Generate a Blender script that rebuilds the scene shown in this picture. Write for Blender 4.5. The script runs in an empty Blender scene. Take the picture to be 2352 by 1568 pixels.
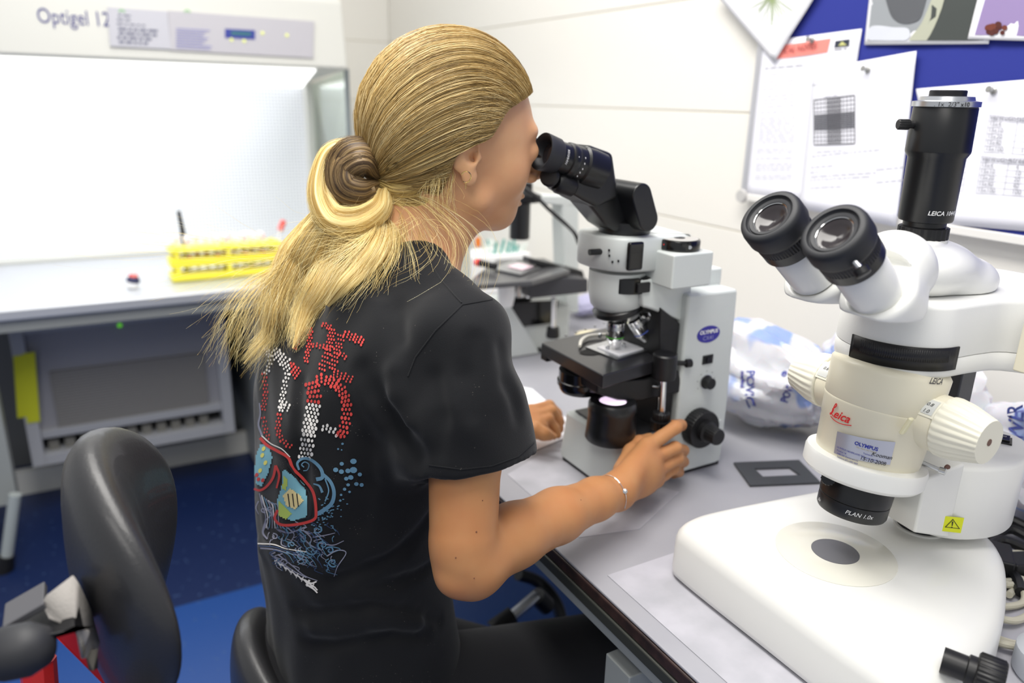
import bpy, bmesh, math, random
import numpy as np
from mathutils import Vector, Matrix
random.seed(7); rng = np.random.default_rng(7)
S = bpy.context.scene; COL = S.collection
# ---------------------------------------------------------------- camera, world, lights, exposure
FPX = 1742.0
CAMZ = 1.33
_v1 = np.array([4400-1176, 310-784, FPX]); _v2 = np.array([150-1176, 205-784, FPX])
_X = _v1/np.linalg.norm(_v1); _Y = _v2-_X*(_X@_v2); _Y /= np.linalg.norm(_Y)
_Z = np.cross(_X, _Y)
if _Z[1] > 0: _Z = -_Z
RW = np.array([_X, _Y, _Z])
EYE = np.array([0, 0, CAMZ])
cam_d = bpy.data.cameras.new('camera'); cam = bpy.data.objects.new('camera', cam_d); COL.objects.link(cam)
S.camera = cam
cam_d.sensor_width = 36; cam_d.lens = FPX/2352*36; cam_d.clip_start = 0.02
cam_d.dof.use_dof = True; cam_d.dof.focus_distance = 0.775; cam_d.dof.aperture_fstop = 3.3
_r = RW@np.array([1, 0, 0]); _u = RW@np.array([0, -1, 0]); _b = -(RW@np.array([0, 0, 1]))
cam.matrix_world = Matrix(((_r[0], _u[0], _b[0], 0), (_r[1], _u[1], _b[1], 0), (_r[2], _u[2], _b[2], CAMZ), (0, 0, 0, 1)))
w = bpy.data.worlds.new('world'); S.world = w; w.use_nodes = True
w.node_tree.nodes['Background'].inputs[0].default_value = (0.93, 0.96, 1.0, 1)
w.node_tree.nodes['Background'].inputs[1].default_value = 0.56
S.view_settings.view_transform = 'Standard'; S.view_settings.look = 'None'
S.view_settings.exposure = 0.0; S.view_settings.gamma = 1.0; S.view_settings.use_curve_mapping = False
def area(name, loc, rot, size, power, color=(1, 1, 1)):
    d = bpy.data.lights.new(name, 'AREA'); d.shape = 'RECTANGLE'; d.size, d.size_y = size; d.energy = power; d.color = color
    o = bpy.data.objects.new(name, d); o.location = loc; o.rotation_euler = rot; COL.objects.link(o); return o
area('ceiling_light', (0.20, 0.70, 2.62), (0, 0, 0), (0.7, 1.7), 48, (1, 0.97, 0.92))
area('ceiling_light', (-0.9, -0.7, 2.62), (0, 0, 0), (0.6, 1.5), 18, (1, 0.97, 0.92))
area('ceiling_light', (0.15, 1.9, 2.62), (0, 0, 0), (0.6, 1.2), 14, (1, 0.97, 0.92))

# ---------------------------------------------------------------- helpers
def ray(px, py): return RW@np.array([px-1176, py-784, FPX])
def PX(px, py, x): d = ray(px, py); return Vector(EYE+d*(x/d[0]))
def PY(px, py, y): d = ray(px, py); return Vector(EYE+d*(y/d[1]))
def PZ(px, py, z): d = ray(px, py); return Vector(EYE+d*((z-CAMZ)/d[2]))
def PD(px, py, D): d = ray(px, py); return Vector(EYE+d*(D/FPX))
def srgb(c):
    if len(c) == 3: c = tuple(c)
    return tuple(((v/255)/12.92 if v/255 <= 0.04045 else ((v/255+0.055)/1.055)**2.4) for v in c)+(1,)
MATS = {}
def mat(name, col, rough=0.5, metal=0.0, bump=None, coat=0.0, emit=None, trans=0.0, alpha=1.0, mottle=None, spec=0.5, sheen=0.0, sss=None, ior=1.45, aniso=0):
    if name in MATS: return MATS[name]
    m = bpy.data.materials.new(name); m.use_nodes = True; nt = m.node_tree; b = nt.nodes['Principled BSDF']
    b.inputs['Base Color'].default_value = srgb(col); b.inputs['Roughness'].default_value = rough
    b.inputs['Metallic'].default_value = metal; b.inputs['Coat Weight'].default_value = coat
    b.inputs['Transmission Weight'].default_value = trans; b.inputs['Alpha'].default_value = alpha
    b.inputs['Specular IOR Level'].default_value = spec; b.inputs['Sheen Weight'].default_value = sheen
    b.inputs['IOR'].default_value = ior
    if sss:
        b.inputs['Subsurface Weight'].default_value = sss; b.inputs['Subsurface Scale'].default_value = 0.004
        b.inputs['Subsurface Radius'].default_value = (1.0, 0.4, 0.2)
    if emit: b.inputs['Emission Color'].default_value = srgb(emit[0]); b.inputs['Emission Strength'].default_value = emit[1]
    tc = nt.nodes.new('ShaderNodeTexCoord')
    if mottle:   # (colour2, scale, contrast)
        n = nt.nodes.new('ShaderNodeTexNoise'); n.inputs['Scale'].default_value = mottle[1]; n.inputs['Detail'].default_value = 5
        cr = nt.nodes.new('ShaderNodeValToRGB'); lo, hi = mottle[2] if len(mottle) > 2 else (.35, .65)
        cr.color_ramp.elements[0].position = lo; cr.color_ramp.elements[1].position = hi
        cr.color_ramp.elements[0].color = srgb(col); cr.color_ramp.elements[1].color = srgb(mottle[0])
        nt.links.new(tc.outputs['Object'], n.inputs['Vector']); nt.links.new(n.outputs['Fac'], cr.inputs['Fac'])
        nt.links.new(cr.outputs['Color'], b.inputs['Base Color'])
    if bump:     # (scale, strength, distance)
        n2 = nt.nodes.new('ShaderNodeTexNoise'); n2.inputs['Scale'].default_value = bump[0]; n2.inputs['Detail'].default_value = 3
        bp = nt.nodes.new('ShaderNodeBump'); bp.inputs['Strength'].default_value = bump[1]; bp.inputs['Distance'].default_value = bump[2] if len(bump) > 2 else 0.0005
        nt.links.new(tc.outputs['Object'], n2.inputs['Vector']); nt.links.new(n2.outputs['Fac'], bp.inputs['Height'])
        nt.links.new(bp.outputs['Normal'], b.inputs['Normal'])
    MATS[name] = m; return m
def children_loc(parent):
    v = Vector((0, 0, 0)); p = parent
    while p is not None: v += p.location; p = p.parent
    return v
def setp(o, label=None, cat=None, group=None, kind=None):
    if label: o['label'] = label
    if cat: o['category'] = cat
    if group: o['group'] = group
    if kind: o['kind'] = kind
    return o
def thing(name, loc, label, cat, group=None):
    o = bpy.data.objects.new(name, None); o.location = loc; o.empty_display_size = .02; COL.objects.link(o)
    return setp(o, label, cat, group)
def mk(name, v, f, m, parent=None, bevel=0, seg=3, sharp=35, smooth=True, loc=None, solid=0, subsurf=0, label=None, kind=None, uv=None, bang=30):
    """verts in world coordinates -> one mesh object"""
    off = children_loc(parent) if parent is not None else Vector((0, 0, 0))
    base = Vector(loc) if loc is not None else Vector((0, 0, 0))
    v = np.asarray([tuple(p) for p in v], dtype=float) if not isinstance(v, np.ndarray) else v
    me = bpy.data.meshes.new(name); me.from_pydata((v-np.array(off+base)).tolist(), [], f if isinstance(f, list) else f.tolist()); me.update()
    me.materials.append(m)
    bm = bmesh.new(); bm.from_mesh(me); bmesh.ops.recalc_face_normals(bm, faces=bm.faces); bm.to_mesh(me); bm.free()
    if smooth:
        me.polygons.foreach_set('use_smooth', [True]*len(me.polygons))
        if not bevel and not subsurf: me.set_sharp_from_angle(angle=math.radians(sharp))
    o = bpy.data.objects.new(name, me); COL.objects.link(o)
    if parent is not None: o.parent = parent
    o.location = base
    if solid: s = o.modifiers.new('s', 'SOLIDIFY'); s.thickness = solid; s.offset = 0
    if bevel:
        b = o.modifiers.new('b', 'BEVEL'); b.width = bevel; b.segments = seg; b.limit_method = 'ANGLE'; b.angle_limit = math.radians(bang); b.harden_normals = True
    if subsurf: ss = o.modifiers.new('ss', 'SUBSURF'); ss.levels = subsurf; ss.render_levels = subsurf
    return setp(o, label, kind=kind)
class G:
    """geometry collector, world coordinates"""
    def __init__(s): s.v = []; s.f = []
    def add(s, v, f):
        n = len(s.v); s.v += [Vector(p) for p in v]; s.f += [[i+n for i in q] for q in f]; return s
    def box(s, c, size, rot=None):
        c = Vector(c); R = rot if rot is not None else Matrix.Identity(3)
        pts = [c+R@Vector((sx*size[0]/2, sy*size[1]/2, sz*size[2]/2)) for sx in (-1, 1) for sy in (-1, 1) for sz in (-1, 1)]
        return s.add(pts, [[0, 1, 3, 2], [4, 6, 7, 5], [0, 4, 5, 1], [2, 3, 7, 6], [0, 2, 6, 4], [1, 5, 7, 3]])
    def b2(s, lo, hi):
        lo = Vector(lo); hi = Vector(hi); return s.box((lo+hi)/2, [abs(hi[i]-lo[i]) for i in range(3)])
    def hexa(s, a, b):   # two quads
        return s.add(list(a)+list(b), [[3, 2, 1, 0], [4, 5, 6, 7], [0, 1, 5, 4], [1, 2, 6, 5], [2, 3, 7, 6], [3, 0, 4, 7]])
    def lathe(s, prof, p0, d, n=32, ref=None, ang=None, caps=True):
        p0 = Vector(p0); d = Vector(d).normalized(); a = Vector(ref) if ref else (Vector((0, 0, 1)) if abs(d.z) < .9 else Vector((1, 0, 0)))
        a = (a-d*a.dot(d)).normalized(); b = d.cross(a); v = []; f = []
        for (r, t) in prof:
            for i in range(n):
                an = 2*math.pi*i/n; v.append(p0+d*t+(a*math.cos(an)+b*math.sin(an))*max(r, 1e-5))
        for k in range(len(prof)-1):
            for i in range(n):
                j = (i+1) % n; f.append([k*n+i, k*n+j, (k+1)*n+j, (k+1)*n+i])
        if caps: f.append(list(range(n))[::-1]); f.append([(len(prof)-1)*n+i for i in range(n)])
        return s.add(v, f)
    def cyl(s, p, q, r, n=24, r2=None):
        d = Vector(q)-Vector(p); return s.lathe([(r, 0), (r if r2 is None else r2, d.length)], p, d, n)
    def knurl(s, p0, d, prof, teeth=24, depth=.001, n=None):
        """fluted lathe: prof (r,t,fluted?)"""
        n = teeth*4; p0 = Vector(p0); d = Vector(d).normalized(); a = Vector((0, 0, 1)) if abs(d.z) < .9 else Vector((1, 0, 0))
        a = (a-d*a.dot(d)).normalized(); b = d.cross(a); v = []; f = []
        for (r, t, fl) in prof:
            for i in range(n):
                an = 2*math.pi*i/n; rr = r-(depth if (i % 4) in (0,) else (depth*.8 if (i % 4) == 1 else 0)) if fl else r
                v.append(p0+d*t+(a*math.cos(an)+b*math.sin(an))*max(rr, 1e-5))
        for k in range(len(prof)-1):
            for i in range(n):
                j = (i+1) % n; f.append([k*n+i, k*n+j, (k+1)*n+j, (k+1)*n+i])
        f.append(list(range(n))[::-1]); f.append([(len(prof)-1)*n+i for i in range(n)])
        return s.add(v, f)
    def prism(s, poly, h):   # poly: list of Vector (planar), h: offset vector
        n = len(poly); h = Vector(h)
        return s.add([Vector(p) for p in poly]+[Vector(p)+h for p in poly], [list(range(n))[::-1], [n+i for i in range(n)]]+[[i, (i+1) % n, n+(i+1) % n, n+i] for i in range(n)])
    def tube(s, pts, r, n=10, sm=6, closed=False):
        pts = [Vector(p) for p in pts]; rs = r if isinstance(r, (list, tuple)) else [r]*len(pts)
        if sm > 1: pts, rs = catmull(pts, rs, sm, closed)
        v = []; f = []; a = None; m = len(pts)
        for k in range(m):
            d = (pts[(k+1) % m]-pts[k-1]) if (closed or 0 < k < m-1) else (pts[1]-pts[0] if k == 0 else pts[-1]-pts[-2])
            d.normalize()
            if a is None: a = Vector((0, 0, 1)) if abs(d.z) < .8 else Vector((1, 0, 0))
            a = (a-d*a.dot(d)).normalized(); b = d.cross(a)
            for i in range(n):
                an = 2*math.pi*i/n; v.append(pts[k]+(a*math.cos(an)+b*math.sin(an))*rs[k])
        for k in range(m-1 if not closed else m):
            for i in range(n):
                j = (i+1) % n; k2 = (k+1) % m; f.append([k*n+i, k*n+j, k2*n+j, k2*n+i])
        if not closed: f.append(list(range(n))[::-1]); f.append([(m-1)*n+i for i in range(n)])
        return s.add(v, f)
    def quad(s, a, b, c, d): return s.add([a, b, c, d], [[0, 1, 2, 3]])
    def o(s, name, m, parent=None, **k): return mk(name, s.v, s.f, m, parent, **k)
def catmull(P, rs, sm, closed=False):
    out = []; ro = []; n = len(P)
    for i in range(n if closed else n-1):
        p0 = P[i-1] if (closed or i > 0) else P[0]*2-P[1]
        p1 = P[i]; p2 = P[(i+1) % n]; p3 = P[(i+2) % n] if (closed or i+2 < n) else P[-1]*2-P[-2]
        for k in range(sm):
            t = k/sm
            out.append(.5*((2*p1)+(-p0+p2)*t+(2*p0-5*p1+4*p2-p3)*t*t+(-p0+3*p1-3*p2+p3)*t**3)); ro.append(rs[i]*(1-t)+rs[(i+1) % n]*t)
    if not closed: out.append(P[-1]); ro.append(rs[-1])
    return out, ro
def loft(name, rings, m, parent=None, cap=True, **k):
    n = len(rings[0]); v = [p for r in rings for p in r]; f = []
    for a in range(len(rings)-1):
        for i in range(n): j = (i+1) % n; f.append([a*n+i, a*n+j, (a+1)*n+j, (a+1)*n+i])
    if cap: f.append(list(range(n))[::-1]); f.append([(len(rings)-1)*n+i for i in range(n)])
    return mk(name, v, f, m, parent, **k)
def rrect(w_, h_, r, n=5):
    out = []
    for cx, cy, a0 in ((w_/2-r, h_/2-r, 0), (-w_/2+r, h_/2-r, 90), (-w_/2+r, -h_/2+r, 180), (w_/2-r, -h_/2+r, 270)):
        for i in range(n+1):
            a = math.radians(a0+90*i/n); out.append((cx+r*math.cos(a), cy+r*math.sin(a)))
    return out
def text(s, size, fn, m, parent, name='lettering', shear=0, align='LEFT', th=0, spacing=1.0, wscale=1.0, label=None, bold=0):
    cu = bpy.data.curves.new('t', 'FONT'); cu.body = s; cu.size = size; cu.shear = shear; cu.align_x = align; cu.space_character = spacing; cu.resolution_u = 3; cu.offset = bold
    ob = bpy.data.objects.new('t', cu); COL.objects.link(ob)
    dg = bpy.context.evaluated_depsgraph_get(); me = bpy.data.meshes.new_from_object(ob.evaluated_get(dg)); bpy.data.objects.remove(ob)
    v = [fn(p.co.x*wscale, p.co.y) for p in me.vertices]; f = [list(p.vertices) for p in me.polygons]
    bpy.data.meshes.remove(me)
    if not f: return None
    return mk(name, v, f, m, parent, smooth=False, label=label, kind='stuff' if len(s.strip()) > 1 else None)
def planefn(o, u, v, off=0.0):
    o = Vector(o); u = Vector(u).normalized(); v = Vector(v).normalized(); n = u.cross(v)
    return lambda a, b: o+u*a+v*b+n*off
def cylfn(p0, axis, r, ang0, ref=(0, 0, 1), sgn=1, flip=False):
    """wrap text round a cylinder: u along circumference, v along the axis"""
    d = Vector(axis).normalized(); a = Vector(ref); a = (a-d*a.dot(d)).normalized(); b = d.cross(a); p0 = Vector(p0)
    def fn(u, v):
        an = ang0+sgn*u/r; return p0+d*v+(a*math.cos(an)+b*math.sin(an))*r
    return fn

# ---- signed distance modelling (organic shapes)
class SDF:
    def __init__(s, lo, hi, res):
        s.lo = np.array(lo, float); s.res = res; s.n = np.ceil((np.array(hi)-s.lo)/res).astype(int)+1
        s.d = np.full(s.n, 0.05, np.float32)
        s.ax = [s.lo[i]+np.arange(s.n[i])*res for i in range(3)]
    def sl(s, lo, hi, mg):
        a = np.maximum(np.floor((np.array(lo)-mg-s.lo)/s.res).astype(int), 0); b = np.minimum(np.ceil((np.array(hi)+mg-s.lo)/s.res).astype(int)+1, s.n)
        if (b <= a).any(): return None, None
        sl = tuple(slice(a[i], b[i]) for i in range(3))
        P = np.stack(np.meshgrid(*[s.ax[i][sl[i]] for i in range(3)], indexing='ij'), -1).astype(np.float32)
        return sl, P
    def comb(s, sl, d, k, sub=False):
        cur = s.d[sl]
        if sub:
            a = cur; b = -d; h = np.clip(.5+.5*(a-b)/k, 0, 1); s.d[sl] = b*(1-h)+a*h+k*h*(1-h)
        else:
            h = np.clip(.5+.5*(d-cur)/k, 0, 1); s.d[sl] = d*(1-h)+cur*h-k*h*(1-h)
    def cap(s, p, q, r1, r2=None, k=.01, sub=False):
        p = np.array(p, float); q = np.array(q, float); r2 = r1 if r2 is None else r2; R = max(r1, r2)
        sl, P = s.sl(np.minimum(p, q)-R, np.maximum(p, q)+R, k+.02)
        if sl is None: return s
        ba = q-p; L = max(ba@ba, 1e-9); t = np.clip(((P-p)@ba)/L, 0, 1)
        d = np.linalg.norm(P-p-t[..., None]*ba, axis=-1)-(r1+(r2-r1)*t); s.comb(sl, d.astype(np.float32), k, sub); return s
    def ell(s, c, r, rot=None, k=.01, sub=False):
        c = np.array(c, float); r = np.array(r, float); R = r.max()
        sl, P = s.sl(c-R, c+R, k+.02)
        if sl is None: return s
        Q = P-c
        if rot is not None: Q = Q@np.array(rot)
        k0 = np.linalg.norm(Q/r, axis=-1); k1 = np.linalg.norm(Q/(r*r), axis=-1)
        d = np.where(k1 > 1e-6, k0*(k0-1)/np.maximum(k1, 1e-6), -r.min()); s.comb(sl, d.astype(np.float32), k, sub); return s
    def cyl(s, p, q, r, rd=.002, k=.005, sub=False):
        p = np.array(p, float); q = np.array(q, float); L = np.linalg.norm(q-p); u = (q-p)/L
        sl, P = s.sl(np.minimum(p, q)-r, np.maximum(p, q)+r, k+.02)
        if sl is None: return s
        t = (P-p)@u; rad = np.linalg.norm(P-p-t[..., None]*u, axis=-1)
        dx = rad-(r-rd); dy = np.abs(t-L/2)-(L/2-rd); d = np.minimum(np.maximum(dx, dy), 0)+np.sqrt(np.maximum(dx, 0)**2+np.maximum(dy, 0)**2)-rd
        s.comb(sl, d.astype(np.float32), k, sub); return s
    def chain(s, pts, rs, k=.01):
        for i in range(len(pts)-1): s.cap(pts[i], pts[i+1], rs[i], rs[i+1], k)
        return s
    def mesh(s, iters=1):
        d = s.d; ins = d < 0; cs = [slice(0, -1), slice(1, None)]
        corners = [(i, j, k) for i in (0, 1) for j in (0, 1) for k in (0, 1)]
        cnt = np.zeros(np.array(d.shape)-1, np.int8)
        for c in corners: cnt += ins[cs[c[0]], cs[c[1]], cs[c[2]]]
        idx = np.argwhere((cnt > 0) & (cnt < 8)); vid = -np.ones(cnt.shape, np.int32); vid[tuple(idx.T)] = np.arange(len(idx))
        acc = np.zeros((len(idx), 3)); num = np.zeros(len(idx))
        for a in corners:
            for ax in range(3):
                if a[ax] == 1: continue
                b = list(a); b[ax] = 1
                da = d[tuple((idx+a).T)]; db = d[tuple((idx+b).T)]; m_ = (da < 0) != (db < 0)
                t = np.where(m_, da/np.where(m_, da-db, 1), 0); pt = np.array(a)+np.outer(t, np.eye(3)[ax])
                acc[m_] += pt[m_]; num[m_] += 1
        v = s.lo+(idx+acc/num[:, None])*s.res
        fs = []
        for ax in range(3):
            o1, o2 = (ax+1) % 3, (ax+2) % 3
            A = [slice(None)]*3; B = [slice(None)]*3; A[ax] = slice(0, -1); B[ax] = slice(1, None)
            ch = np.argwhere(ins[tuple(A)] != ins[tuple(B)])
            ch = ch[(ch[:, o1] > 0) & (ch[:, o2] > 0) & (ch[:, o1] < d.shape[o1]-1) & (ch[:, o2] < d.shape[o2]-1)]
            e1 = np.eye(3, dtype=int)[o1]; e2 = np.eye(3, dtype=int)[o2]
            q = np.stack([vid[tuple(ch.T)], vid[tuple((ch-e1).T)], vid[tuple((ch-e1-e2).T)], vid[tuple((ch-e2).T)]], 1)
            fl = ins[tuple(ch.T)]; q[fl] = q[fl][:, ::-1]; fs.append(q)
        f = np.concatenate(fs); f = f[(f >= 0).all(1)]
        for _ in range(iters):
            e = np.concatenate([f[:, [0, 1]], f[:, [1, 2]], f[:, [2, 3]], f[:, [3, 0]]]); sm = np.zeros_like(v); ct = np.zeros(len(v))
            np.add.at(sm, e[:, 0], v[e[:, 1]]); np.add.at(ct, e[:, 0], 1); np.add.at(sm, e[:, 1], v[e[:, 0]]); np.add.at(ct, e[:, 1], 1)
            v = v*.4+.6*sm/np.maximum(ct, 1)[:, None]
        return v, f

# ---------------------------------------------------------------- shared materials
M_wall = mat('wall_paint', (232, 229, 222), .35, bump=(3, .1, .002))
M_white = mat('white_enamel', (233, 233, 229), .35, bump=(900, .12, .0002), coat=.2)
M_offw = mat('cabinet_enamel', (203, 203, 197), .45)
M_cream = mat('cream_enamel', (226, 220, 198), .38, coat=.15)
M_black = mat('black_plastic', (22, 22, 24), .42)
M_blackg = mat('black_gloss', (12, 12, 13), .22, coat=.3)
M_blackm = mat('black_satin_metal', (20, 21, 23), .33, spec=.6)
M_rubber = mat('black_rubber', (38, 39, 43), .55, bump=(600, .1, .0002))
M_chrome = mat('chrome', (215, 215, 215), .12, metal=1)
M_steel = mat('brushed_steel', (205, 207, 210), .32, metal=1)
M_lgrey = mat('pale_grey_enamel', (205, 210, 208), .42, coat=.1)
M_paper = mat('paper', (240, 240, 244), .7)
M_glass = mat('glass', (235, 250, 245), .03, trans=1, ior=1.3)
M_ink = mat('black_ink', (30, 30, 32), .6); M_inkb = mat('blue_ink', (40, 42, 120), .6); M_inkg = mat('grey_ink', (120, 120, 126), .7)
M_wht = mat('white_ink', (235, 235, 235), .5); M_red = mat('red_ink', (205, 45, 45), .5)
# ================================================================ the room
WX, YB = 1.20, 3.20
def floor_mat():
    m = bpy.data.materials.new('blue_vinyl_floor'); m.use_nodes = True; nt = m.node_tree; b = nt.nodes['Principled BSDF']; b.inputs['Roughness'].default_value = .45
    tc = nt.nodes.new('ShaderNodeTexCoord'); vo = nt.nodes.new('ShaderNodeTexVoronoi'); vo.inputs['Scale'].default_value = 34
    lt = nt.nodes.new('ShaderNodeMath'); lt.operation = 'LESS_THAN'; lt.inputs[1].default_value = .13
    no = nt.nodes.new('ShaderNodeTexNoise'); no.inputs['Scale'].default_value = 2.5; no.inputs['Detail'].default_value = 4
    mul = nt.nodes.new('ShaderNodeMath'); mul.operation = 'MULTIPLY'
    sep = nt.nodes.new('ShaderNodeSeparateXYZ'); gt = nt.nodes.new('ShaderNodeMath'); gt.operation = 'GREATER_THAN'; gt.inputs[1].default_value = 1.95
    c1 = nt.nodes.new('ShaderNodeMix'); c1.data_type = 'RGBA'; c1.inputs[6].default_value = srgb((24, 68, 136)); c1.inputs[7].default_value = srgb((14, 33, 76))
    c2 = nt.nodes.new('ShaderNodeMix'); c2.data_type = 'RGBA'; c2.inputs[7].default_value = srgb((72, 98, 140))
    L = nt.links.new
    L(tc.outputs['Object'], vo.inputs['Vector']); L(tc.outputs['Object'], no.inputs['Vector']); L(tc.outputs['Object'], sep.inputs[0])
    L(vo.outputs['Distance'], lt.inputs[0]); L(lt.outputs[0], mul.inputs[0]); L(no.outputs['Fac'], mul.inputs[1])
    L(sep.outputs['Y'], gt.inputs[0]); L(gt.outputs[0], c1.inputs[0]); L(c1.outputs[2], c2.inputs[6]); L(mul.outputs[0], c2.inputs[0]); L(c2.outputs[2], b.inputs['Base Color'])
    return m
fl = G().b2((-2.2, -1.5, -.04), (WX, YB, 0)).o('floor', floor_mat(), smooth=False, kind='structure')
M_tilegap = mat('tile_joint', (206, 200, 184), .7)
wr = G().b2((WX+.002, -1.0, 0), (WX+.08, YB+.08, 2.7)).o('wall_right', M_tilegap, smooth=False, kind='structure')
wb = G().b2((-2.2, YB+.002, 0), (WX+.008, YB+.08, 2.7)).o('wall_back', M_tilegap, smooth=False, kind='structure')
zs = [0.0, .134, .369, .604, .840, 1.078, 1.317, 1.547, 1.785, 2.02, 2.26, 2.5, 2.7]
for i in range(len(zs)-1):
    for a, b_ in ((-1.0, YB),):
        G().b2((WX, a, zs[i]+.0014), (WX+.0085, b_, zs[i+1]-.0014)).o('wall_panel', M_wall, wr, bevel=.0012, seg=2)
    for a, b_ in ((-2.2, -.50), (-.497, WX-.001)):
        G().b2((a, YB, zs[i]+.0014), (b_, YB+.0085, zs[i+1]-.0014)).o('wall_panel', M_wall, wb, bevel=.0012, seg=2)

# ================================================================ laminar flow cabinet
XR, XL, YF = .765, -.62, 2.40
cab = thing('laminar_flow_cabinet', (.1, 2.8, 0), 'white laminar flow cabinet with lit interior and steel worktop at the back left', 'cabinet')
# header (profile in YZ extruded along X)
prof = [(YF, 1.41), (YF+.03, 1.60), (YF+.07, 1.625), (3.12, 1.625), (3.12, 1.375), (3.04, 1.365), (YF+.02, 1.405)]
G().prism([Vector((XL, y, z)) for y, z in prof], (XR-XL, 0, 0)).o('header', M_offw, cab, bevel=.008)
M_diff = mat('lit_diffuser', (255, 255, 255), .5, emit=((255, 255, 255), 1.7))
a, b_, c, d = PZ(-160, 111, 1.4075), PZ(720, 156, 1.4075), Vector((.785, 3.03, 1.362)), Vector((-.62, 3.03, 1.362))
dz = Vector((0, 0, -.003))
a = Vector((-.60, YF+.012, 1.4045)); b_ = Vector((.668, YF+.012, 1.4045))
G().hexa([a, b_, c, d], [p+dz for p in (a, b_, c, d)]).o('light_diffuser', M_diff, cab, smooth=False, label='glowing white light diffuser under the header')
area('cabinet_lamp', (.05, 2.7, 1.33), (0, 0, 0), (1.2, .45), 2.7, (.95, .98, 1))
# perforated back plenum
def perf_mat():
    m = bpy.data.materials.new('perforated_white'); m.use_nodes = True; nt = m.node_tree; b = nt.nodes['Principled BSDF']; b.inputs['Roughness'].default_value = .5
    tc = nt.nodes.new('ShaderNodeTexCoord'); mp = nt.nodes.new('ShaderNodeMapping'); mp.inputs['Rotation'].default_value = (0, math.radians(45), 0)
    sp = nt.nodes.new('ShaderNodeSeparateXYZ'); L = nt.links.new; L(tc.outputs['Object'], mp.inputs[0]); L(mp.outputs[0], sp.inputs[0])
    outs = []
    for ax in ('X', 'Z'):
        a1 = nt.nodes.new('ShaderNodeMath'); a1.operation = 'MULTIPLY'; a1.inputs[1].default_value = 120*2*math.pi/2; L(sp.outputs[ax], a1.inputs[0])
        a2 = nt.nodes.new('ShaderNodeMath'); a2.operation = 'SINE'; L(a1.outputs[0], a2.inputs[0]); outs.append(a2)
    mu = nt.nodes.new('ShaderNodeMath'); mu.operation = 'MULTIPLY'; L(outs[0].outputs[0], mu.inputs[0]); L(outs[1].outputs[0], mu.inputs[1])
    g = nt.nodes.new('ShaderNodeMath'); g.operation = 'GREATER_THAN'; g.inputs[1].default_value = .45; L(mu.outputs[0], g.inputs[0])
    c2 = nt.nodes.new('ShaderNodeMix'); c2.data_type = 'RGBA'; c2.inputs[6].default_value = srgb((236, 238, 242)); c2.inputs[7].default_value = srgb((182, 186, 194)); L(g.outputs[0], c2.inputs[0]); L(c2.outputs[2], b.inputs['Base Color'])
    return m
G().b2((XL+.02, 3.03, .78), (.785, 3.04, 1.366)).o('perforated_back_panel', perf_mat(), cab, smooth=False)
G().b2((.785, 2.985, .767), (.812, 3.10, 1.38)).o('corner_post', M_offw, cab, bevel=.003)
G().b2((XL, 2.99, .767), (.79, 3.04, .782)).o('back_ledge', M_offw, cab, bevel=.003)
G().hexa([PY(790, 155, 2.5), PY(808, 420, 2.5), PY(818, 560, 2.5), Vector((.80, 2.5, .80))], [p+Vector((.004, 0, 0)) for p in (PY(790, 155, 2.5), PY(808, 420, 2.5), PY(818, 560, 2.5), Vector((.80, 2.5, .80)))])
gl = [Vector((.787, 2.50, 1.41)), Vector((.795, 2.50, .80)), Vector((.812, 2.99, .80)), Vector((.812, 2.99, 1.37))]
G().hexa(gl, [p+Vector((.005, 0, 0)) for p in gl]).o('glass_side_screen', M_glass, cab, smooth=False, label='clear glass side screen')
G().b2((.783, 2.494, .80), (.797, 2.502, 1.413)).o('screen_edge_trim', mat('grey_trim', (125, 133, 135), .4), cab)
# worktop
G().b2((XL, 2.35, .735), (.815, 3.12, .767)).o('worktop', mat('steel_worktop', (196, 198, 202), .38, metal=.45, bump=(40, .05, .001)), cab, bevel=.006, label='brushed steel worktop with bright rounded front edge')
G().b2((XL, 2.365, .700), (.815, 2.40, .737)).o('apron', mat('apron_grey', (140, 143, 142), .5), cab, bevel=.002)
# control panel and sign on header: header front leans, define its plane
hp0 = Vector((0, YF, 1.41)); hu = Vector((1, 0, 0)); hv = Vector((0, .03, .19)).normalized()
hn = hu.cross(hv)
def H(px, py, off=.001):   # pixel -> header plane
    d = Vector(ray(px, py)); e = Vector(EYE); t = (hp0-e).dot(hn)/d.dot(hn); return e+d*t+hn*off*(1 if hn.y < 0 else -1)
def hquad(g, x0, y0, x1, y1, off, sk=None):
    g.quad(H(x0, y0, off), H(x1, y0+(x1-x0)*.055, off), H(x1, y1+(x1-x0)*.055, off), H(x0, y1, off)); return g
cp = [H(385, 25), H(721, 50), H(719, 134), H(392, 116)]
G().hexa([p-hn*(-.004 if hn.y < 0 else .004) for p in cp], [p for p in cp]).o('control_panel', mat('panel_grey', (176, 174, 180), .5), cab, smooth=False, label='grey control panel with small blue display')
cp2 = [H(246, 17, .0015), H(384, 27, .0015), H(392, 114, .0015), H(253, 107, .0015)]
G().hexa([p-hn*(-.004 if hn.y < 0 else .004) for p in cp2], cp2).o('instruction_panel', mat('panel_grey2', (180, 180, 188), .5), cab, smooth=False, label='silver instruction panel with dark print')
g = G(); hquad(g, 516, 67, 585, 88, .006); g.o('display', mat('blue_display', (45, 55, 140), .3), cab, smooth=False, label='dark blue display')
g = G(); hquad(g, 530, 73, 576, 81, .0065); g.o('display_text', mat('display_lcd', (40, 85, 95), .3, emit=((60, 130, 120), .3)), cab, smooth=False)
for (px, py) in ((531, 92), (560, 95), (602, 77), (658, 82)):
    c = H(px, py, .006); G().lathe([(.004, -.002), (.0045, 0), (.002, .002)], c, -hn if hn.y > 0 else hn, 10).o('indicator_light', mat('led_yellow', (200, 205, 120), .4, emit=((210, 220, 90), .7)), cab)
g = G()
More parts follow.
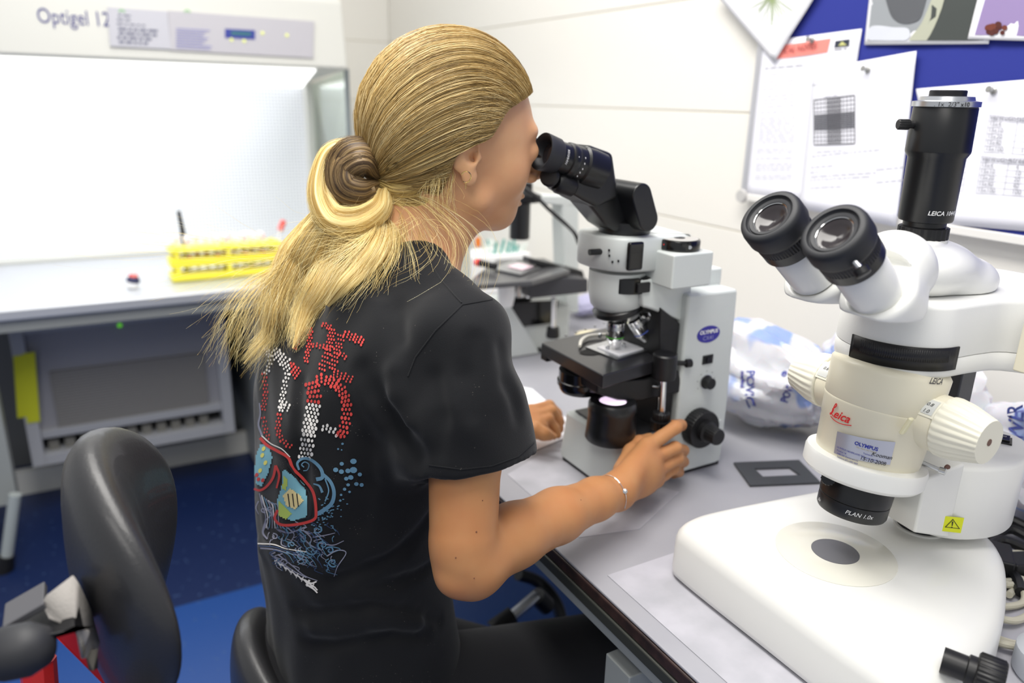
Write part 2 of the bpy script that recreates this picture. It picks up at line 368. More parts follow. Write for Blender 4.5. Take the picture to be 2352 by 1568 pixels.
for r in range(7):
    x0 = 268+random.random()*8; yy = 34+r*10
    for k in range(5 if r > 1 else 2):
        ww = 6+random.random()*16; hquad(g, x0, yy+(x0-262)*.06, x0+ww, yy+(x0-262)*.06+(5 if r > 2 else 3), .0065); x0 += ww+4
        if x0 > 355: break
g.o('panel_print', mat('print_grey', (95, 98, 120), .6), cab, smooth=False, kind=None)
g = G()
for r in range(8):
    ww = 50+random.random()*40; hquad(g, 404, 66+r*6, 404+ww, 68.5+r*6, .0065)
g.o('panel_print', mat('print_blue', (140, 140, 185), .6), cab, smooth=False)
for px in (280, 430):
    c = H(px, 30, .0065); g = G(); pts = []
    for i in range(9): an = math.pi*i/8; pts.append((math.cos(an), math.sin(an)))
    v = [c+hu*(x*.008)+hv*(y*.008) for x, y in pts]+[c+hu*(x*.005)+hv*(y*.004) for x, y in pts]
    g.add(v, [[i, i+1, 9+i+1, 9+i] for i in range(8)]); g.o('green_emblem', mat('print_green', (130, 185, 120), .6), cab, smooth=False)
o0 = H(86, 52, .001); sz = (H(86, 20, .001)-H(86, 52, .001)).length
text('Optigel 12', sz*1.55, planefn(o0, H(245, 61, .001)-o0, hv, 0), M_inkb, cab, wscale=.74, name='lettering')
# underframe: recessed motor unit with grille
yl = 2.60
gu = thing('underbench_filter_unit', (.1, 2.75, 0), 'grey steel filter unit with mesh grille and green lamp under the cabinet worktop', 'appliance')
M_ug = mat('unit_grey', (168, 170, 176), .5)
TL, TR, BR, BL = PY(20, 772, yl), PY(512, 712, yl), PY(541, 990, yl), PY(98, 1072, yl)
zt = .685; zb = (BR.z+BL.z)/2; x0 = TL.x+.0; x1 = BR.x
def frame(x0, x1, z0, z1, w_, y, dpt, m, par, name):
    for lo, hi in (((x0, y, z0), (x0+w_, y+dpt, z1)), ((x1-w_, y, z0), (x1, y+dpt, z1)), ((x0+w_, y, z0), (x1-w_, y+dpt, z0+w_)), ((x0+w_, y, z1-w_*1.6), (x1-w_, y+dpt, z1))):
        G().b2(lo, hi).o(name, m, par, bevel=.002)
frame(x0, x1, zb, zt, .036, yl, .45, M_ug, gu, 'frame_bar')
G().b2((x0+.036, yl+.03, zb+.1), (x1-.036, yl+.05, zt-.05)).o('inner_panel', mat('unit_grey2', (150, 150, 156), .55), gu, smooth=False)
def mesh_mat():
    m = mat('grille_mesh', (128, 126, 124), .6); nt = m.node_tree; tc = nt.nodes.new('ShaderNodeTexCoord'); wv = nt.nodes.new('ShaderNodeTexWave'); wv.bands_direction = 'Z'; wv.inputs['Scale'].default_value = 34
    bp = nt.nodes.new('ShaderNodeBump'); bp.inputs['Strength'].default_value = .5; bp.inputs['Distance'].default_value = .002
    nt.links.new(tc.outputs['Object'], wv.inputs[0]); nt.links.new(wv.outputs['Fac'], bp.inputs['Height']); nt.links.new(bp.outputs[0], nt.nodes['Principled BSDF'].inputs['Normal']); return m
gz1 = PY(100, 840, yl).z-.03; gz0 = PY(120, 1003, yl).z
G().b2((x0+.085, yl+.02, gz0-.0), (x1-.075, yl+.031, gz1)).o('mesh_grille', mesh_mat(), gu, smooth=False, label='grey fine mesh grille')
G().b2((x0+.036, yl+.012, zb+.085), (x1-.036, yl+.05, zb+.112)).o('rail', M_ug, gu, bevel=.002)
G().b2((x0+.036, yl+.08, zb+.036), (x1-.036, yl+.10, zb+.09)).o('dark_slot_back', M_black, gu, smooth=False)
for i in range(11):
    G().b2((x0+.05+i*.045, yl+.03, zb+.036), (x0+.078+i*.045, yl+.08, zb+.07)).o('slot_block', mat('slot_grey', (120, 118, 112), .6), gu)
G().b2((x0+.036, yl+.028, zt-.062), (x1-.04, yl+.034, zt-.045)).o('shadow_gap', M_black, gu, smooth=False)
c = PY(275, 747, yl); G().lathe([(.006, -.003), (.007, 0), (.003, .004)], c, (0, -1, 0), 12).o('indicator_light', mat('led_green', (110, 200, 40), .4, emit=((100, 210, 30), .6)), gu, label='green indicator lamp')
# yellow notes on left frame
for k, (px0, py0, px1, py1) in enumerate(((30, 818, 70, 960), (52, 812, 92, 972))):
    A = PY(px0, py0, yl-.003-k*.001); B = PY(px0+28, py0-4, yl-.003-k*.001)
    C = PY(px1+0, py1-4, yl-.003-k*.001); D = PY(px1-30, py1, yl-.003-k*.001)
    setp(G().hexa([A, B, C, D], [p+Vector((0, .0006, 0)) for p in (A, B, C, D)]).o('paper_note', mat('yellow_note', (196, 200, 40), .7), smooth=False),
         ['yellow paper strip stuck on the filter unit frame, left and higher one', 'yellow paper strip stuck on the filter unit frame, right and lower one'][k], 'paper note', 'yellow notes on the filter unit')
# plinth, side panel and far support
G().b2((-.45, 2.83, 0), (.60, 2.86, .085)).o('plinth', mat('plinth_white', (196, 196, 192), .5), cab, smooth=False)
sp_ = [PY(548, 716, 2.5), PY(640, 716, 2.5), PY(640, 1080, 2.5), PY(585, 1035, 2.5)]
G().b2((.44, 2.45, .02), (.80, 3.1, .70)).o('side_panel', mat('side_grey', (158, 162, 163), .5), cab, bevel=.003)
G().b2((-.62, 3.08, .0), (.80, 3.10, .70)).o('rear_panel', mat('rear_grey', (96, 98, 100), .6), cab, smooth=False)
lg = [PY(-5, 780, 2.45), PY(10, 780, 2.45)]
G().b2((-.345, 2.42, .17), (-.275, 2.48, .70)).o('leg', mat('leg_grey', (150, 154, 152), .5), cab, bevel=.002)
G().tube([PY(35, 1135, 2.35), PY(26, 1200, 2.35), PY(14, 1290, 2.35)], .016, 14).o('foot_tube', mat('tube_grey', (165, 172, 172), .4), cab)
G().tube([PY(14, 1275, 2.35), PY(8, 1325, 2.35)], [.022, .026], 14, sm=1).o('foot_pad', M_black, cab)
# things on top of the cabinet
cl = G()
for i in range(5): cl.box((.44+i*.022, 2.52+.01*(i % 2), 1.634+.005*(i % 2)), (.02, .02, .018), Matrix.Rotation(i*.7, 3, 'Z'))
setp(cl.o('clip_strip', mat('brown_clutter', (120, 90, 80), .6), bevel=.002), 'small brown and dark clips lying on top of the flow cabinet', 'clips')

# ---- things on the steel worktop
def rack(name, px0, pxy0, px1, pxy1, ybase, label):
    a = PZ(px0, pxy0, .768); b = PZ(px1, pxy1, .768); L = (b-a).length; u = (b-a).normalized(); n = Vector((-u.y, u.x, 0)); W = .085
    t = thing(name, (a+b)/2, label, 'test tube rack')
    My = mat('yellow_plastic', (246, 236, 70), .4, trans=0)
    R = Matrix((u, n, Vector((0, 0, 1)))).transposed(); c = (a+b)/2+n*W/2
    for k, (z, th) in enumerate(((.012, .02), (.058, .026), (.096, .010))):
        g = G().box(c+Vector((0, 0, z)), (L, W, th), R); g.o(('base', 'shelf', 'top_shelf')[k], My, t, bevel=.003)
    for sx in (-1, 0, 1):
        for sy in (-1, 1):
            G().box(c+u*sx*(L/2-.02)+n*sy*(W/2-.004)+Vector((0, 0, .055)), (.014, .007, .10), R).o('post', My, t, bevel=.001)
    cnt = [0, 0]; words = ['first', 'second', 'third', 'fourth', 'fifth', 'sixth', 'seventh', 'eighth', 'ninth', 'tenth', 'eleventh']
    for i in range(11):
        for j in range(2):
            if random.random() < .25: continue
            cnt[j] += 1
            q = c+u*(-L/2+.03+i*(L-.06)/10)+n*(-.018+.036*j)+Vector((0, 0, .024))
            tb = G().lathe([(.003, 0), (.0062, .006), (.0066, .092)], q, (0, 0, 1), 12).o('tube', mat('tube_clear', (240, 240, 245), .2, alpha=.55), None)
            G().lathe([(.0085, .090), (.0085, .106), (.007, .108)], q, (0, 0, 1), 12).o('cap', mat(*[('cap_white', (245, 240, 245), .5), ('cap_pink', (238, 215, 222), .5)][(i+j) % 2]), tb)
            G().lathe([(.0069, .045), (.0069, .052)], q, (0, 0, 1), 12, caps=False).o('red_band', mat('band_red', (230, 110, 90), .5), tb) if random.random() < .8 else None
            setp(tb, 'capped sample tube standing in the yellow rack, %s row, %s from its left end' % (('front', 'back')[j], words[cnt[j]-1]), 'sample tube', 'capped tubes in the yellow rack')
    return c, u, n
c, u, n = rack('test_tube_rack', 397, 650, 655, 627, 2.5, 'yellow plastic test tube rack on the steel worktop')
p = c-u*.11+n*.10
setp(G().tube([p, p+Vector((.0, 0, .12)), p+Vector((-.006, 0, .20))], [.008, .008, .006], 10).o('marker_pen', M_black), 'black pen standing upright behind the yellow rack', 'pen')
setp(G().lathe([(.026, 0), (.026, .10), (.014, .118), (.014, .122)], c+u*.085+n*.085-Vector((0,0,0)), (0, 0, 1), 20).o('bottle', mat('white_plastic', (244, 244, 244), .5)), 'white plastic bottle behind the right end of the yellow rack', 'bottle')
q = c+u*.168+n*.07
rc = thing('red_tipped_tube', q, 'long tube with red cap leaning right of the yellow rack', 'tube')
G().tube([q, q+Vector((.03, .02, .13))], .007, 10, sm=1).o('barrel', mat('tube_clear', (240, 240, 245), .2), rc)
G().tube([q+Vector((.028, .02, .12)), q+Vector((.045, .03, .15))], .01, 10, sm=1).o('cap', mat('cap_red', (225, 90, 85), .4), rc)
q = PZ(305, 662, .768)
vt = thing('small_bottle', q, 'tiny white and navy bottle with red collar alone on the steel worktop', 'bottle')
G().lathe([(.010, 0), (.017, .006), (.018, .018), (.012, .028)], q, (0, 0, 1), 20).o('body', mat('white_plastic', (244, 244, 244), .5), vt)
G().lathe([(.018, .018), (.019, .026), (.013, .036)], q, (.15, 0, 1), 20).o('collar', mat('navy', (35, 38, 75), .5), vt)
G().lathe([(.013, .036), (.010, .043)], q, (.15, 0, 1), 20).o('ring', mat('cap_red', (225, 90, 85), .4), vt)
G().lathe([(.006, .043), (.005, .056)], q, (.15, 0, 1), 12).o('nozzle', mat('white_plastic', (244, 244, 244), .5), vt)

# ================================================================ bench
BZ = .80; EX = .46
def bench_mat():
    return mat('bench_laminate', (157, 157, 164), .42, mottle=((163, 163, 169), 9), bump=(500, .06, .0003))
bt = thing('laboratory_bench', (.83, 1.2, 0), 'long grey laboratory bench along the tiled wall with dark front edge', 'bench')
G().b2((EX, -.2, BZ-.004), (WX, 2.30, BZ)).o('worktop', bench_mat(), bt, bevel=.0015)
M_edge = mat('dark_wood_edge', (42, 33, 32), .4, mottle=((62, 45, 42), 60), bump=(300, .2, .0005))
G().b2((EX-.002, -.2, BZ-.020), (WX, 2.30, BZ-.0045)).o('dark_edge_band', M_edge, bt, bevel=.002)
G().b2((EX-.004, -.2, BZ-.036), (WX, 2.30, BZ-.0205)).o('lower_edge_band', mat('dark_edge2', (54, 56, 52), .45), bt, bevel=.002)
M_fr = mat('frame_grey', (152, 156, 155), .45)
G().b2((EX+.004, -.2, BZ-.058), (EX+.035, 2.28, BZ-.037)).o('front_rail', M_fr, bt, bevel=.002)
# ================================================================ stereo microscope (right foreground)
def smooth_poly(pts, n=6):
    P, _ = catmull([Vector((p[0], p[1], 0)) for p in pts], [0]*len(pts), n, True); return [(p.x, p.y) for p in P]
def stack(name, outline, levels, m, parent, **k):
    """levels: (z, inset) rings of one outline"""
    P = np.array(outline); n = len(P); T = np.roll(P, -1, 0)-np.roll(P, 1, 0); T /= np.linalg.norm(T, axis=1)[:, None]
    N = np.stack([T[:, 1], -T[:, 0]], 1); area_ = np.sum(P[:, 0]*np.roll(P[:, 1], -1)-np.roll(P[:, 0], -1)*P[:, 1])
    if area_ < 0: N = -N
    cen = P.mean(0); rad = np.linalg.norm(P-cen, axis=1).mean()
    rings = [[Vector((*((P[i]-N[i]*ins) if ins <= .0025 else (P[i]-N[i]*.0025+(cen-P[i])*(ins-.0025)/rad)), z)) for i in range(n)] for z, ins in levels]
    return loft(name, rings, m, parent, **k)
B8 = .80
sm = thing('stereo_microscope', (.68, .44, B8), 'white and cream stereo microscope with tall black camera tube on a wide white base', 'microscope')
LA = Vector(PY(1955, 1168, .445)); LB = Vector(PY(2060, 790, .445)); LD = (LB-LA).normalized()
def LT(py): return (Vector(PY(1955+105*(1168-py)/378, py, .445))-LA).dot(LD)
# base
O = smooth_poly([(.552, .575), (.546, .545), (.546, .43), (.547, .33), (.556, .288), (.61, .270), (.70, .290), (.78, .325), (.845, .365), (.875, .41), (.880, .48), (.865, .535), (.80, .556), (.72, .570), (.62, .584), (.575, .586)], 5)
M_base = mat('white_base', (228, 228, 224), .38, coat=.25, bump=(700, .1, .0002))
bs = stack('base', O, [(B8+.002, .008), (B8+.006, .001), (B8+.012, 0), (B8+.050, .001), (B8+.057, .003), (B8+.063, .007), (B8+.068, .013), (B8+.0712, .022), (B8+.0725, .034), (B8+.0729, .05)], M_base, sm, sharp=80)
for (x, y) in ((.575, .55), (.58, .31), (.83, .40), (.83, .52)):
    G().lathe([(.012, 0), (.012, .004)], (x, y, B8+.0011), (0, 0, 1), 16).o('rubber_foot', M_rubber, sm)
pc = PZ(1918, 1268, B8+.0729)
G().lathe([(.0615, -.0003), (.0615, .0007), (.061, .001), (.0505, .0010), (.0500, .0013), (.0245, .0013), (.0245, .0008)], pc, (0, 0, 1), 64).o('stage_ring', mat('frosted_plate', (222, 220, 208), .25, coat=.3), sm, label='translucent cream stage plate ring')
G().lathe([(.0243, 0), (.0243, .0014)], pc, (0, 0, 1), 48).o('stage_disc', mat('grey_disc', (104, 104, 108), .35, bump=(400, .1, .0003)), sm, label='dark grey centre disc')
# objective
t = LT; r0 = .0352
G().lathe([(.030, t(1170)), (.034, t(1170)-.0004), (r0, t(1166)), (r0+.0003, t(1140)), (r0-.0003, t(1139)), (r0+.0006, t(1137)), (r0+.001, t(1115)), (r0-.002, t(1095))], LA, LD, 48).o('objective', M_blackm, sm, label='black objective lens barrel')
G().lathe([(.0, t(1160)), (.029, t(1165))], LA, LD, 32, caps=False).o('front_lens', mat('lens_glass', (20, 24, 34), .05, coat=1), sm)
# which azimuth faces the camera
def facing(p, d):
    d = Vector(d).normalized(); a = Vector((0, 0, 1)) if abs(d.z) < .9 else Vector((1, 0, 0)); a = (a-d*a.dot(d)).normalized(); b = d.cross(a)
    v = Vector(EYE)-Vector(p); return math.atan2(v.dot(b), v.dot(a))
def wraptext(s, size, p0, d, r, ang, v0, m, par, sgn=1, ref=None, **k):
    d = Vector(d).normalized(); a = Vector(ref) if ref else (Vector((0, 0, 1)) if abs(d.z) < .9 else Vector((1, 0, 0))); a = (a-d*a.dot(d)).normalized(); b = d.cross(a); p0 = Vector(p0)
    def fn(u, v):
        an = ang+sgn*u/r; return p0+d*(v0+v)+(a*math.cos(an)+b*math.sin(an))*r
    return text(s, size, fn, m, par, **k)
def az_of_px(p0, d, r, px, py):
    """angle (and height) where the camera ray through a pixel meets the cylinder"""
    d = Vector(d).normalized(); a = Vector((0, 0, 1)) if abs(d.z) < .9 else Vector((1, 0, 0)); a = (a-d*a.dot(d)).normalized(); b = d.cross(a)
    e = Vector(EYE)-Vector(p0); q = Vector(ray(px, py)).normalized()
    E2 = np.array([e.dot(a), e.dot(b)]); Q = np.array([q.dot(a), q.dot(b)]); A = Q@Q; Bq = 2*E2@Q; Cq = E2@E2-r*r; D = Bq*Bq-4*A*Cq
    tt = (-Bq-math.sqrt(max(D, 0)))/(2*A); h = e+q*tt
    return math.atan2(h.dot(b), h.dot(a)), h.dot(d)
def cyltext(s, size, p0, d, r, px, py, m, par, **k):
    an, h = az_of_px(p0, d, r, px, py); return wraptext(s, size, p0, d, r+.0003, an, h, m, par, **k)
cyltext('PLAN 1.0x', .0062, LA, LD, r0+.0004, 1940, 1178, M_wht, sm, shear=.3)
cyltext('.0x', .005, LA, LD, r0+.0012, 1879, 1146, M_wht, sm, shear=.3)
# ring holder
G().lathe([(.050, t(1090)), (.0565, t(1086)), (.0600, t(1078)), (.0603, t(1050)), (.0590, t(1043)), (.052, t(1040))], LA, LD, 64).o('ring_holder', M_white, sm)
# pod
G().lathe([(.046, t(1047)), (.0500, t(1045)), (.0512, t(1035)), (.0530, t(968)), (.0537, t(966)), (.0550, t(925)), (.0553, t(921)), (.0548, t(919.5)), (.0553, t(918)), (.0567, t(842)), (.0540, t(834)), (.050, t(828))], LA, LD, 96).o('zoom_body', M_cream, sm, sharp=60, label='cream cylindrical zoom body')
def podquad(name, pts, r, m, off, n=10):
    """patch on the pod between four pixel corners"""
    c = [az_of_px(LA, LD, r, *p) for p in pts]; c = [(a0+2*math.pi*round((c[0][0]-a0)/(2*math.pi)), h0) for a0, h0 in c]; v = []; a_ = Vector((1, 0, 0)); a_ = (a_-LD*a_.dot(LD)).normalized(); b__ = LD.cross(a_); f = []
    for i in range(n+1):
        s_ = i/n
        for lo, hi in ((c[3], c[2]), (c[0], c[1])):
            an = lo[0]*(1-s_)+hi[0]*s_; hh = lo[1]*(1-s_)+hi[1]*s_; v.append(LA+LD*hh+(a_*math.cos(an)+b__*math.sin(an))*(r+off))
    f = [[2*i, 2*i+2, 2*i+3, 2*i+1] for i in range(n)]
    return mk(name, v, f, m, sm, smooth=True, sharp=80)
podquad('sticker', [(1925, 990), (2056, 1014), (2043, 1066), (1917, 1040)], .0525, mat('silver_sticker', (196, 198, 212), .3, metal=.6), .0012).__setitem__('label', 'silver service sticker with blue print and handwriting')
cyltext('OLYMPUS', .0050, LA, LD, .0540, 1962, 1020, mat('navy_ink', (45, 55, 150), .5), sm, bold=.00015)
cyltext('Your Vision, Our Future', .0018, LA, LD, .0540, 1966, 1027, mat('yellow_ink', (180, 160, 90), .5), sm)
for i, s_ in enumerate(('OLYMPUS NEDERLAND B.V.', 'Postbus 16', '2380 AA Zoeterwoude', 'Telefoon 071-5821888')):
    cyltext(s_, .0023, LA, LD, .0540, 1922, 1027+i*7.3, mat('navy_ink', (45, 55, 150), .5), sm)
cyltext('Technicus', .0022, LA, LD, .0540, 1982, 1042, mat('navy_ink', (45, 55, 150), .5), sm); cyltext('Laatste controle', .0022, LA, LD, .0540, 1981, 1050, mat('navy_ink', (45, 55, 150), .5), sm)
cyltext('Kooman', .0056, LA, LD, .0542, 2000, 1045, M_ink, sm, shear=.35); cyltext('15-10-2008', .0052, LA, LD, .0542, 1974, 1054, M_ink, sm, shear=.15)
# red script logo
def script(pts_list, w_, mapf, m, par, name='logo'):
    g = G()
    for pts in pts_list:
        P, _ = catmull([Vector((x, y, 0)) for x, y in pts], [0]*len(pts), 6)
        L_ = []; R_ = []
        for i, p in enumerate(P):
            d = (P[min(i+1, len(P)-1)]-P[max(i-1, 0)]).normalized(); nn = Vector((-d.y, d.x, 0)); ww = w_*(.6+.5*abs(d.y))
            a1 = p+nn*ww; a2 = p-nn*ww; L_.append(mapf(a1.x, a1.y)); R_.append(mapf(a2.x, a2.y))
        n = len(P); g.add(L_+R_, [[i, i+1, n+i+1, n+i] for i in range(n-1)])
    return g.o(name, m, par, smooth=False)
an0, h0 = az_of_px(LA, LD, .0545, 1908, 952); _a = Vector((1, 0, 0)); _a = (_a-LD*_a.dot(LD)).normalized(); _b = LD.cross(_a)
def logof(u, v): an = an0+u*.000172/.0545; return LA+LD*(h0+v*.000185)+(_a*math.cos(an)+_b*math.sin(an))*.0560
logo = [[(2, 12), (8, 8), (14, 22), (22, 58), (30, 74), (36, 68), (30, 54), (18, 42), (14, 36), (22, 38), (20, 22), (14, 10), (6, 4), (3, 10), (12, 13), (28, 4), (40, 4)], [(12, -4), (50, -16), (100, -18), (158, -6)]]
script(logo, 3.4, logof, mat('logo_red', (206, 38, 40), .45), sm).__setitem__('label', 'red handwritten style logo')
_m = .000172
text('eica', 66*_m, lambda u, v: logof(30+u/_m, 0+v/_m), MATS['logo_red'], sm, shear=.35, bold=.0002, wscale=1.05)
cyltext('LEICA', .0082, LA, LD, .0568, 2133, 880, mat('dark_ink', (70, 70, 72), .5), sm, shear=.25, wscale=.75, bold=.0002)
# knobs
M_kn = mat('cream_knob', (232, 229, 212), .4)
def knob(py_end, ybase, yend, sgn):
    x, z = .700, B8+.2405
    p = Vector((x, ybase, z)); d = Vector((0, sgn, 0)); Lk = abs(yend-ybase)
    G().lathe([(.0285, -.018), (.0285, .010), (.0275, .012)], p, d, 48).o('knob_collar', M_cream, sm)
    k = G().knurl(p, d, [(.0285, .0125, 0), (.0300, .0140, 0), (.0302, .018, 1), (.0285, .03, 1), (.0225, .012+Lk-.004, 1), (.0212, .012+Lk, 0)], 26, .0012).o('zoom_knob', M_kn, sm, sharp=50, label='ribbed cream zoom knob')
    G().lathe([(.0035, 0), (.0035, .0004)], p+d*(.012+Lk), d, 16).o('knob_screw', mat('rust', (110, 80, 70), .6), k)
    return p, d
pk, dk = knob(0, .392, .350, -1); pl, dl = knob(0, .500, .542, 1)
# scale window on collars
for (p_, d_, px, py, sg) in ((pk, dk, 2137, 935, 1), (pl, dl, 1896, 850, 1)):
    r = .0286; an, h = az_of_px(p_, d_, r, px, py); a_ = Vector((0, 0, 1)); a_ = (a_-d_*a_.dot(d_)).normalized(); b_2 = d_.cross(a_)
    def kf(u, v, off=0, r=r, an=an, h=h, p_=p_, d_=d_, a_=a_, b_2=b_2):
        # u along knob axis (towards camera right), v around
        s2 = 1 if d_.y < 0 else -1
        A_ = an+(v/r)*(-1 if d_.y < 0 else 1)*1.0; return p_+d_*(h+u*s2)+(a_*math.cos(A_)+b_2*math.sin(A_))*(r+off)
    sgnv = 1 if (kf(0, .005)-kf(0, 0)).z > 0 else -1
    for nm, hu_, hv_, mm, off in (('window_frame', .0078, .0105, M_kn, .0006), ('scale_window', .0058, .0080, mat('window_pale', (205, 207, 204), .3), .0010)):
        v = []; f = []
        for i in range(9):
            vv = (-hv_+2*hv_*i/8)*sgnv; v += [kf(-hu_, vv, off), kf(hu_, vv, off)]
        mk(nm, v, [[2*i, 2*i+1, 2*i+3, 2*i+2] for i in range(8)], mm, sm)
    if p_ is pk:
        text('0.8', .0052, lambda u, v: kf(-.0044+u, (v+.0005)*sgnv, .0013), M_ink, sm, shear=.2); text('1.0', .0052, lambda u, v: kf(-.0044+u, (v-.0066)*sgnv, .0013), M_ink, sm, shear=.2)
    else:
        text('0.8', .0050, lambda u, v: kf(-.0030+u, (v+.0002)*sgnv, .0013), M_ink, sm, shear=.2)
c = PY(2082, 978, .392); G().box(c, (.006, .004, .020), Matrix.Rotation(.35, 3, 'X')).o('side_tab', mat('tab_cream', (232, 226, 190), .4), sm, bevel=.0015)
# ring screw, bolt
c = PY(1892, 1098, .440); c = LA+LD*t(1068)+Vector((-.0600, -.022, 0)); c = PX(1905, 1094, .640)
dd = (Vector(PX(1885, 1088, .628))-c).normalized()
G().knurl(c, Vector((-.85, -.5, .15)), [(.0065, 0, 0), (.0072, .001, 1), (.0072, .010, 1), (.006, .011, 0)], 14, .0008).o('clamp_knob', M_black, sm)
# white housing above the pod
zb_, zs1, zs2, zt_ = B8+.285, B8+.295, B8+.317, B8+.357
cx, cy, rr = .711, .449, .060
nose = [(cx+rr*math.cos(math.radians(a)), cy+rr*math.sin(math.radians(a))) for a in range(75, 285, 15)]
tail = [(.748, .386), (.775, .378), (.815, .340), (.90, .34), (.93, .45), (.90, .52), (.80, .525), (.74, .515)]
HO = smooth_poly(nose+tail, 4)
stack('lower_housing', HO, [(zb_, .004), (zb_+.002, .001), (zb_+.004, 0), (zs1+.0095, 0), (zs1+.0100, .0008)], M_white, sm, sharp=60)
stack('upper_housing', HO, [(zs1+.0101, .0012), (zs1+.0108, 0), (zt_-.004, .001), (zt_-.001, .003), (zt_, .007)], mat('textured_white', (230, 230, 226), .4, bump=(1100, .25, .0003)), sm, sharp=60)
# dark slider band in the housing's front
HP = np.array(HO); seg = [i for i in range(len(HO)) if True]
def housing_idx(px, py):   # nearest outline index as seen through a pixel
    q = PZ(px, py, (zs1+zs2)/2); return int(np.argmin(((HP-np.array([q.x, q.y]))**2).sum(1)))
i0, i1 = housing_idx(1978, 790), housing_idx(2237, 835)
idx = list(range(min(i0, i1), max(i0, i1)+1))
Tn = np.roll(HP, -1, 0)-np.roll(HP, 1, 0); Tn /= np.linalg.norm(Tn, axis=1)[:, None]; Nn = np.stack([Tn[:, 1], -Tn[:, 0]], 1)
if np.sum(HP[:, 0]*np.roll(HP[:, 1], -1)-np.roll(HP[:, 0], -1)*HP[:, 1]) < 0: Nn = -Nn
def band(name, z0, z1, off, m, ribs=False, ii=idx):
    v = []; f = []; P = []
    for a in range(len(ii)-1):
        for s_ in range(6 if ribs else 1):
            w0 = s_/(6 if ribs else 1); p = HP[ii[a]]*(1-w0)+HP[ii[a+1]]*w0; nn = Nn[ii[a]]*(1-w0)+Nn[ii[a+1]]*w0
            P.append(p+nn*(off+(.0006 if ribs and s_ % 3 == 0 else 0)))
    P.append(HP[ii[-1]]+Nn[ii[-1]]*off)
    for p in P: v += [(p[0], p[1], z0), (p[0], p[1], z1)]
    n0 = len(v)
    for p, k in zip(P, range(len(P))): v += [(p[0], p[1], z1)]
    f = [[2*i, 2*i+2, 2*i+3, 2*i+1] for i in range(len(P)-1)]
    return mk(name, v[:n0], f, m, sm, sharp=30, solid=.0015)
band('filter_slot', zs1-.001, zs2, .0006, M_black); band('slot_wheel', zs1+.008, zs2-.002, .0014, mat('wheel_black', (30, 30, 33), .4), True, idx[3:-3])
# eyepieces
ED = (Vector(PY(1913, 520, .405))-Vector(PY(2010, 660, .405))).normalized()
def eyepiece(px, py, y, screw):
    tip = Vector(PY(px, py, y)); d = -ED     # going down the tube
    e = None
    G().lathe([(.0155, .010), (.0160, .003), (.0190, .0022), (.0200, .0035), (.0210, .0030), (.0217, .0002), (.0245, 0), (.0272, .002), (.0281, .006), (.0283, .018), (.0275, .0205), (.0265, .022)], tip, d, 64).o('rubber_eyecup', M_rubber, sm, sharp=50, label='black rubber eyecup')
    G().knurl(tip, d, [(.0255, .0215, 0), (.0262, .023, 1), (.0262, .0315, 1), (.0260, .032, 0)], 60, .0007).o('dioptre_ring', M_black, sm)
    G().lathe([(.0250, .0318), (.0260, .0322), (.0260, .0425), (.0250, .0432)], tip, d, 64).o('scale_ring', M_blackm, sm)
    G().lathe([(.0001, .0095), (.006, .0088), (.011, .0070), (.0145, .0050), (.0158, .0052)], tip, d, 48, caps=False).o('eye_lens', mat('lens_clear', (44, 40, 42), .12, spec=.5, coat=.0), sm, sharp=80, label='glassy eye lens')
    G().lathe([(.0157, .0047), (.0152, .0040), (.0158, .0036)], tip, d, 48, caps=False).o('lens_rim', M_chrome, sm)
    G().lathe([(.0222, .042), (.0228, .043), (.0228, .093)], tip, d, 48).o('eyepiece_tube', M_white, sm)
    return tip, d
tR, d_ = eyepiece(1912, 528, .405, 1); tL, _ = eyepiece(1765, 493, .470, 0)
# dioptre marks
def tick(tip, px, py, w_, h_, r=.0261):
    an, h = az_of_px(tip, -ED, r, px, py); a_ = Vector((0, 0, 1)); dd_ = -ED; a_ = (a_-dd_*a_.dot(dd_)).normalized(); b3 = dd_.cross(a_)
    v = [tip+dd_*(h+y_)+(a_*math.cos(an+x_/r)+b3*math.sin(an+x_/r))*(r+.0003) for x_, y_ in ((-w_, -h_), (w_, -h_), (w_, h_), (-w_, h_))]
    return v
g = G()
for px, py, w_, h_ in ((1819, 546, .0004, .0018), (1819, 546, .0016, .0004), (1827, 539, .0004, .0032), (1831, 530, .0014, .0004), (1838, 527, .0005, .0005), (1813, 553, .0005, .0005), (1795, 564, .0006, .0006), (1777, 570, .0006, .0006), (1758, 571, .0005, .0005), (1836, 543, .0003, .003), (1843, 510, .0006, .0006)):
    try: g.quad(*tick(tL, px, py, w_, h_))
    except Exception: pass
g.o('dioptre_marks', M_wht, sm, smooth=False, kind='stuff')
an, h = az_of_px(tL, -ED, .0262, 1753, 572)
try: wraptext('LEICA 10447160', .0046, tL, -ED, .0264, an, h-.0002, M_wht, sm, sgn=-1)
except Exception as e: print('t', e)
# thumb screw on right eyepiece
q = PY(1962, 600, .383); G().tube([q, q+Vector((.0, -.006, -.004))], .0028, 12, sm=1).o('screw_shaft', M_steel, sm)
G().lathe([(.005, 0), (.0062, .001), (.0062, .006), (.005, .007)], q+Vector((.001, -.005, -.0045)), (.1, -.7, -.7), 20).o('thumb_screw', M_black, sm)
# trinocular head (smooth solid)
F = SDF((.50, .35, B8+.29), (.84, .56, B8+.50), .0015)
R0 = tR-ED*.090; L0 = tL-ED*.093
bc = Vector((.700, .452, B8+.375))
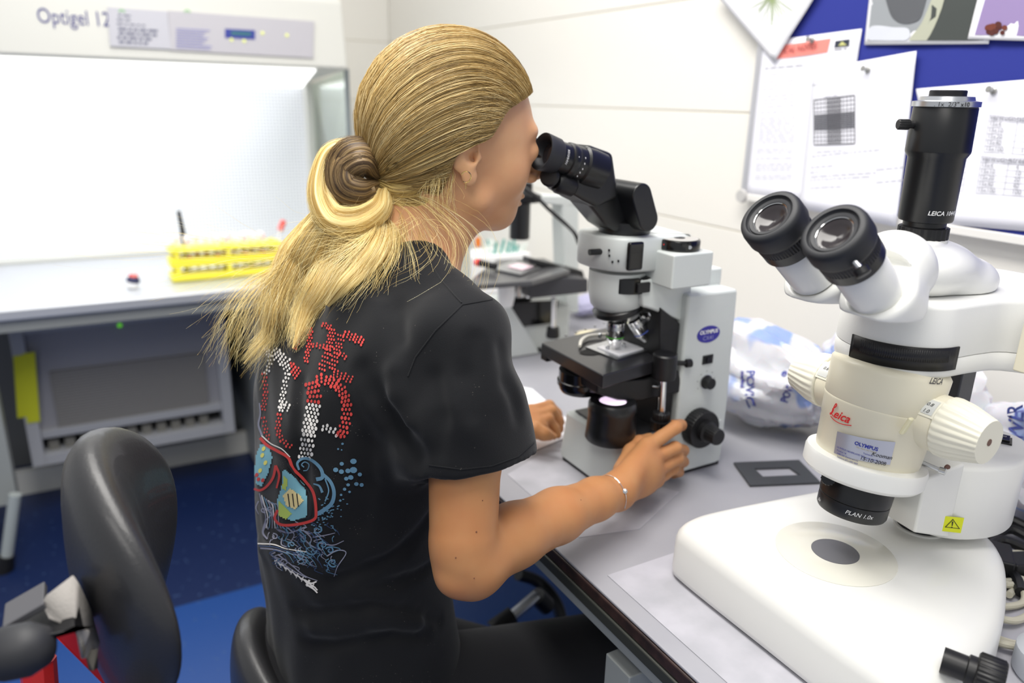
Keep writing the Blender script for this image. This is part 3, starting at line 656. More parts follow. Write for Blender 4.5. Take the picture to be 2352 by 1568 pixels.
# big side cheek behind the right cup, wedge, port
F.cyl(R0+ED*.000, R0-ED*.034, .0335, .006, .0005)
F.cyl(L0+ED*.000, L0-ED*.034, .0320, .006, .0005)
F.cap(L0-ED*.022, R0-ED*.012+Vector((.03, .045, 0)), .022, .028, .008)
F.cap(R0-ED*.012, R0-ED*.010+Vector((.030, .012, .020)), .030, .036, .006)
F.ell(bc+Vector((.030, 0, .004)), (.062, .046, .030), None, .012)
F.ell(bc+Vector((.075, -.004, -.010)), (.052, .042, .026), None, .010)
F.cyl((.712, .455, B8+.36), (.712, .455, B8+.4095), .0255, .003, .006)
F.cyl(R0-ED*.002, R0+ED*.10, .0236, .0005, .0008, True); F.cyl(L0-ED*.002, L0+ED*.10, .0236, .0005, .0008, True)
for c0 in (R0, L0):   # trim everything in front of the cup rims
    F.cyl(c0+ED*.0005, c0+ED*.05, .0345, .0005, .0008, True)
z = F.sl((.4, .3, B8+.29), (.9, .6, B8+.3575), 0); s_ = z[0]; 
F.d[s_] = np.maximum(F.d[s_], (B8+.3575)-z[1][..., 2])
v, f = F.mesh(3); mk('binocular_head', v, f, M_white, sm, sharp=60, label='white smooth binocular head housing')
# camera tube
TA = Vector(PY(2117, 548, .455)); TB = Vector(PY(2178, 212, .455)); TD = (TB-TA).normalized(); TL_ = (TB-TA).length
def tt(py): return (Vector(PY(2117+61*(548-py)/336, py, .455))-TA).dot(TD)
G().lathe([(.0235, tt(600)), (.0235, tt(545))], TA, TD, 40).o('tube_socket', M_white, sm)
G().knurl(TA, TD, [(.021, tt(547), 0), (.0232, tt(545), 1), (.0232, tt(520), 1), (.021, tt(518), 0)], 22, .0012).o('tube_lock_ring', M_black, sm, sharp=50)
G().lathe([(.0195, tt(520)), (.0195, tt(508)), (.0240, tt(505)), (.0247, tt(500)), (.0253, tt(362)), (.0282, tt(350)), (.0285, tt(345)), (.0278, tt(248)), (.0270, tt(245))], TA, TD, 64).o('camera_tube', M_blackm, sm, label='black stepped camera tube')
G().lathe([(.026, tt(246)), (.0292, tt(245)), (.0292, tt(233)), (.0240, tt(231)), (.0230, tt(222)), (.0165, tt(221))], TA, TD, 64).o('silver_mount', M_steel, sm, label='silver camera mount ring')
G().lathe([(.0160, tt(224)), (.0160, tt(209)), (.0150, tt(207)), (.013, tt(209))], TA, TD, 48).o('dust_cap', M_black, sm)
cyltext('LEICA 10445930', .0058, TA, TD, .0250, 2130, 494, M_wht, sm, shear=.2, bold=.00008)
cyltext('. 1x  2/3" x10', .0056, TA, TD, .0293, 2145, 244, M_ink, sm)
q = TA+TD*tt(288); dk2 = Vector((-.88, .47, 0)).normalized()
G().lathe([(.0035, .024), (.0035, .034)], q, dk2, 16).o('side_screw', M_black, sm); G().knurl(q, dk2, [(.0045, .032, 0), (.0050, .033, 1), (.0050, .042, 1), (.004, .043, 0)], 14, .0007).o('side_knob', M_black, sm)
# column, rear pieces
G().b2((.795, .425, B8+.15), (.822, .47, B8+.30)).o('dark_column', mat('dark_column', (58, 60, 68), .4), sm, bevel=.002)
c = PY(2258, 662, .46); G().lathe([(.010, -.012), (.012, -.008), (.012, .006), (.009, .010)], c, (0, 0, 1), 20).o('rear_clamp', mat('dark_grey_plastic', (62, 62, 66), .5), sm)
c = PY(2335, 700, .47); F2 = G().lathe([(.030, -.02), (.029, .004), (.022, .014), (.010, .018), (.001, .019)], c, (0, 0, 1), 36); F2.o('rear_dome', mat('grey_green_enamel', (214, 218, 208), .45), sm, sharp=60)
c = PY(2374, 785, .352); G().box(c, (.012, .02, .062)).o('side_block', M_cream, sm, bevel=.002); G().box(c+Vector((.012, -.004, 0)), (.014, .02, .03)).o('side_latch', M_black, sm, bevel=.002)
# transformer box with vertical sides
PO = smooth_poly([(.766, .424), (.765, .405), (.780, .388), (.800, .3775), (.822, .3715), (.845, .371), (.872, .378), (.905, .396), (.918, .42), (.912, .455), (.86, .485), (.80, .47)], 4)
stack('power_housing', PO, [(B8+.085, .006), (B8+.0865, .002), (B8+.089, 0), (B8+.168, 0), (B8+.171, .0015), (B8+.1725, .005)], M_white, sm, sharp=60)
PP = Vector((.7800, .388, 0)); PQ = Vector((.822, .3715, 0)); pu = (PQ-PP).normalized(); pn = Vector((pu.y, -pu.x, 0))
def BP(px, py, off=.0008):   # pixel on the box's front face
    d = Vector(ray(px, py)); e = Vector(EYE); s_ = (PP-e).dot(pn)/d.dot(pn); return e+d*s_+pn*off
cn = [BP(2160, 1183, .0010), BP(2214, 1188, .0010), BP(2207, 1223, .0010), BP(2152, 1217, .0010)]
G().quad(*cn).o('warning_label', mat('yellow_label', (222, 228, 30), .5), sm, smooth=False, label='yellow warning label with black triangle')
def ring_poly(g, pts, w_, off):
    cc = sum(pts, Vector())/len(pts); inner = [cc+(p-cc)*(1-w_) for p in pts]; n = len(pts)
    g.add(pts+inner, [[i, (i+1) % n, n+(i+1) % n, n+i] for i in range(n)])
tri = [BP(2187, 1190, .0014), BP(2203, 1213, .0014), BP(2168, 1209, .0014)]
g = G(); ring_poly(g, tri, .17, 0); g.quad(BP(2184.5, 1196, .0014), BP(2188, 1196, .0014), BP(2186, 1206, .0014), BP(2184, 1206, .0014)); g.quad(BP(2183, 1208, .0014), BP(2186, 1208, .0014), BP(2186, 1210, .0014), BP(2183, 1210, .0014)); g.o('warning_symbol', M_ink, sm, smooth=False, kind='stuff')
for px, py in ((2176, 1073), (2138, 1204)):
    c = BP(px, py, 0); G().lathe([(.0030, -.001), (.0030, .0006), (.0022, .0009)], c, pn, 16).o('panel_screw', mat('rust', (110, 80, 70), .6), sm)
c0 = BP(2120, 1063, .0); G().tube([c0+Vector((-.004, .003, .002)), c0+pn*.012+pu*.012+Vector((0, 0, -.003))], .0022, 12, sm=1).o('bolt_shaft', M_steel, sm); G().lathe([(.0036, 0), (.0036, .006)], c0+pn*.011+pu*.011+Vector((0, 0, -.003)), pn+pu*.8, 20).o('bolt_head', M_steel, sm)
q = PZ(2308, 1012, B8+.1728); Rz = Matrix.Rotation(math.radians(-62), 3, 'Z')
sw = G().box(q, (.014, .022, .003), Rz).o('rocker_switch', M_black, sm, bevel=.0006); G().box(q+Vector((0, 0, .0025)), (.009, .013, .004), Rz@Matrix.Rotation(.15, 3, 'X')).o('rocker', M_blackg, sw, bevel=.0006)
g = G(); ring_poly(g, [q+Vector((0, .001, .0052))+Vector((math.cos(a)*.0016, math.sin(a)*.0016, 0)) for a in np.linspace(0, 5.7, 12)], .3, 0); g.o('switch_mark', M_wht, sw, smooth=False)
# vents on the box's rounded right side
for (px, py) in ((2300, 1108), (2283, 1147), (2272, 1184)):
    g = G()
    for k in range(4):
        a_ = Vector(PX(px-6+k*5, py+6-k*4, .862)); g.box(a_, (.0012, .003, .006))
    g.o('vent', mat('vent_dark', (90, 90, 92), .6), sm, kind='stuff')
# focus arm between ring and column
G().hexa([Vector((.722, .40, B8+.105)), Vector((.775, .392, B8+.088)), Vector((.80, .47, B8+.088)), Vector((.735, .49, B8+.105))], [Vector((.722, .40, B8+.168)), Vector((.775, .392, B8+.178)), Vector((.80, .47, B8+.178)), Vector((.735, .49, B8+.168))]).o('focus_arm', M_white, sm, bevel=.003)
G().lathe([(.024, 0), (.024, .020)], (.795, .437, B8+.071), (0, 0, 1), 32).o('column_gaiter', M_rubber, sm)
G().lathe([(.027, 0), (.027, .004)], (.795, .437, B8+.0712), (0, 0, 1), 32).o('column_collar', M_white, sm)
# focus knob at the base's right end
q = PY(2200, 1528, .275); kd = Vector((.42, -.9, -.02)).normalized()
G().lathe([(.011, -.012), (.011, .006), (.013, .007), (.013, .014)], q, kd, 24).o('knob_shaft', M_black, sm)
G().knurl(q, kd, [(.0165, .013, 0), (.0185, .0145, 1), (.0185, .032, 1), (.0165, .034, 0)], 30, .001).o('focus_knob', M_black, sm, sharp=50)
# ================================================================ compound microscope (in use)
ZS = .80+.192
om = thing('compound_microscope', (.70, .83, B8), 'pale grey compound microscope with black tilted eyepieces, used by the woman', 'microscope')
def YQ(px, py): return PY(px, py, .763)
# base
bo = [(.600, .895), (.597, .885), (.597, .772), (.600, .763), (.608, .760), (.800, .762), (.812, .765), (.815, .772), (.815, .885), (.810, .895)]
def lev(z0, pts_in): return z0
g = G(); low = [Vector((x, y, B8+.006)) for x, y in bo]
BT = B8+.080
bump_in = [Vector((x+(.0 if x > .7 else .006), y+(.004 if y < .8 else -.004)*(1 if x < .7 else 0), BT)) for x, y in bo]
G().add(low+bump_in, [list(range(10))[::-1], [10+i for i in range(10)]]+[[i, (i+1) % 10, 10+(i+1) % 10, 10+i] for i in range(10)]).o('base', M_lgrey, om, bevel=.004)
G().b2((.602, .767, B8), (.810, .889, B8+.006)).o('base_underside', M_black, om)
G().b2((.615, .768, BT+.0), (.745, .882, BT+.003)).o('base_deck', mat('deck_black', (36, 36, 39), .35), om, bevel=.0015)
for i in range(5):
    G().b2((.690+i*.009, .79, BT+.003), (.6935+i*.009, .86, BT+.0045)).o('deck_fin', M_black, om)
for i in range(6):
    g = G(); q = Vector((.6135, .872-i*.014, BT+.0003)); g.b2(q, q+Vector((.0025, -.009, .0004))); g.o('printed_mark', M_inkg, om, smooth=False)
# lamp collector
lc = Vector((.668, .825, BT))
lp = PZ(1408, 915, BT+.062)
lc = Vector((lp.x, lp.y, BT))
G().lathe([(.034, .002), (.036, .005), (.0345, .020), (.033, .040), (.034, .046), (.0335, .056), (.031, .060), (.020, .060), (.0185, .057), (.0, .057)], lc, (0, 0, 1), 48).o('field_lens_mount', M_blackm, om, sharp=50, label='black field lens mount')
G().lathe([(.0, .0605), (.010, .0600), (.0185, .0582)], lc, (0, 0, 1), 32, caps=False).o('lit_lens', mat('lit_lens', (255, 245, 255), .2, emit=((250, 225, 255), 1.0)), om, label='glowing lamp lens')
# column with arm
def pri(name, px_pts, y0, dy, m, bev=.003, par=om, **k):
    P = [Vector(PY(px, py, y0)) for px, py in px_pts]
    return G().prism(P, (0, dy, 0)).o(name, m, par, bevel=bev, **k)
cx0 = YQ(1583, 665).x; cx1 = .806; ztop = YQ(1687, 665).z
G().prism([Vector((cx0, .763, B8+.06)), Vector((.812, .763, B8+.010)), Vector((.812, .763, B8+.10)), Vector((cx1, .763, ztop)), Vector((cx0, .763, ztop+.001))], (0, .125, 0)).o('column', M_lgrey, om, bevel=.005)
G().prism([Vector((cx0-.002, .772, B8+.082)), Vector((cx0-.002, .772, YQ(1583, 745).z)), Vector((cx0-.040, .772, YQ(1490, 715).z)), Vector((cx0-.028, .772, B8+.082))], (0, .10, 0)).o('column_inner_face', M_black, om, bevel=.002)
arm = [(1585, 660), (1585, 762), (1540, 742), (1470, 715), (1385, 700), (1380, 640), (1345, 640), (1345, 625), (1580, 625)]
arm3 = [Vector(PY(px, py, .775)) for px, py in [(1590, 640), (1590, 748), (1500, 712), (1478, 706), (1470, 655), (1470, 640)]]
G().prism(arm3, (0, .10, 0)).o('arm', M_lgrey, om, bevel=.004)
# nosepiece housing (round front)
nc = Vector(PY(1425, 650, .815)); 
G().lathe([(.030, -.037), (.036, -.030), (.0385, -.018), (.0400, -.010), (.0400, .018)], (nc.x, .822, nc.z), (0, 0, 1), 48).o('nosepiece_housing', M_lgrey, om, sharp=50)
nz = nc.z
# black slider slot
G().lathe([(.0395, -.009), (.0415, -.008), (.0415, .012), (.040, .013)], (nc.x+.008, .817, nz+.001), (0, 0, 1), 40).o('slider_slot', M_blackg, om)
G().b2((nc.x-.004, .7715, nz-.005), (nc.x+.018, .782, nz+.009)).o('slider_tab', M_black, om, bevel=.002)
# turret: tilted black disc plus three objectives
tc_ = Vector((nc.x+.004, .822, nz-.037)); td = Vector((.24, -.05, -.96)).normalized()
G().lathe([(.030, -.008), (.036, -.002), (.0345, .005), (.028, .009)], tc_, td, 48).o('turret', M_blackm, om, label='black rotating nosepiece')
def objective(p, d, L, bandcol, nm):
    d = Vector(d).normalized(); o_ = G().lathe([(.0095, 0), (.0125, .003), (.0125, L*.70), (.0105, L*.78), (.0085, L*.90), (.0075, L), (.004, L)], p, d, 28).o('objective', M_chrome, om, label='chrome objective with %s band' % nm)
    G().lathe([(.0127, L*.60), (.0127, L*.64)], p, d, 28, caps=False).o('colour_band', mat('band_'+nm, bandcol, .5), o_)
    G().lathe([(.0127, L*.20), (.0127, L*.34)], p, d, 28, caps=False).o('grip_band', M_steel, o_)
ob1 = Vector(PY(1415, 735, .822)); ob1e = Vector(PY(1412, 790, .822))
objective(ob1, (0, 0, -1), ob1.z-ZS-.008, (90, 190, 60), 'green')
ob2 = Vector(PY(1455, 728, .815)); objective(ob2, Vector(PY(1487, 780, .806))-ob2, .040, (90, 110, 200), 'blue')
ob3 = Vector(PY(1485, 712, .805)); objective(ob3, Vector(PY(1520, 745, .800))-ob3, .028, (200, 200, 205), 'silver')
# head block on top: front curved housing
hz0 = YQ(1400, 635).z; hb = YQ(1330, 625); ht = YQ(1330, 548)
fx0 = PY(1320, 560, .80).x; 
def hp(px, py, y): p = PY(px, py, y); return p
z0h = PY(1410, 632, .772).z; z1h = PY(1415, 552, .772).z
out = [(nc.x-.047, .845), (nc.x-.046, .812), (nc.x-.034, .786), (nc.x-.012, .773), (nc.x+.020, .770), (nc.x+.075, .772), (nc.x+.080, .780), (nc.x+.080, .870), (nc.x-.02, .874), (nc.x-.042, .862)]
stack('head_housing', smooth_poly(out, 3), [(z0h, .003), (z0h+.003, 0), (z1h-.004, 0), (z1h-.001, .0015), (z1h, .0035)], M_lgrey, om, sharp=50)
q = Vector((nc.x-.040, .806, (z0h+z1h)/2+.002)); G().tube([q, q+Vector((-.020, .002, 0))], .0042, 12, sm=1).o('slider_rod', M_black, om)
g = G(); 
for dx, dz in ((-.0005, .006), (.0, -.001), (.003, -.009), (.008, -.007)):
    g.box(Vector((nc.x-.0395+dx, .7915-dx*1.2, (z0h+z1h)/2+dz)), (.0018, .0018, .003))
g.o('printed_marks', M_ink, om, kind='stuff')
# rear camera-port block
P = [Vector(PY(px, py, .752)) for px, py in [(1477, 566), (1545, 585), (1545, 668), (1468, 650)]]
bx0 = PY(1476, 600, .752).x; bx1 = PY(1640, 600, .80).x
z0b = PY(1545, 666, .735).z; z1b = PY(1545, 586, .735).z
RzB = None
blk = [Vector((PY(1476, 610, .765).x, .765, z0b+.004)), Vector((PY(1548, 625, .738).x, .738, z0b+.004)), Vector((PY(1637, 610, .760).x, .762, z0b+.004)), Vector((PY(1637, 610, .760).x, .87, z0b+.004)), Vector((PY(1476, 610, .765).x, .87, z0b+.004))]
bl = Vector(PZ(1549, 586, z1b)); lft = Vector(PZ(1478, 566, z1b)); rgt = Vector(PZ(1641, 577, z1b)); bck = lft+(rgt-bl)
foot = [lft, bl, rgt, bck]
G().prism([Vector((p.x, p.y, z0b)) for p in foot], (0, 0, z1b-z0b)).o('port_block', M_lgrey, om, bevel=.003, label='pale grey rear port block')
ctr = (foot[0]+foot[1]+foot[2]+foot[3])/4
cp_ = PZ(1559, 566, z1b+.003)
G().lathe([(.0265, 0), (.028, .002), (.028, .012), (.027, .014), (.0, .0145)], (cp_.x, cp_.y, z1b), (0, 0, 1), 48).o('port_cap', M_blackg, om, label='black round port cap')
G().lathe([(.0, .0147), (.025, .0147), (.025, .0142)], (cp_.x, cp_.y, z1b), (0, 0, 1), 40, caps=False).o('cap_plate', mat('cap_reflection_grey', (168, 166, 162), .45), om)  # pale grey paints in the sky reflection on the semi-gloss cap top
G().lathe([(.0075, .0147), (.0075, .0152)], (cp_.x, cp_.y, z1b), (0, 0, 1), 24).o('cap_mark', M_ink, om)
dd_ = (Vector(EYE)-Vector((cp_.x, cp_.y, z1b))); dd_.z = 0; dd_.normalize(); sd = Vector((-dd_.y, dd_.x, 0))
q = Vector((cp_.x, cp_.y, z1b+.007))+(dd_*.85+sd*.52).normalized()*.0275; G().lathe([(.0025, 0), (.0025, .0015)], q, dd_, 14).o('set_screw', M_chrome, om)
q = Vector((cp_.x, cp_.y, z1b+.008))+(dd_*.72-sd*.69).normalized()*.0278; G().lathe([(.001, 0), (.001, .0005)], q, dd_-sd, 10).o('red_dot', M_red, om)
G().b2((PY(1448, 590, .766).x, .7685, z0h+.004), (PY(1482, 590, .766).x, .776, z1h-.004)).o('dark_recess', M_blackg, om, bevel=.003)
# lamp cable stub (black wire from front to cap)
ztc = ztop
G().b2((cx0+.045, .80, ztop-.002), (.806+.002, .86, PY(1640, 617, .80).z)).o('rear_block', M_lgrey, om, bevel=.003)
# binocular tube (black)
bz = PZ(1430, 545, z1h)
G().lathe([(.0345, 0), (.0350, .003), (.0345, .016), (.030, .018)], (nc.x+.006, .822, z1h), (0, 0, 1), 48).o('head_collar', M_blackm, om)
hd = Vector((nc.x+.006, .822, z1h+.018))
y0 = .795
# wedge neck
pri('neck', [(1340, 455), (1395, 520), (1420, 536), (1500, 538), (1480, 470), (1440, 430)], .800, .05, M_blackm, .006)
# big hinge barrel, axis along Y, stadium side plate facing the camera
def stadium(p, q, r, n=14):
    d = (Vector(q)-Vector(p)).normalized(); u = Vector((d.z, 0, -d.x)); out = []
    for i in range(n+1): a = math.pi*i/n; out.append(Vector(p)+(u*math.cos(a)-d*math.sin(a))*r)
    for i in range(n+1): a = math.pi*i/n; out.append(Vector(q)+(-u*math.cos(a)+d*math.sin(a))*r)
    return out
pA = Vector(PY(1474, 452, .770)); pB = Vector(PY(1489, 512, .770))
pA = Vector(PY(1476, 449, .768)); pB = Vector(PY(1491, 505, .768))
G().prism(stadium(pA, pB, .0155), (0, .108, 0)).o('hinge_barrel', M_blackm, om, bevel=.0025, label='black stadium-ended hinge barrel')
# eyepiece body
pri('prism_body', [(1352, 331), (1410, 352), (1424, 455), (1372, 478), (1340, 462), (1300, 438), (1330, 400)], .790, .055, M_blackm, .006)
ex = (Vector(PY(1252, 350, .800))-Vector(PY(1372, 392, .800))).normalized()
def oeye(tip, first):
    d = -ex
    G().lathe([(.0135, .012), (.0160, .004), (.0208, .0008), (.0225, 0), (.0228, .002), (.0215, .020), (.0195, .023)], tip, d, 48).o('eyecup', M_rubber, om, sharp=50, label='black rubber eyecup')
    G().lathe([(.0001, .0118), (.0135, .0118)], tip, d, 32, caps=False).o('eye_lens', mat('lens_clear', (60, 58, 62), .03, spec=1, coat=1), om)
    G().lathe([(.0195, .022), (.0195, .036), (.0215, .037), (.0220, .040), (.0220, .046), (.0210, .047), (.0215, .050), (.0215, .058), (.0245, .060), (.0250, .072), (.024, .090)], tip, d, 48).o('eyepiece_tube', M_blackm, om, sharp=45)
t1 = Vector(PY(1243, 347, .800)); t2 = t1+Vector((0, .062, 0))
oeye(t1, 1); oeye(t2, 0)
g = G()
for px, py in ((1330, 361), (1345, 363), (1343, 376), (1338, 388), (1332, 396), (1326, 404)):
    an, h = az_of_px(t1, -ex, .0215, px, py)
    d = -ex; a_ = Vector((0, 0, 1)); a_ = (a_-d*a_.dot(d)).normalized(); b_3 = d.cross(a_)
    g.box(t1+d*h+(a_*math.cos(an)+b_3*math.sin(an))*.0217, (.0008, .0008, .0020))
g.o('dioptre_marks', M_wht, om, kind='stuff')
an, h = az_of_px(t1, -ex, .0197, 1299, 372)
try: wraptext('WHN10X', .0045, t1, -ex, .0198, an+.15, h, M_wht, om, sgn=-1)
except Exception as e: print(e)
# interpupillary knob / lower tube under the eyepieces
pri('lower_bridge', [(1285, 425), (1300, 445), (1370, 480), (1400, 470), (1330, 400)], .805, .04, M_blackm, .008)
q = Vector(PY(1268, 408, .805)); G().lathe([(.010, -.012), (.0125, -.009), (.0125, .010), (.010, .013)], q, ex+Vector((0, -.8, 0)), 24).o('adjust_knob', M_black, om)
q = Vector(PY(1297, 424, .800)); G().lathe([(.010, -.014), (.0135, -.010), (.0135, .010), (.011, .014)], q, ex, 24).o('adjust_knob', M_black, om)
# stage
sz = .0; ZS = B8+.192
st = [PZ(1243, 787, ZS), PZ(1385, 862, ZS), PZ(1560, 812, ZS+.0), PZ(1400, 750, ZS)]
G().prism([Vector((p.x, p.y, ZS-.019)) for p in st], (0, 0, .019)).o('stage', mat('stage_black', (34, 34, 37), .28, coat=.2), om, bevel=.002, label='black rectangular specimen stage')
q = [PZ(1250, 800, ZS-.012), PZ(1290, 815, ZS-.012)]
p0s, p1s = st[0], st[1]; us = (p1s-p0s).normalized(); G().box(p0s+us*.012+Vector((.006, .004, -.020)), (.016, .012, .010), Matrix.Rotation(math.atan2(us.y, us.x), 3, 'Z')).o('stage_bracket', M_black, om, bevel=.001)
hc = PZ(1360, 808, ZS+.0006); hs = []
for i in range(36):
    a = 2*math.pi*i/36; hs.append(hc+Vector((.019*math.cos(a), .013*math.sin(a), 0)))
G().add(hs, [list(range(36))]).o('stage_aperture', mat('hole', (4, 4, 5), .8), om, smooth=False)
sp4 = [PZ(1345, 797, ZS+.0015), PZ(1418, 826, ZS+.0015), PZ(1505, 800, ZS+.0015), PZ(1430, 772, ZS+.0015)]
G().prism([Vector((p.x, p.y, ZS+.0006)) for p in sp4], (0, 0, .0016)).o('slide_holder', M_steel, om, label='steel mechanical slide holder')
sp5 = [PZ(1372, 797, ZS+.003), PZ(1422, 817, ZS+.003), PZ(1480, 800, ZS+.003), PZ(1432, 783, ZS+.003)]
setp(G().prism([Vector((p.x, p.y, ZS+.0024)) for p in sp5], (0, 0, .0012)).o('glass_slide', mat('slide_glass', (235, 235, 240), .06, spec=.8)), 'glass specimen slide clipped on the microscope stage', 'glass slide')
cl = [PZ(1332, 795, ZS+.004), PZ(1336, 782, ZS+.005), PZ(1352, 772, ZS+.005), PZ(1385, 768, ZS+.005), PZ(1410, 768, ZS+.005)]
G().tube(cl, [.0022, .003, .003, .0025, .002], 8).o('slide_clip', mat('clip_ivory', (225, 222, 212), .3), om, label='curved ivory slide clip')
for px, py in ((1378, 772), (1432, 795), (1395, 800)):
    c = PZ(px, py, ZS+.004); G().lathe([(.003, -.002), (.003, .004), (.002, .005)], c, (0, 0, 1), 12).o('clip_screw', M_steel, om)
G().b2(PZ(1440, 776, ZS+.004), PZ(1440, 776, ZS+.004)+Vector((.035, .006, .004))).o('holder_bar', M_steel, om, bevel=.001)
for px in range(5):
    c = PZ(1300+px*22, 770-px*7, ZS+.001); G().box(c, (.003, .003, .002)).o('stage_screw', M_steel, om)
# condenser
cc = PZ(1335, 862, B8+.128); cc = Vector((lc.x-.006, .826, B8+.128))
cx_ = PY(1330, 865, .80)
G().lathe([(.020, -.014), (.028, -.012), (.032, -.006), (.032, -.002), (.034, -.001), (.034, .005), (.032, .006), (.032, .020)], (PY(1335, 862, .830).x, .830, ZS-.042), (0, 0, 1), 48).o('condenser', M_blackg, om, sharp=40, label='black condenser with ribbed ring')
pri('stage_support', [(1372, 880), (1480, 870), (1560, 850), (1570, 900), (1470, 922), (1420, 920), (1372, 905)], .765, .08, M_black, .003)
# stage drive column and knobs, steel rod
rc0 = Vector(PY(1523, 868, .752)); rc1 = Vector(PY(1519, 950, .752))
G().cyl(rc0, rc1, .0052, 20).o('drive_rod', M_chrome, om, label='chrome stage drive rod')
G().lathe([(.016, 0), (.017, .003), (.017, .034), (.015, .036)], rc0+Vector((.004, .004, -.002)), (0, 0, 1), 32).o('drive_collar', M_black, om)
G().knurl(rc1+Vector((0, 0, -.022)), (0, 0, 1), [(.013, 0, 0), (.0145, .001, 1), (.0145, .012, 1), (.0145, .0125, 0), (.011, .013, 0), (.012, .014, 1), (.012, .024, 1), (.010, .025, 0)], 20, .001).o('stage_knob', M_black, om, sharp=50)
q = Vector(PY(1580, 834, .760)); G().tube([q+Vector((-.03, .012, .002)), q], .0035, 10, sm=1).o('lock_rod', M_black, om); G().lathe([(.005, -.004), (.006, -.003), (.006, .005), (.0045, .006)], q, (1, -.2, 0), 16).o('lock_knob', M_black, om)
q = Vector(PY(1493, 886, .768)); G().tube([q, q+Vector((.010, -.006, -.001))], .0018, 8, sm=1).o('wing_screw', M_steel, om); G().box(q+Vector((.012, -.007, -.001)), (.002, .004, .010)).o('wing', M_steel, om, bevel=.0008)
# focus knobs
kf = Vector(PY(1600, 978, .762))
G().knurl(kf, (0, -1, 0), [(.0275, -.002, 0), (.0290, .0, 1), (.0290, .016, 1), (.0275, .018, 0)], 36, .001).o('coarse_knob', M_black, om, sharp=50, label='large black coarse focus knob')
G().knurl(kf, (0, -1, 0), [(.016, .018, 0), (.016, .026, 0), (.0125, .028, 0), (.0125, .034, 1), (.0125, .044, 1), (.0115, .046, 0)], 20, .0008).o('fine_knob', M_black, om, sharp=50)
# badge, switch, dial
bc_ = YQ(1627, 767); v = [bc_+Vector((.0215*math.cos(a), -.0006, .0125*math.sin(a))) for a in np.linspace(0, 2*math.pi, 48, endpoint=False)]
G().prism(v, (0, .0008, 0)).o('badge', mat('badge_blue', (52, 46, 150), .35), om, smooth=False, label='oval dark blue badge')
fn = planefn(bc_+Vector((0, -.0010, 0)), (1, 0, 0), (0, 0, 1))
text('OLYMPUS', .0078, lambda u, v: fn(u, v+.0012), M_wht, om, align='CENTER', bold=.0003); text('CX41', .0088, lambda u, v: fn(u, v-.0082), mat('badge_grey', (160, 160, 205), .5), om, align='CENTER')
q = YQ(1625, 825); G().box(q, (.0195, .003, .0135)).o('power_switch', M_black, om, bevel=.0006); G().box(q+Vector((0, -.002, 0)), (.008, .003, .007)).o('rocker', M_blackg, om)
q = YQ(1621, 876); G().lathe([(.0105, 0), (.0105, .003), (.0085, .004), (.0085, .012), (.0075, .013)], q, (0, -1, 0), 32).o('dimmer_dial', M_black, om)
G().lathe([(.0118, 0), (.0118, .0012), (.0112, .0014)], q, (0, -1, 0), 32).o('dial_rim', M_steel, om)
for k in range(7):
    a = math.radians(-30+40*k); c = q+Vector((.0165*math.cos(a), -.0002, .0165*math.sin(a))); G().box(c, (.0018, .0006, .0018)).o('dial_mark', mat('mark_grey', (165, 168, 168), .6), om, smooth=False)
# loose white paper under left hand
# ================================================================ the woman
from mathutils.bvhtree import BVHTree
YH = .831
person = thing('person', (.25, .835, 0), 'woman in black printed t-shirt, long blonde hair tied back, seated and looking into the microscope', 'person')
def V(*a): return np.array(a, float)
def loftz(F, zs, cx, cy, a, b, k=.02, p=2.4):
    zs = np.array(zs); o = np.argsort(zs); zs = zs[o]; A = [np.array(q)[o] for q in (cx, cy, a, b)]
    R = max(max(a), max(b)); lo = (min(cx)-max(a), min(cy)-max(b), zs[0]); hi = (max(cx)+max(a), max(cy)+max(b), zs[-1])
    sl, P = F.sl(lo, hi, .03)
    z = P[0, 0, :, 2]; I = [np.interp(z, zs, q) for q in A]
    # smooth the interpolants
    ker = np.ones(9)/9
    I = [np.convolve(np.pad(q, 4, mode='edge'), ker, 'valid') for q in I]
    dx = (P[..., 0]-I[0])/I[2]; dy = (P[..., 1]-I[1])/I[3]
    r = (np.abs(dx)**p+np.abs(dy)**p)**(1/p); d = (r-1)*np.minimum(I[2], I[3])*1.05
    dz = np.maximum(zs[0]-P[..., 2], P[..., 2]-zs[-1]); d = np.maximum(d, dz)
    F.comb(sl, d.astype(np.float32), k)
# ---- skin: head, neck, chest, arms and hands as one mesh
F = SDF((.22, .72, 1.05), (.54, .94, 1.44), .0019)
def mir(p): return V(p[0], 2*YH-p[1], p[2])
SK = V(.386, YH, 1.300)
F.ell(SK, (.099, .073, .098), None, .01)
F.ell(V(.432, YH, 1.262), (.052, .052, .075), None, .02)            # face
F.cap(V(.395, YH-.046, 1.222), V(.444, YH-.010, 1.196), .020, .015, .015); F.cap(V(.395, YH+.046, 1.222), V(.444, YH+.010, 1.196), .020, .015, .015)
F.ell(V(.446, YH, 1.196), (.0185, .020, .0165), None, .012)          # chin
F.ell(V(.425, YH, 1.21), (.040, .040, .030), None, .015)
for s in (1, -1):
    F.ell(V(.428, YH-s*.040, 1.248), (.033, .022, .030), None, .015)  # cheek
    F.ell(V(.466, YH-s*.026, 1.296), (.015, .022, .009), None, .012)  # brow
    F.ell(V(.494, YH-s*.033, 1.275), (.014, .018, .011), None, .010, True)   # socket
    F.ell(V(.469, YH-s*.031, 1.273), (.0145, .0145, .0135), None, .005)       # lid
F.cap(V(.480, YH, 1.286), V(.498, YH, 1.246), .0070, .0078, .008)     # nose
F.ell(V(.5010, YH, 1.2435), (.0105, .0085, .0085), None, .005)
F.ell(V(.488, YH-.010, 1.239), (.010, .0062, .0065), None, .004); F.ell(V(.488, YH+.010, 1.239), (.010, .0062, .0065), None, .004)
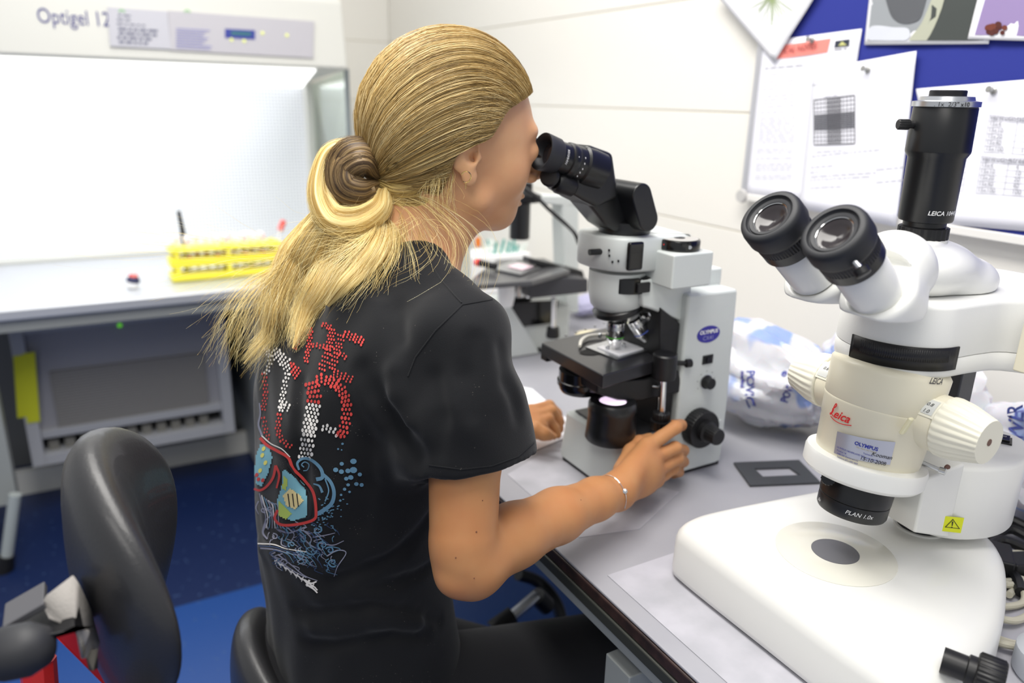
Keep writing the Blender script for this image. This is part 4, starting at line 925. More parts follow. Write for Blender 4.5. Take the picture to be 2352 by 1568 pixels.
F.ell(V(.463, YH, 1.222), (.014, .018, .011), None, .006)            # muzzle
F.ell(V(.472, YH, 1.2175), (.0095, .019, .0048), None, .003); F.ell(V(.469, YH, 1.2080), (.0095, .016, .0052), None, .003)
F.ell(V(.4815, YH, 1.2127), (.006, .020, .0016), None, .002, True)
F.ell(V(.470, YH, 1.199), (.006, .014, .004), None, .006, True)
# neck
F.cap(V(.368, YH, 1.225), V(.322, YH+.002, 1.120), .046, .051, .022)
F.cap(V(.345, YH, 1.24), V(.310, YH, 1.12), .043, .048, .02)
F.cap(V(.385, YH-.01, 1.20), V(.345, YH-.015, 1.14), .028, .030, .025)
F.cap(V(.320, YH-.06, 1.115), V(.325, YH+.06, 1.115), .050, None, .03)
# ears
for s in (1, -1):
    ec = V(.3665, YH-s*.0735, 1.272); Rm = np.array([[.88, s*.30, 0], [-s*.30, .88, 0], [0, 0, 1]]); Rm /= np.linalg.norm(Rm[0])
    F.ell(ec+V(.0, 0, .004), (.0175, .0062, .026), Rm, .004)
    F.ell(ec+V(.006, 0, -.022), (.0095, .0050, .012), None, .004)
    F.ell(ec+V(.006, -s*.0065, .003), (.0085, .0055, .0125), None, .0025, True)
    F.ell(ec+V(.0095, -s*.004, -.001), (.0045, .0065, .0065), None, .002, True)
    F.ell(ec+V(.0165, -s*.0005, -.002), (.0045, .0040, .0060), None, .003)
hv_, hf_ = F.mesh(2)
# arms
SHR, ELR, WRR = V(.325, .662, 1.095), V(.291, .598, .882), V(.545, .678, .862)
F = SDF((.20, .52, .79), (.74, .80, 1.12), .0021)
F.chain([SHR, V(.306, .628, .99), V(.293, .604, .915)], [.041, .037, .0345], .01)
F.chain([V(.291, .600, .893), V(.300, .597, .876)], [.0335, .032], .012)
F.chain([V(.298, .598, .880), V(.360, .618, .884), V(.430, .640, .878), V(.500, .664, .869), WRR], [.0325, .0335, .0300, .0248, .0235], .012)
F.ell(V(.277, .592, .872), (.017, .018, .015), None, .012)
def hp_(px, py, y): return np.array(PY(px, py, y))
mcp = [hp_(1486, 1026, .716), hp_(1500, 1052, .709), hp_(1508, 1080, .706), hp_(1506, 1103, .708)]
pip = [hp_(1552, 981, .722), hp_(1551, 1028, .716), hp_(1556, 1053, .718), hp_(1547, 1077, .722)]
wr2 = hp_(1448, 1108, .690)
for i, m_ in enumerate(mcp):
    r_ = [.0125, .0125, .0118, .0108][i]; F.cap(WRR+V(0, .004*(i-1.5), .006*(1.5-i)), m_, .0190, r_, .010)
F.ell((mcp[1]+mcp[3]+wr2*2)/4, (.026, .016, .024), None, .015)
dip = [hp_(1564, 976, .738), hp_(1570, 1034, .735), hp_(1570, 1060, .736), hp_(1560, 1084, .737)]
tip = [hp_(1545, 975, .748), hp_(1553, 1046, .749), hp_(1553, 1068, .750), hp_(1546, 1090, .750)]
for i in range(4):
    rr = [.0088, .0086, .0083, .0074][i]
    F.chain([mcp[i], (mcp[i]+pip[i])/2, pip[i], dip[i], tip[i]], [rr+.002, rr+.0004, rr+.0006, rr-.0006, rr-.0014], .0028)
    F.ell(mcp[i]+V(0, -.001, .002), (.0105, .009, .009), None, .006)
th = [hp_(1436, 1082, .706), hp_(1452, 1040, .730), hp_(1468, 1018, .744), hp_(1492, 1008, .752)]
F.chain(th, [.0165, .0125, .0105, .0088], .006)
ra_v, ra_f = F.mesh(2)
F = SDF((.28, .86, .78), (.72, 1.12, 1.12), .0022)
SHL, ELL_, WRL = V(.325, 1.008, 1.095), V(.375, 1.035, .885), V(.520, .985, .845)
F.chain([SHL, ELL_], [.041, .034], .01); F.chain([ELL_, (ELL_+WRL)/2, WRL], [.034, .030, .0235], .012)
lm = [hp_(1232, 930, .985), hp_(1246, 936, .968), hp_(1238, 950, .955), hp_(1230, 965, .945)]
lm = [V(.590, .968, .853), V(.588, .950, .850), V(.582, .935, .845), V(.573, .922, .838)]
lp_ = [hp_(1262, 930, .966), hp_(1268, 944, .952), hp_(1260, 962, .940), hp_(1246, 978, .930)]
ld_ = [hp_(1280, 948, .962), hp_(1283, 964, .948), hp_(1274, 982, .936), hp_(1258, 994, .926)]
lt_ = [hp_(1289, 970, .958), hp_(1286, 986, .944), hp_(1281, 998, .932), hp_(1272, 1002, .922)]
for i in range(4):
    rr = [.0082, .0085, .0083, .0074][i]; F.cap(WRL, lm[i], .0195, .0115, .010)
    F.chain([lm[i], lp_[i], ld_[i], lt_[i]], [rr+.002, rr+.0004, rr-.0006, rr-.0016], .0028)
F.chain([V(.540, .955, .838), hp_(1228, 985, .915), hp_(1248, 996, .905), hp_(1262, 1000, .905)], [.016, .0115, .0100, .0082], .006)
la_v, la_f = F.mesh(2)
# hidden torso core joins them
F = SDF((.14, .62, .55), (.40, 1.05, 1.17), .008)
loftz(F, [.56, .7, .85, 1.0, 1.08, 1.12], [.25, .24, .24, .25, .29, .31], [.835]*6, [.10, .09, .09, .09, .075, .055], [.13, .12, .13, .15, .15, .10])
F.cap(V(.315, YH-.14, 1.09), V(.315, YH+.14, 1.09), .04, None, .02)
tc_v, tc_f = F.mesh(1)
vs = [hv_, ra_v, la_v, tc_v]; fs = [hf_, ra_f, la_f, tc_f]; off = 0; FV = []; FF = []
for v, f in zip(vs, fs): FV.append(v); FF.append(f+off); off += len(v)
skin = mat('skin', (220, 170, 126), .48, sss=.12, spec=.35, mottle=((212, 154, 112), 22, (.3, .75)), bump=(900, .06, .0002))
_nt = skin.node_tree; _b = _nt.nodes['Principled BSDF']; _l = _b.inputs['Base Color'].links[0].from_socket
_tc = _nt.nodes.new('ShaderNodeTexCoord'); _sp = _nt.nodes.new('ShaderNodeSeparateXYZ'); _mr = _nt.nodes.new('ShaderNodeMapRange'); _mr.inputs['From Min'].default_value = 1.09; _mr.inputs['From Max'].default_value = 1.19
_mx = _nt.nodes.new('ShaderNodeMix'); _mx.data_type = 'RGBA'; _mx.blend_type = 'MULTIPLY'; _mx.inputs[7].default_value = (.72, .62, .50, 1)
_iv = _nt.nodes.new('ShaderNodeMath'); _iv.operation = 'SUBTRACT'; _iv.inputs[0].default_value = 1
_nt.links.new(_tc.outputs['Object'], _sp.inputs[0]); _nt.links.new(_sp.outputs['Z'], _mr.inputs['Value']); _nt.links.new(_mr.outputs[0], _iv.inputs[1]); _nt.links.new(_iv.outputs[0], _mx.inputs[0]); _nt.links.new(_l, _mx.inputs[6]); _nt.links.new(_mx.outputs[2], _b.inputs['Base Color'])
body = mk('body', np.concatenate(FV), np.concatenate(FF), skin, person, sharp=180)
# ---- t-shirt
F = SDF((.05, .50, .52), (.46, 1.14, 1.21), .0032)
zs = [.52, .58, .64, .70, .76, .82, .88, .94, 1.00, 1.05, 1.09, 1.12]
ccx = [.264, .261, .256, .251, .246, .243, .243, .246, .254, .270, .290, .303]
aa = [.122, .120, .117, .113, .109, .106, .103, .102, .102, .097, .086, .066]
bb = [.176, .172, .166, .156, .148, .146, .150, .158, .166, .172, .158, .125]
loftz(F, zs, ccx, [.838]*12, aa, bb, .02, 2.3)
for s, SH in ((-1, SHR), (1, SHL)):
    F.cap(V(.315, YH+s*.055, 1.128), V(.318, YH+s*.160, 1.092), .042, .052, .03)
    F.cap(V(.27, YH+s*.06, 1.09), V(.285, YH+s*.14, 1.05), .06, .06, .03)
# right sleeve
SL = [V(.318, .672, 1.092), V(.309, .640, 1.035), V(.302, .620, .985)]
F0 = F; F = SDF((.05, .50, .52), (.46, 1.14, 1.21), .0032)
A1, A2 = SL[1], SL[2]+V(.002, -.004, -.06); B1, B2 = V(.330, .640, 1.03), V(.343, .612, .925)
F.cap(SL[0], SL[1], .056, .055, .02); F.cap(A1, A2, .054, .058, .015); F.cap(B1, B2, .044, .050, .02); F.cap(V(.29, .665, 1.03), V(.275, .655, .99), .035, .030, .03)
pl_ = np.array(PY(982, 1092, .630)), np.array(PY(1238, 1034, .615)), np.array(PY(1085, 1106, .560))
nn_ = np.cross(pl_[1]-pl_[0], pl_[2]-pl_[0]); nn_ /= np.linalg.norm(nn_); nn_ *= -np.sign(nn_[2])
sl, P = F.sl((.05, .5, .52), (.46, 1.14, 1.21), 0); F.d[sl] = np.maximum(F.d[sl], ((P-pl_[0])@nn_).astype(np.float32))
F.cap(A1*.55+A2*.45, A2+(A2-A1)*.6, .048, .052, .003, True); F.cap(B1*.55+B2*.45, B2+(B2-B1)*.6, .038, .044, .003, True)
F0.comb(sl, F.d[sl], .012); F = F0
F.cap(V(.322, YH-.045, 1.150), V(.322, YH-.110, 1.108), .030, .038, .025); F.cap(V(.322, YH+.045, 1.145), V(.322, YH+.110, 1.108), .030, .038, .025)
F.cap(V(.285, YH-.03, 1.150), V(.285, YH+.03, 1.150), .026, .026, .025); F.cap(V(.365, YH-.035, 1.128), V(.330, YH-.05, 1.150), .016, .018, .02)
F.cap(V(.29, .70, 1.03), V(.28, .68, .98), .04, .035, .03)
# left sleeve
F.cap(V(.318, 1.0, 1.092), V(.345, 1.02, .98), .054, .056, .02)
# creases and wrinkles
sl, P = F.sl((.05, .5, .52), (.46, 1.14, 1.21), 0)
X_, Y_, Z_ = P[..., 0], P[..., 1], P[..., 2]
wr = .0022*np.sin(38*Z_+14*Y_+6*np.sin(9*Y_+4*Z_))*np.clip((.92-Z_)/.25, 0, 1)
wr += .0018*np.sin(70*(Z_*.6+Y_*.5)+3*np.sin(20*X_))*np.clip((Z_-.75)/.2, 0, 1)
wr += .0011*np.sin(120*(Z_*.3-Y_*.7+X_*.6)+2*np.sin(31*Z_))
F.d[sl] += wr.astype(np.float32)
def crease(pts, r=.004, k=.012, add=False, off=0):
    Q = [np.array(PY(*p)) for p in pts]
    for i in range(len(Q)-1): F.cap(Q[i], Q[i+1], r, r, k, not add)
ARM = np.array([SL[0], SL[1], SL[2]])
# sleeve to body valley under the arm
for pts in ([(985, 1100, .668), (980, 1010, .676), (955, 960, .690)], [(880, 980, .695), (840, 930, .715), (800, 860, .735)]):
    crease(pts, .006, .016)
crease([(940, 975, .682), (900, 975, .69), (865, 930, .70)], .005, .012)
# neck opening
F.cap(V(.385, YH, 1.30), V(.328, YH, 1.135), .062, .0525, .003, True)
F.cap(V(.44, YH, 1.20), V(.372, YH, 1.130), .050, .045, .004, True)
tv, tf = F.mesh(1)
BV = BVHTree.FromPolygons([Vector(p) for p in tv], tf.tolist())
def onshirt(px, py, off=.0012):
    d = Vector(ray(px, py)).normalized(); h = BV.ray_cast(Vector(EYE), d)
    if h[0] is None: return None
    n = h[1]; n = n if n.dot(d) < 0 else -n
    return h[0]+n*off
def groove(pts, off, r, k, add=False):
    Q = [onshirt(px, py, off) for px, py in pts]; Q = [q for q in Q if q is not None]
    for i in range(len(Q)-1):
        if (Q[i+1]-Q[i]).length < .08: F.cap(Q[i], Q[i+1], r, r, k, not add)
groove([(978, 1112), (963, 1040), (925, 985), (890, 950), (862, 905), (834, 850)], .004, .0055, .016)
groove([(955, 1060), (930, 1010), (895, 985)], .003, .004, .010)
groove([(940, 965), (915, 905), (905, 850)], -.003, .006, .014, True)
groove([(600, 1385), (680, 1402), (760, 1404), (850, 1392), (930, 1400), (1010, 1425)], .003, .004, .012)
groove([(606, 1450), (700, 1475), (800, 1478), (900, 1455), (980, 1458)], .003, .004, .012)
groove([(600, 1420), (720, 1440), (860, 1424), (960, 1430)], -.004, .006, .014, True)
groove([(985, 1190), (940, 1250), (860, 1300), (760, 1330)], .003, .004, .014)
groove([(1000, 1290), (930, 1330), (840, 1355)], .003, .004, .012)
groove([(1090, 780), (1075, 860), (1085, 950)], .004, .004, .014); groove([(1000, 870), (1012, 960), (1005, 1040)], .003, .004, .014)
groove([(1150, 800), (1165, 880), (1190, 960)], .004, .004, .012); groove([(870, 640), (905, 700), (920, 780)], .004, .004, .016)
groove([(690, 880), (680, 960), (690, 1040), (700, 1120)], .003, .004, .016); groove([(840, 1020), (845, 1120), (830, 1210)], .003, .004, .016)
groove([(612, 1215), (640, 1235), (690, 1245)], .003, .005, .012); groove([(580, 1245), (600, 1255), (640, 1268)], -.004, .007, .012, True)
tv, tf = F.mesh(3)
def shirt_mat():
    m = mat('black_cotton', (17, 18, 21), .85, sheen=.12, spec=.2); nt = m.node_tree; b = nt.nodes['Principled BSDF']
    tc = nt.nodes.new('ShaderNodeTexCoord'); vo = nt.nodes.new('ShaderNodeTexVoronoi'); vo.inputs['Scale'].default_value = 260; L = nt.links.new
    lt = nt.nodes.new('ShaderNodeMath'); lt.operation = 'LESS_THAN'; lt.inputs[1].default_value = .10; no = nt.nodes.new('ShaderNodeTexNoise'); no.inputs['Scale'].default_value = 35
    g_ = nt.nodes.new('ShaderNodeMath'); g_.operation = 'GREATER_THAN'; g_.inputs[1].default_value = .58; mu = nt.nodes.new('ShaderNodeMath'); mu.operation = 'MULTIPLY'
    mx = nt.nodes.new('ShaderNodeMix'); mx.data_type = 'RGBA'; mx.inputs[6].default_value = srgb((19, 20, 23)); mx.inputs[7].default_value = srgb((88, 84, 80))
    n2 = nt.nodes.new('ShaderNodeTexNoise'); n2.inputs['Scale'].default_value = 900; bp = nt.nodes.new('ShaderNodeBump'); bp.inputs['Strength'].default_value = .35; bp.inputs['Distance'].default_value = .0005
    L(tc.outputs['Object'], vo.inputs['Vector']); L(tc.outputs['Object'], no.inputs['Vector']); L(vo.outputs['Distance'], lt.inputs[0]); L(no.outputs['Fac'], g_.inputs[0]); L(lt.outputs[0], mu.inputs[0]); L(g_.outputs[0], mu.inputs[1])
    L(mu.outputs[0], mx.inputs[0]); L(mx.outputs[2], b.inputs['Base Color']); L(tc.outputs['Object'], n2.inputs['Vector']); L(n2.outputs['Fac'], bp.inputs['Height']); L(bp.outputs[0], b.inputs['Normal']); return m
M_sh = shirt_mat()
shirt = mk('t_shirt', tv, tf, M_sh, person, sharp=180)
BV = BVHTree.FromPolygons([Vector(p) for p in tv], tf.tolist())
def onshirt(px, py, off=.0012):
    d = Vector(ray(px, py)).normalized(); h = BV.ray_cast(Vector(EYE), d)
    if h[0] is None: return None
    n = h[1]; n = n if n.dot(d) < 0 else -n
    return h[0]+n*off
# seams and collar as thin raised cords
def cord(name, pts, r, m, off=.0, par=person):
    Q = []
    for a, b in zip(pts[:-1], pts[1:]):
        for i in range(8):
            w_ = i/8; p = onshirt(a[0]*(1-w_)+b[0]*w_, a[1]*(1-w_)+b[1]*w_, off)
            if p is not None: Q.append(p)
    if len(Q) > 3: return G().tube(Q, r, 6, sm=1).o(name, m, par)
cord('shoulder_seam', [(980, 590), (1010, 640), (1045, 680), (1062, 698)], .0010, M_sh); cord('armhole_seam', [(1130, 688), (1062, 700), (1000, 760), (955, 820), (935, 870)], .0010, M_sh)
cord('hem_stitch', [(985, 1068), (1060, 1078), (1130, 1070), (1190, 1048), (1232, 1010)], .0007, M_sh)
# ---- shirt print
prints = {}
def blob(col, px, py, rx, ry, ang=0, n=7, off=.0010):
    pts = []
    for i in range(n):
        a = 2*math.pi*i/n; x, y = rx*math.cos(a), ry*math.sin(a); p = onshirt(px+x*math.cos(ang)-y*math.sin(ang), py+x*math.sin(ang)+y*math.cos(ang), off)
        if p is None: return
        pts.append(p)
    prints.setdefault(col, G()).add(pts, [list(range(n))])
def stroke(col, pts, w0, w1=None, off=.0011):
    w1 = w0 if w1 is None else w1; P_, _ = catmull([Vector((x, y, 0)) for x, y in pts], [0]*len(pts), 7); n = len(P_); L_ = []; R_ = []
    for i, p in enumerate(P_):
        d = (P_[min(i+1, n-1)]-P_[max(i-1, 0)]).normalized(); nn = Vector((-d.y, d.x, 0))*(w0+(w1-w0)*i/(n-1))/2
        a = onshirt(p.x+nn.x, p.y+nn.y, off); b = onshirt(p.x-nn.x, p.y-nn.y, off)
        if a is None or b is None: return
        L_.append(a); R_.append(b)
    prints.setdefault(col, G()).add(L_+R_, [[i, i+1, n+i+1, n+i] for i in range(n-1)])
def fillpoly(col, pts, step=9, off=.0009):
    """fill a pixel polygon with a draped grid of small quads"""
    xs = [p[0] for p in pts]; ys = [p[1] for p in pts]
    def inside(x, y):
        c = False; n = len(pts)
        for i in range(n):
            x1, y1 = pts[i]; x2, y2 = pts[(i+1) % n]
            if (y1 > y) != (y2 > y) and x < (x2-x1)*(y-y1)/(y2-y1)+x1: c = not c
        return c
    g = prints.setdefault(col, G()); y = min(ys)
    while y < max(ys):
        x = min(xs)
        while x < max(xs):
            if inside(x+step/2, y+step/2):
                q = [onshirt(x+a, y+b, off) for a, b in ((0, 0), (step, 0), (step, step), (0, step))]
                if all(t is not None for t in q): g.add(q, [[0, 1, 2, 3]])
            x += step
        y += step
def dots(col, pts, width, step=7.5, r=3.1, colf=None):
    """stippled letter stroke"""
    P_, _ = catmull([Vector((x, y, 0)) for x, y in pts], [0]*len(pts), 12); acc = 0
    last = P_[0]; row = 0
    for i in range(1, len(P_)):
        acc += (P_[i]-P_[i-1]).length
        if acc >= step:
            acc = 0; row += 1; d = (P_[i]-P_[i-1]).normalized(); nn = Vector((-d.y, d.x, 0)); k = max(2, int(round(width/step)))
            for j in range(k):
                q = P_[i]+nn*((j-(k-1)/2)*step+(step/2 if row % 2 else 0)-step/4); rr = r*(.8+.35*random.random())
                blob(colf(q.x, q.y) if colf else col, q.x, q.y, rr*.82, rr*1.15, .2*random.random())
RED, WHI, BLU, CY = 'print_red', 'print_white', 'print_swirl', 'print_cyan'
# row one: ... T H E
dots(RED, [(642, 700), (655, 690), (672, 705), (665, 735), (645, 745)], 10, 6, 2.5)
dots(RED, [(652, 722), (690, 742)], 10, 6, 2.4)
dots(RED, [(702, 735), (690, 775), (678, 800)], 12, 6, 2.6)
dots(RED, [(716, 748), (712, 790), (704, 830)], 13, 6.2, 2.7); dots(RED, [(738, 742), (760, 752)], 12, 6, 2.6)
dots(RED, [(766, 750), (758, 795), (740, 848)], 16, 6.2, 2.7); dots(RED, [(714, 790), (760, 800)], 14, 6.2, 2.7)
dots(RED, [(788, 762), (778, 800), (762, 850)], 18, 6.4, 2.8); dots(RED, [(785, 764), (815, 776), (836, 786)], 20, 6.4, 2.9); dots(RED, [(776, 808), (796, 820)], 14, 6.4, 2.7); dots(RED, [(760, 858), (785, 862), (808, 872)], 18, 6.4, 2.8)
# row two left: white and red I / T / E
wf = lambda x, y: RED if (x > 668 and y < 885) or y > 950 else WHI
dots(WHI, [(625, 800), (640, 818), (655, 830), (668, 845), (690, 862)], 26, 6.8, 3.0, wf)
dots(WHI, [(664, 850), (656, 885), (650, 915)], 14, 6.8, 3.0); dots(WHI, [(640, 925), (665, 935)], 20, 6.8, 3.1)
dots(WHI, [(650, 915), (644, 955), (640, 985), (650, 1010), (668, 1025)], 14, 6.6, 2.9, wf)
dots(RED, [(608, 850), (612, 900), (606, 940)], 14, 6.4, 2.4); dots(RED, [(606, 950), (612, 985), (618, 1010)], 14, 6.4, 2.4)
dots(WHI, [(612, 795), (622, 830), (612, 860)], 12, 6, 2.4)
# large P: red bowl, white stem
wp = lambda x, y: WHI if (x < 742 and y > 925) or (y > 965 and x < 775) else RED
dots(RED, [(716, 870), (724, 910), (716, 960), (708, 1010), (702, 1050)], 30, 8.2, 4.0, wp)
dots(RED, [(720, 872), (750, 872), (780, 888), (796, 920), (796, 960), (786, 1000)], 26, 8.2, 3.9, wp)
dots(RED, [(735, 978), (760, 985), (785, 1000)], 20, 8, 3.7, wp)
# diving goggles, lenses and swirls
fillpoly('print_lens', [(590, 1045), (600, 1020), (618, 1022), (627, 1050), (618, 1085), (602, 1118), (590, 1110), (586, 1080)], 3)
fillpoly('print_lens', [(652, 1075), (672, 1090), (700, 1110), (708, 1150), (705, 1188), (672, 1195), (642, 1180), (638, 1150), (648, 1120)], 3)
fillpoly('print_lime', [(642, 1150), (655, 1160), (672, 1178), (660, 1192), (642, 1182)], 3, .0012); fillpoly('print_lime', [(654, 1092), (664, 1100), (658, 1125), (650, 1120)], 3, .0012)
for (px, py) in ((605, 1045), (612, 1062), (600, 1080), (608, 1030)): blob('print_yellow', px, py, 4, 6, .5, 8, .0013)
for (px, py) in ((596, 1100), (606, 1102), (592, 1090)): blob(RED, px, py, 4, 5, .5, 8, .0013)
fillpoly('print_fish', [(652, 1135), (668, 1120), (690, 1135), (700, 1150), (680, 1168), (660, 1160)], 3, .0014)
for k in range(3): stroke('print_dark', [(664+k*10, 1132), (668+k*10, 1162)], 2.5, 2, .0017)
stroke(RED, [(600, 1005), (616, 1022), (640, 1035), (664, 1050), (675, 1075), (700, 1100), (722, 1130), (728, 1175), (722, 1192), (690, 1202), (650, 1204), (634, 1190), (640, 1170)], 7, 6, .0014)
stroke(WHI, [(604, 1000), (625, 1018), (650, 1030), (668, 1048)], 3, 2, .0016); stroke(RED, [(636, 1068), (630, 1095), (616, 1115), (600, 1125), (586, 1122)], 6, 5, .0014); stroke(RED, [(636, 1068), (644, 1090), (638, 1120)], 6, 4, .0014)
stroke('print_dark', [(662, 1062), (690, 1105), (712, 1130), (716, 1180), (690, 1192)], 5, 3, .0016)
# blue swirl waves
for pts, w0, w1 in (([(688, 1078), (684, 1062), (698, 1052), (718, 1056), (738, 1075), (742, 1095), (728, 1100)], 5, 9), ([(700, 1072), (694, 1066), (702, 1060), (712, 1066), (708, 1078), (698, 1080)], 3, 2), ([(740, 1085), (760, 1105), (768, 1130), (762, 1155), (742, 1172), (728, 1180)], 7, 10),
                    ([(722, 1110), (735, 1115), (742, 1130)], 3, 6), ([(748, 1098), (756, 1125), (748, 1150)], 3, 3)): stroke(BLU, pts, w0, w1)
for (px, py, r) in ((772, 1078, 6), (786, 1064, 5), (785, 1082, 6), (800, 1080, 6), (812, 1058, 7), (812, 1078, 8), (806, 1095, 6), (826, 1088, 5), (796, 1098, 5), (818, 1110, 5), (830, 1112, 5), (800, 1112, 4), (792, 1122, 4), (784, 1135, 3), (803, 1128, 3), (782, 1148, 3), (788, 1018, 3), (778, 1030, 2.5), (786, 1032, 2)): blob(BLU, px, py, r, r*.9, 0, 10)
for k in range(60):
    t_ = k/60; a = t_*9; px = 770+random.gauss(0, 16)-t_*40; py = 1150+t_*60+random.gauss(0, 8); blob(BLU, px, py, 1.6+random.random()*1.4, 1.5, 0, 5)
# skull and octopus-like line work, in grey-blue
def curl(cx_, cy_, r0_, turns, a0, col, w_):
    pts = []
    for i in range(14): t_ = i/13; a = a0+t_*turns*2*math.pi; r_ = r0_*(1-t_*.8); pts.append((cx_+r_*math.cos(a), cy_+r_*math.sin(a)*.85))
    stroke(col, pts, w_, w_*.5)
lines = [([(600, 1140), (612, 1165), (625, 1180), (612, 1195), (618, 1215)], 4), ([(618, 1150), (630, 1160), (628, 1180), (640, 1200)], 3), ([(575, 1240), (592, 1222), (612, 1232), (640, 1250), (665, 1238), (700, 1245)], 5),
         ([(578, 1248), (600, 1258), (628, 1268), (655, 1262), (690, 1268), (705, 1285)], 4), ([(612, 1200), (606, 1222), (616, 1238)], 6), ([(640, 1215), (665, 1222), (690, 1216), (715, 1225)], 4), ([(628, 1275), (650, 1292), (680, 1312), (705, 1325)], 4),
         ([(640, 1272), (670, 1295), (700, 1320), (730, 1332)], 3), ([(690, 1225), (715, 1250), (740, 1262)], 4), ([(720, 1232), (745, 1228), (770, 1222)], 3), ([(735, 1245), (765, 1250), (790, 1240)], 3), ([(752, 1275), (775, 1262), (795, 1268), (775, 1300), (768, 1322)], 3),
         ([(585, 1180), (600, 1205), (598, 1225)], 4), ([(650, 1235), (648, 1250), (660, 1256)], 4), ([(596, 1150), (590, 1165), (596, 1180)], 3), ([(604, 1000), (596, 975), (600, 950), (598, 925)], 5)]
for pts, w_ in lines: stroke('print_mauve', pts, w_, w_*.5)
for c in ((715, 1262, 14, 1.2, 0), (742, 1250, 12, 1.3, 2), (690, 1275, 12, 1.2, 4), (765, 1290, 12, 1.1, 1), (655, 1290, 10, 1.2, 3), (730, 1215, 11, 1.3, 5), (700, 1235, 9, 1.2, 1), (758, 1262, 10, 1.2, 3.5), (672, 1250, 9, 1.2, 2.2), (632, 1232, 9, 1.1, 4.4), (608, 1170, 7, 1.1, 1), (622, 1168, 6, 1.1, 3)): curl(*c[:5], BLU if c[0] > 670 else 'print_mauve', 3.4)
for o_ in range(7):
    stroke(['print_mauve', WHI, BLU][o_ % 3], [(598+o_*5, 1132+o_*4), (604+o_*6, 1160), (612+o_*5, 1185+o_*2), (606+o_*7, 1212)], 2.4, 1.6)
    stroke(['print_mauve', WHI, 'print_navy'][o_ % 3], [(582+o_*3, 1228+o_*5), (612+o_*4, 1226+o_*6), (648+o_*3, 1240+o_*5), (690+o_*4, 1238+o_*7)], 2.6, 1.4)
    stroke([BLU, 'print_mauve', 'print_navy'][o_ % 3], [(650+o_*12, 1208+o_*2), (664+o_*13, 1222+o_*3), (658+o_*14, 1240+o_*3), (674+o_*13, 1252+o_*4)], 3.0, 1.2)
    stroke(['print_navy', BLU, BLU][o_ % 3], [(630+o_*15, 1262+o_*2), (650+o_*14, 1270+o_*3), (664+o_*13, 1290+o_*2)], 2.6, 1)
for k in range(90): px = 620+random.random()*150; py = 1195+random.random()*110; stroke(random.choice([BLU, 'print_mauve', 'print_navy']), [(px, py), (px+random.gauss(0, 8), py+6), (px+random.gauss(6, 8), py+14)], 2.2, 1)
# white bone-like lettering along the bottom
for k in range(8): x = 632+k*12; y = 1286+k*8; stroke(WHI, [(x, y), (x+8, y+3+k*.3), (x+14, y+12)], 3.4, 2.6); stroke(WHI, [(x+6, y-3), (x+2, y+8)], 2.4, 1.5)
for pts in ([(700, 1330), (715, 1338), (728, 1334)], [(704, 1340), (720, 1350), (730, 1360)], [(712, 1330), (706, 1345)]): stroke(WHI, pts, 4.5, 3)
# pale fin at the top under the hair
fillpoly('print_fin', [(640, 672), (662, 660), (680, 668), (688, 690), (684, 718), (676, 722), (672, 695), (660, 682)], 3)
pm = {RED: (196, 62, 58), WHI: (222, 218, 214), BLU: (96, 136, 162), 'print_lens': (122, 176, 190), 'print_lime': (176, 196, 96), 'print_yellow': (222, 214, 110), 'print_fish': (226, 208, 150), 'print_dark': (30, 28, 32), 'print_mauve': (140, 141, 158), 'print_navy': (52, 70, 104), 'print_fin': (205, 212, 216)}
for k, g in prints.items(): g.o('shirt_print', mat(k, pm[k], .8), shirt, sharp=180, kind='stuff')
# ---- trousers
F = SDF((.08, .60, .22), (.78, 1.08, .66), .005)
F.cap(V(.245, .74, .585), V(.60, .745, .535), .092, .066, .03); F.cap(V(.245, .92, .555), V(.52, .90, .42), .088, .062, .03)
F.cap(V(.60, .745, .53), V(.62, .76, .24), .062, .045, .02); F.cap(V(.52, .90, .42), V(.56, .92, .24), .060, .045, .02)
F.ell((.24, .835, .60), (.125, .175, .075), None, .03)
v, f = F.mesh(3); jeans = mk('trousers', v, f, mat('black_denim', (20, 20, 25), .8, bump=(700, .3, .0004), sheen=.1), person, sharp=180)
for s in (-1, 1): G().tube([(.61, .84+s*.095, .26), (.615, .84+s*.095, .10)], [.045, .040], 16).o('trouser_leg', MATS['black_denim'], person); 
for s in (-1, 1):
    F = SDF((.53, .77+s*.09, 0), (.86, .91+s*.09, .14), .004); F.cap((.61, .84+s*.09, .05), (.79, .84+s*.09, .035), .042, .032, .01); F.cap((.61, .84+s*.09, .05), (.61, .84+s*.09, .09), .042, .04, .01)
    z = F.sl((.5, .5, -.1), (.9, 1.1, .01), 0); F.d[z[0]] = np.maximum(F.d[z[0]], .004-z[1][..., 2]); v, f = F.mesh(2); mk('shoe', v, f, mat('shoe_black', (30, 30, 32), .6), person)
# earring and bracelet
lob = PY(1069, 406, .7480); ea = G(); ring = []
for i in range(25): a = -2.2+4.9*i/24; ring.append(lob+Vector((math.cos(a)*.0058+.0003, -.001, math.sin(a)*.0058)))
er = ea.tube(ring, .00065, 8, sm=1).o('earring', mat('gold', (232, 200, 130), .18, metal=1), person, label='gold hoop earring with thin chain drop')
G().tube([lob+Vector((0, -.001, -.0060)), lob+Vector((0, -.001, -.0125))], .0004, 6, sm=1).o('chain_drop', MATS['gold'], er)
BVb = BVHTree.FromPolygons([Vector(p) for p in ra_v], ra_f.tolist())
def onarm(px, py, off=.0008):
    d = Vector(ray(px, py)).normalized(); h = BVb.ray_cast(Vector(EYE), d)
    return None if h[0] is None else h[0]+(h[1] if h[1].dot(d) < 0 else -h[1])*off
pts = [(1390, 1092), (1404, 1094), (1418, 1104), (1428, 1118), (1436, 1135), (1437, 1150), (1434, 1166)]
Q = [q for q in (onarm(*p) for p in pts) if q is not None]
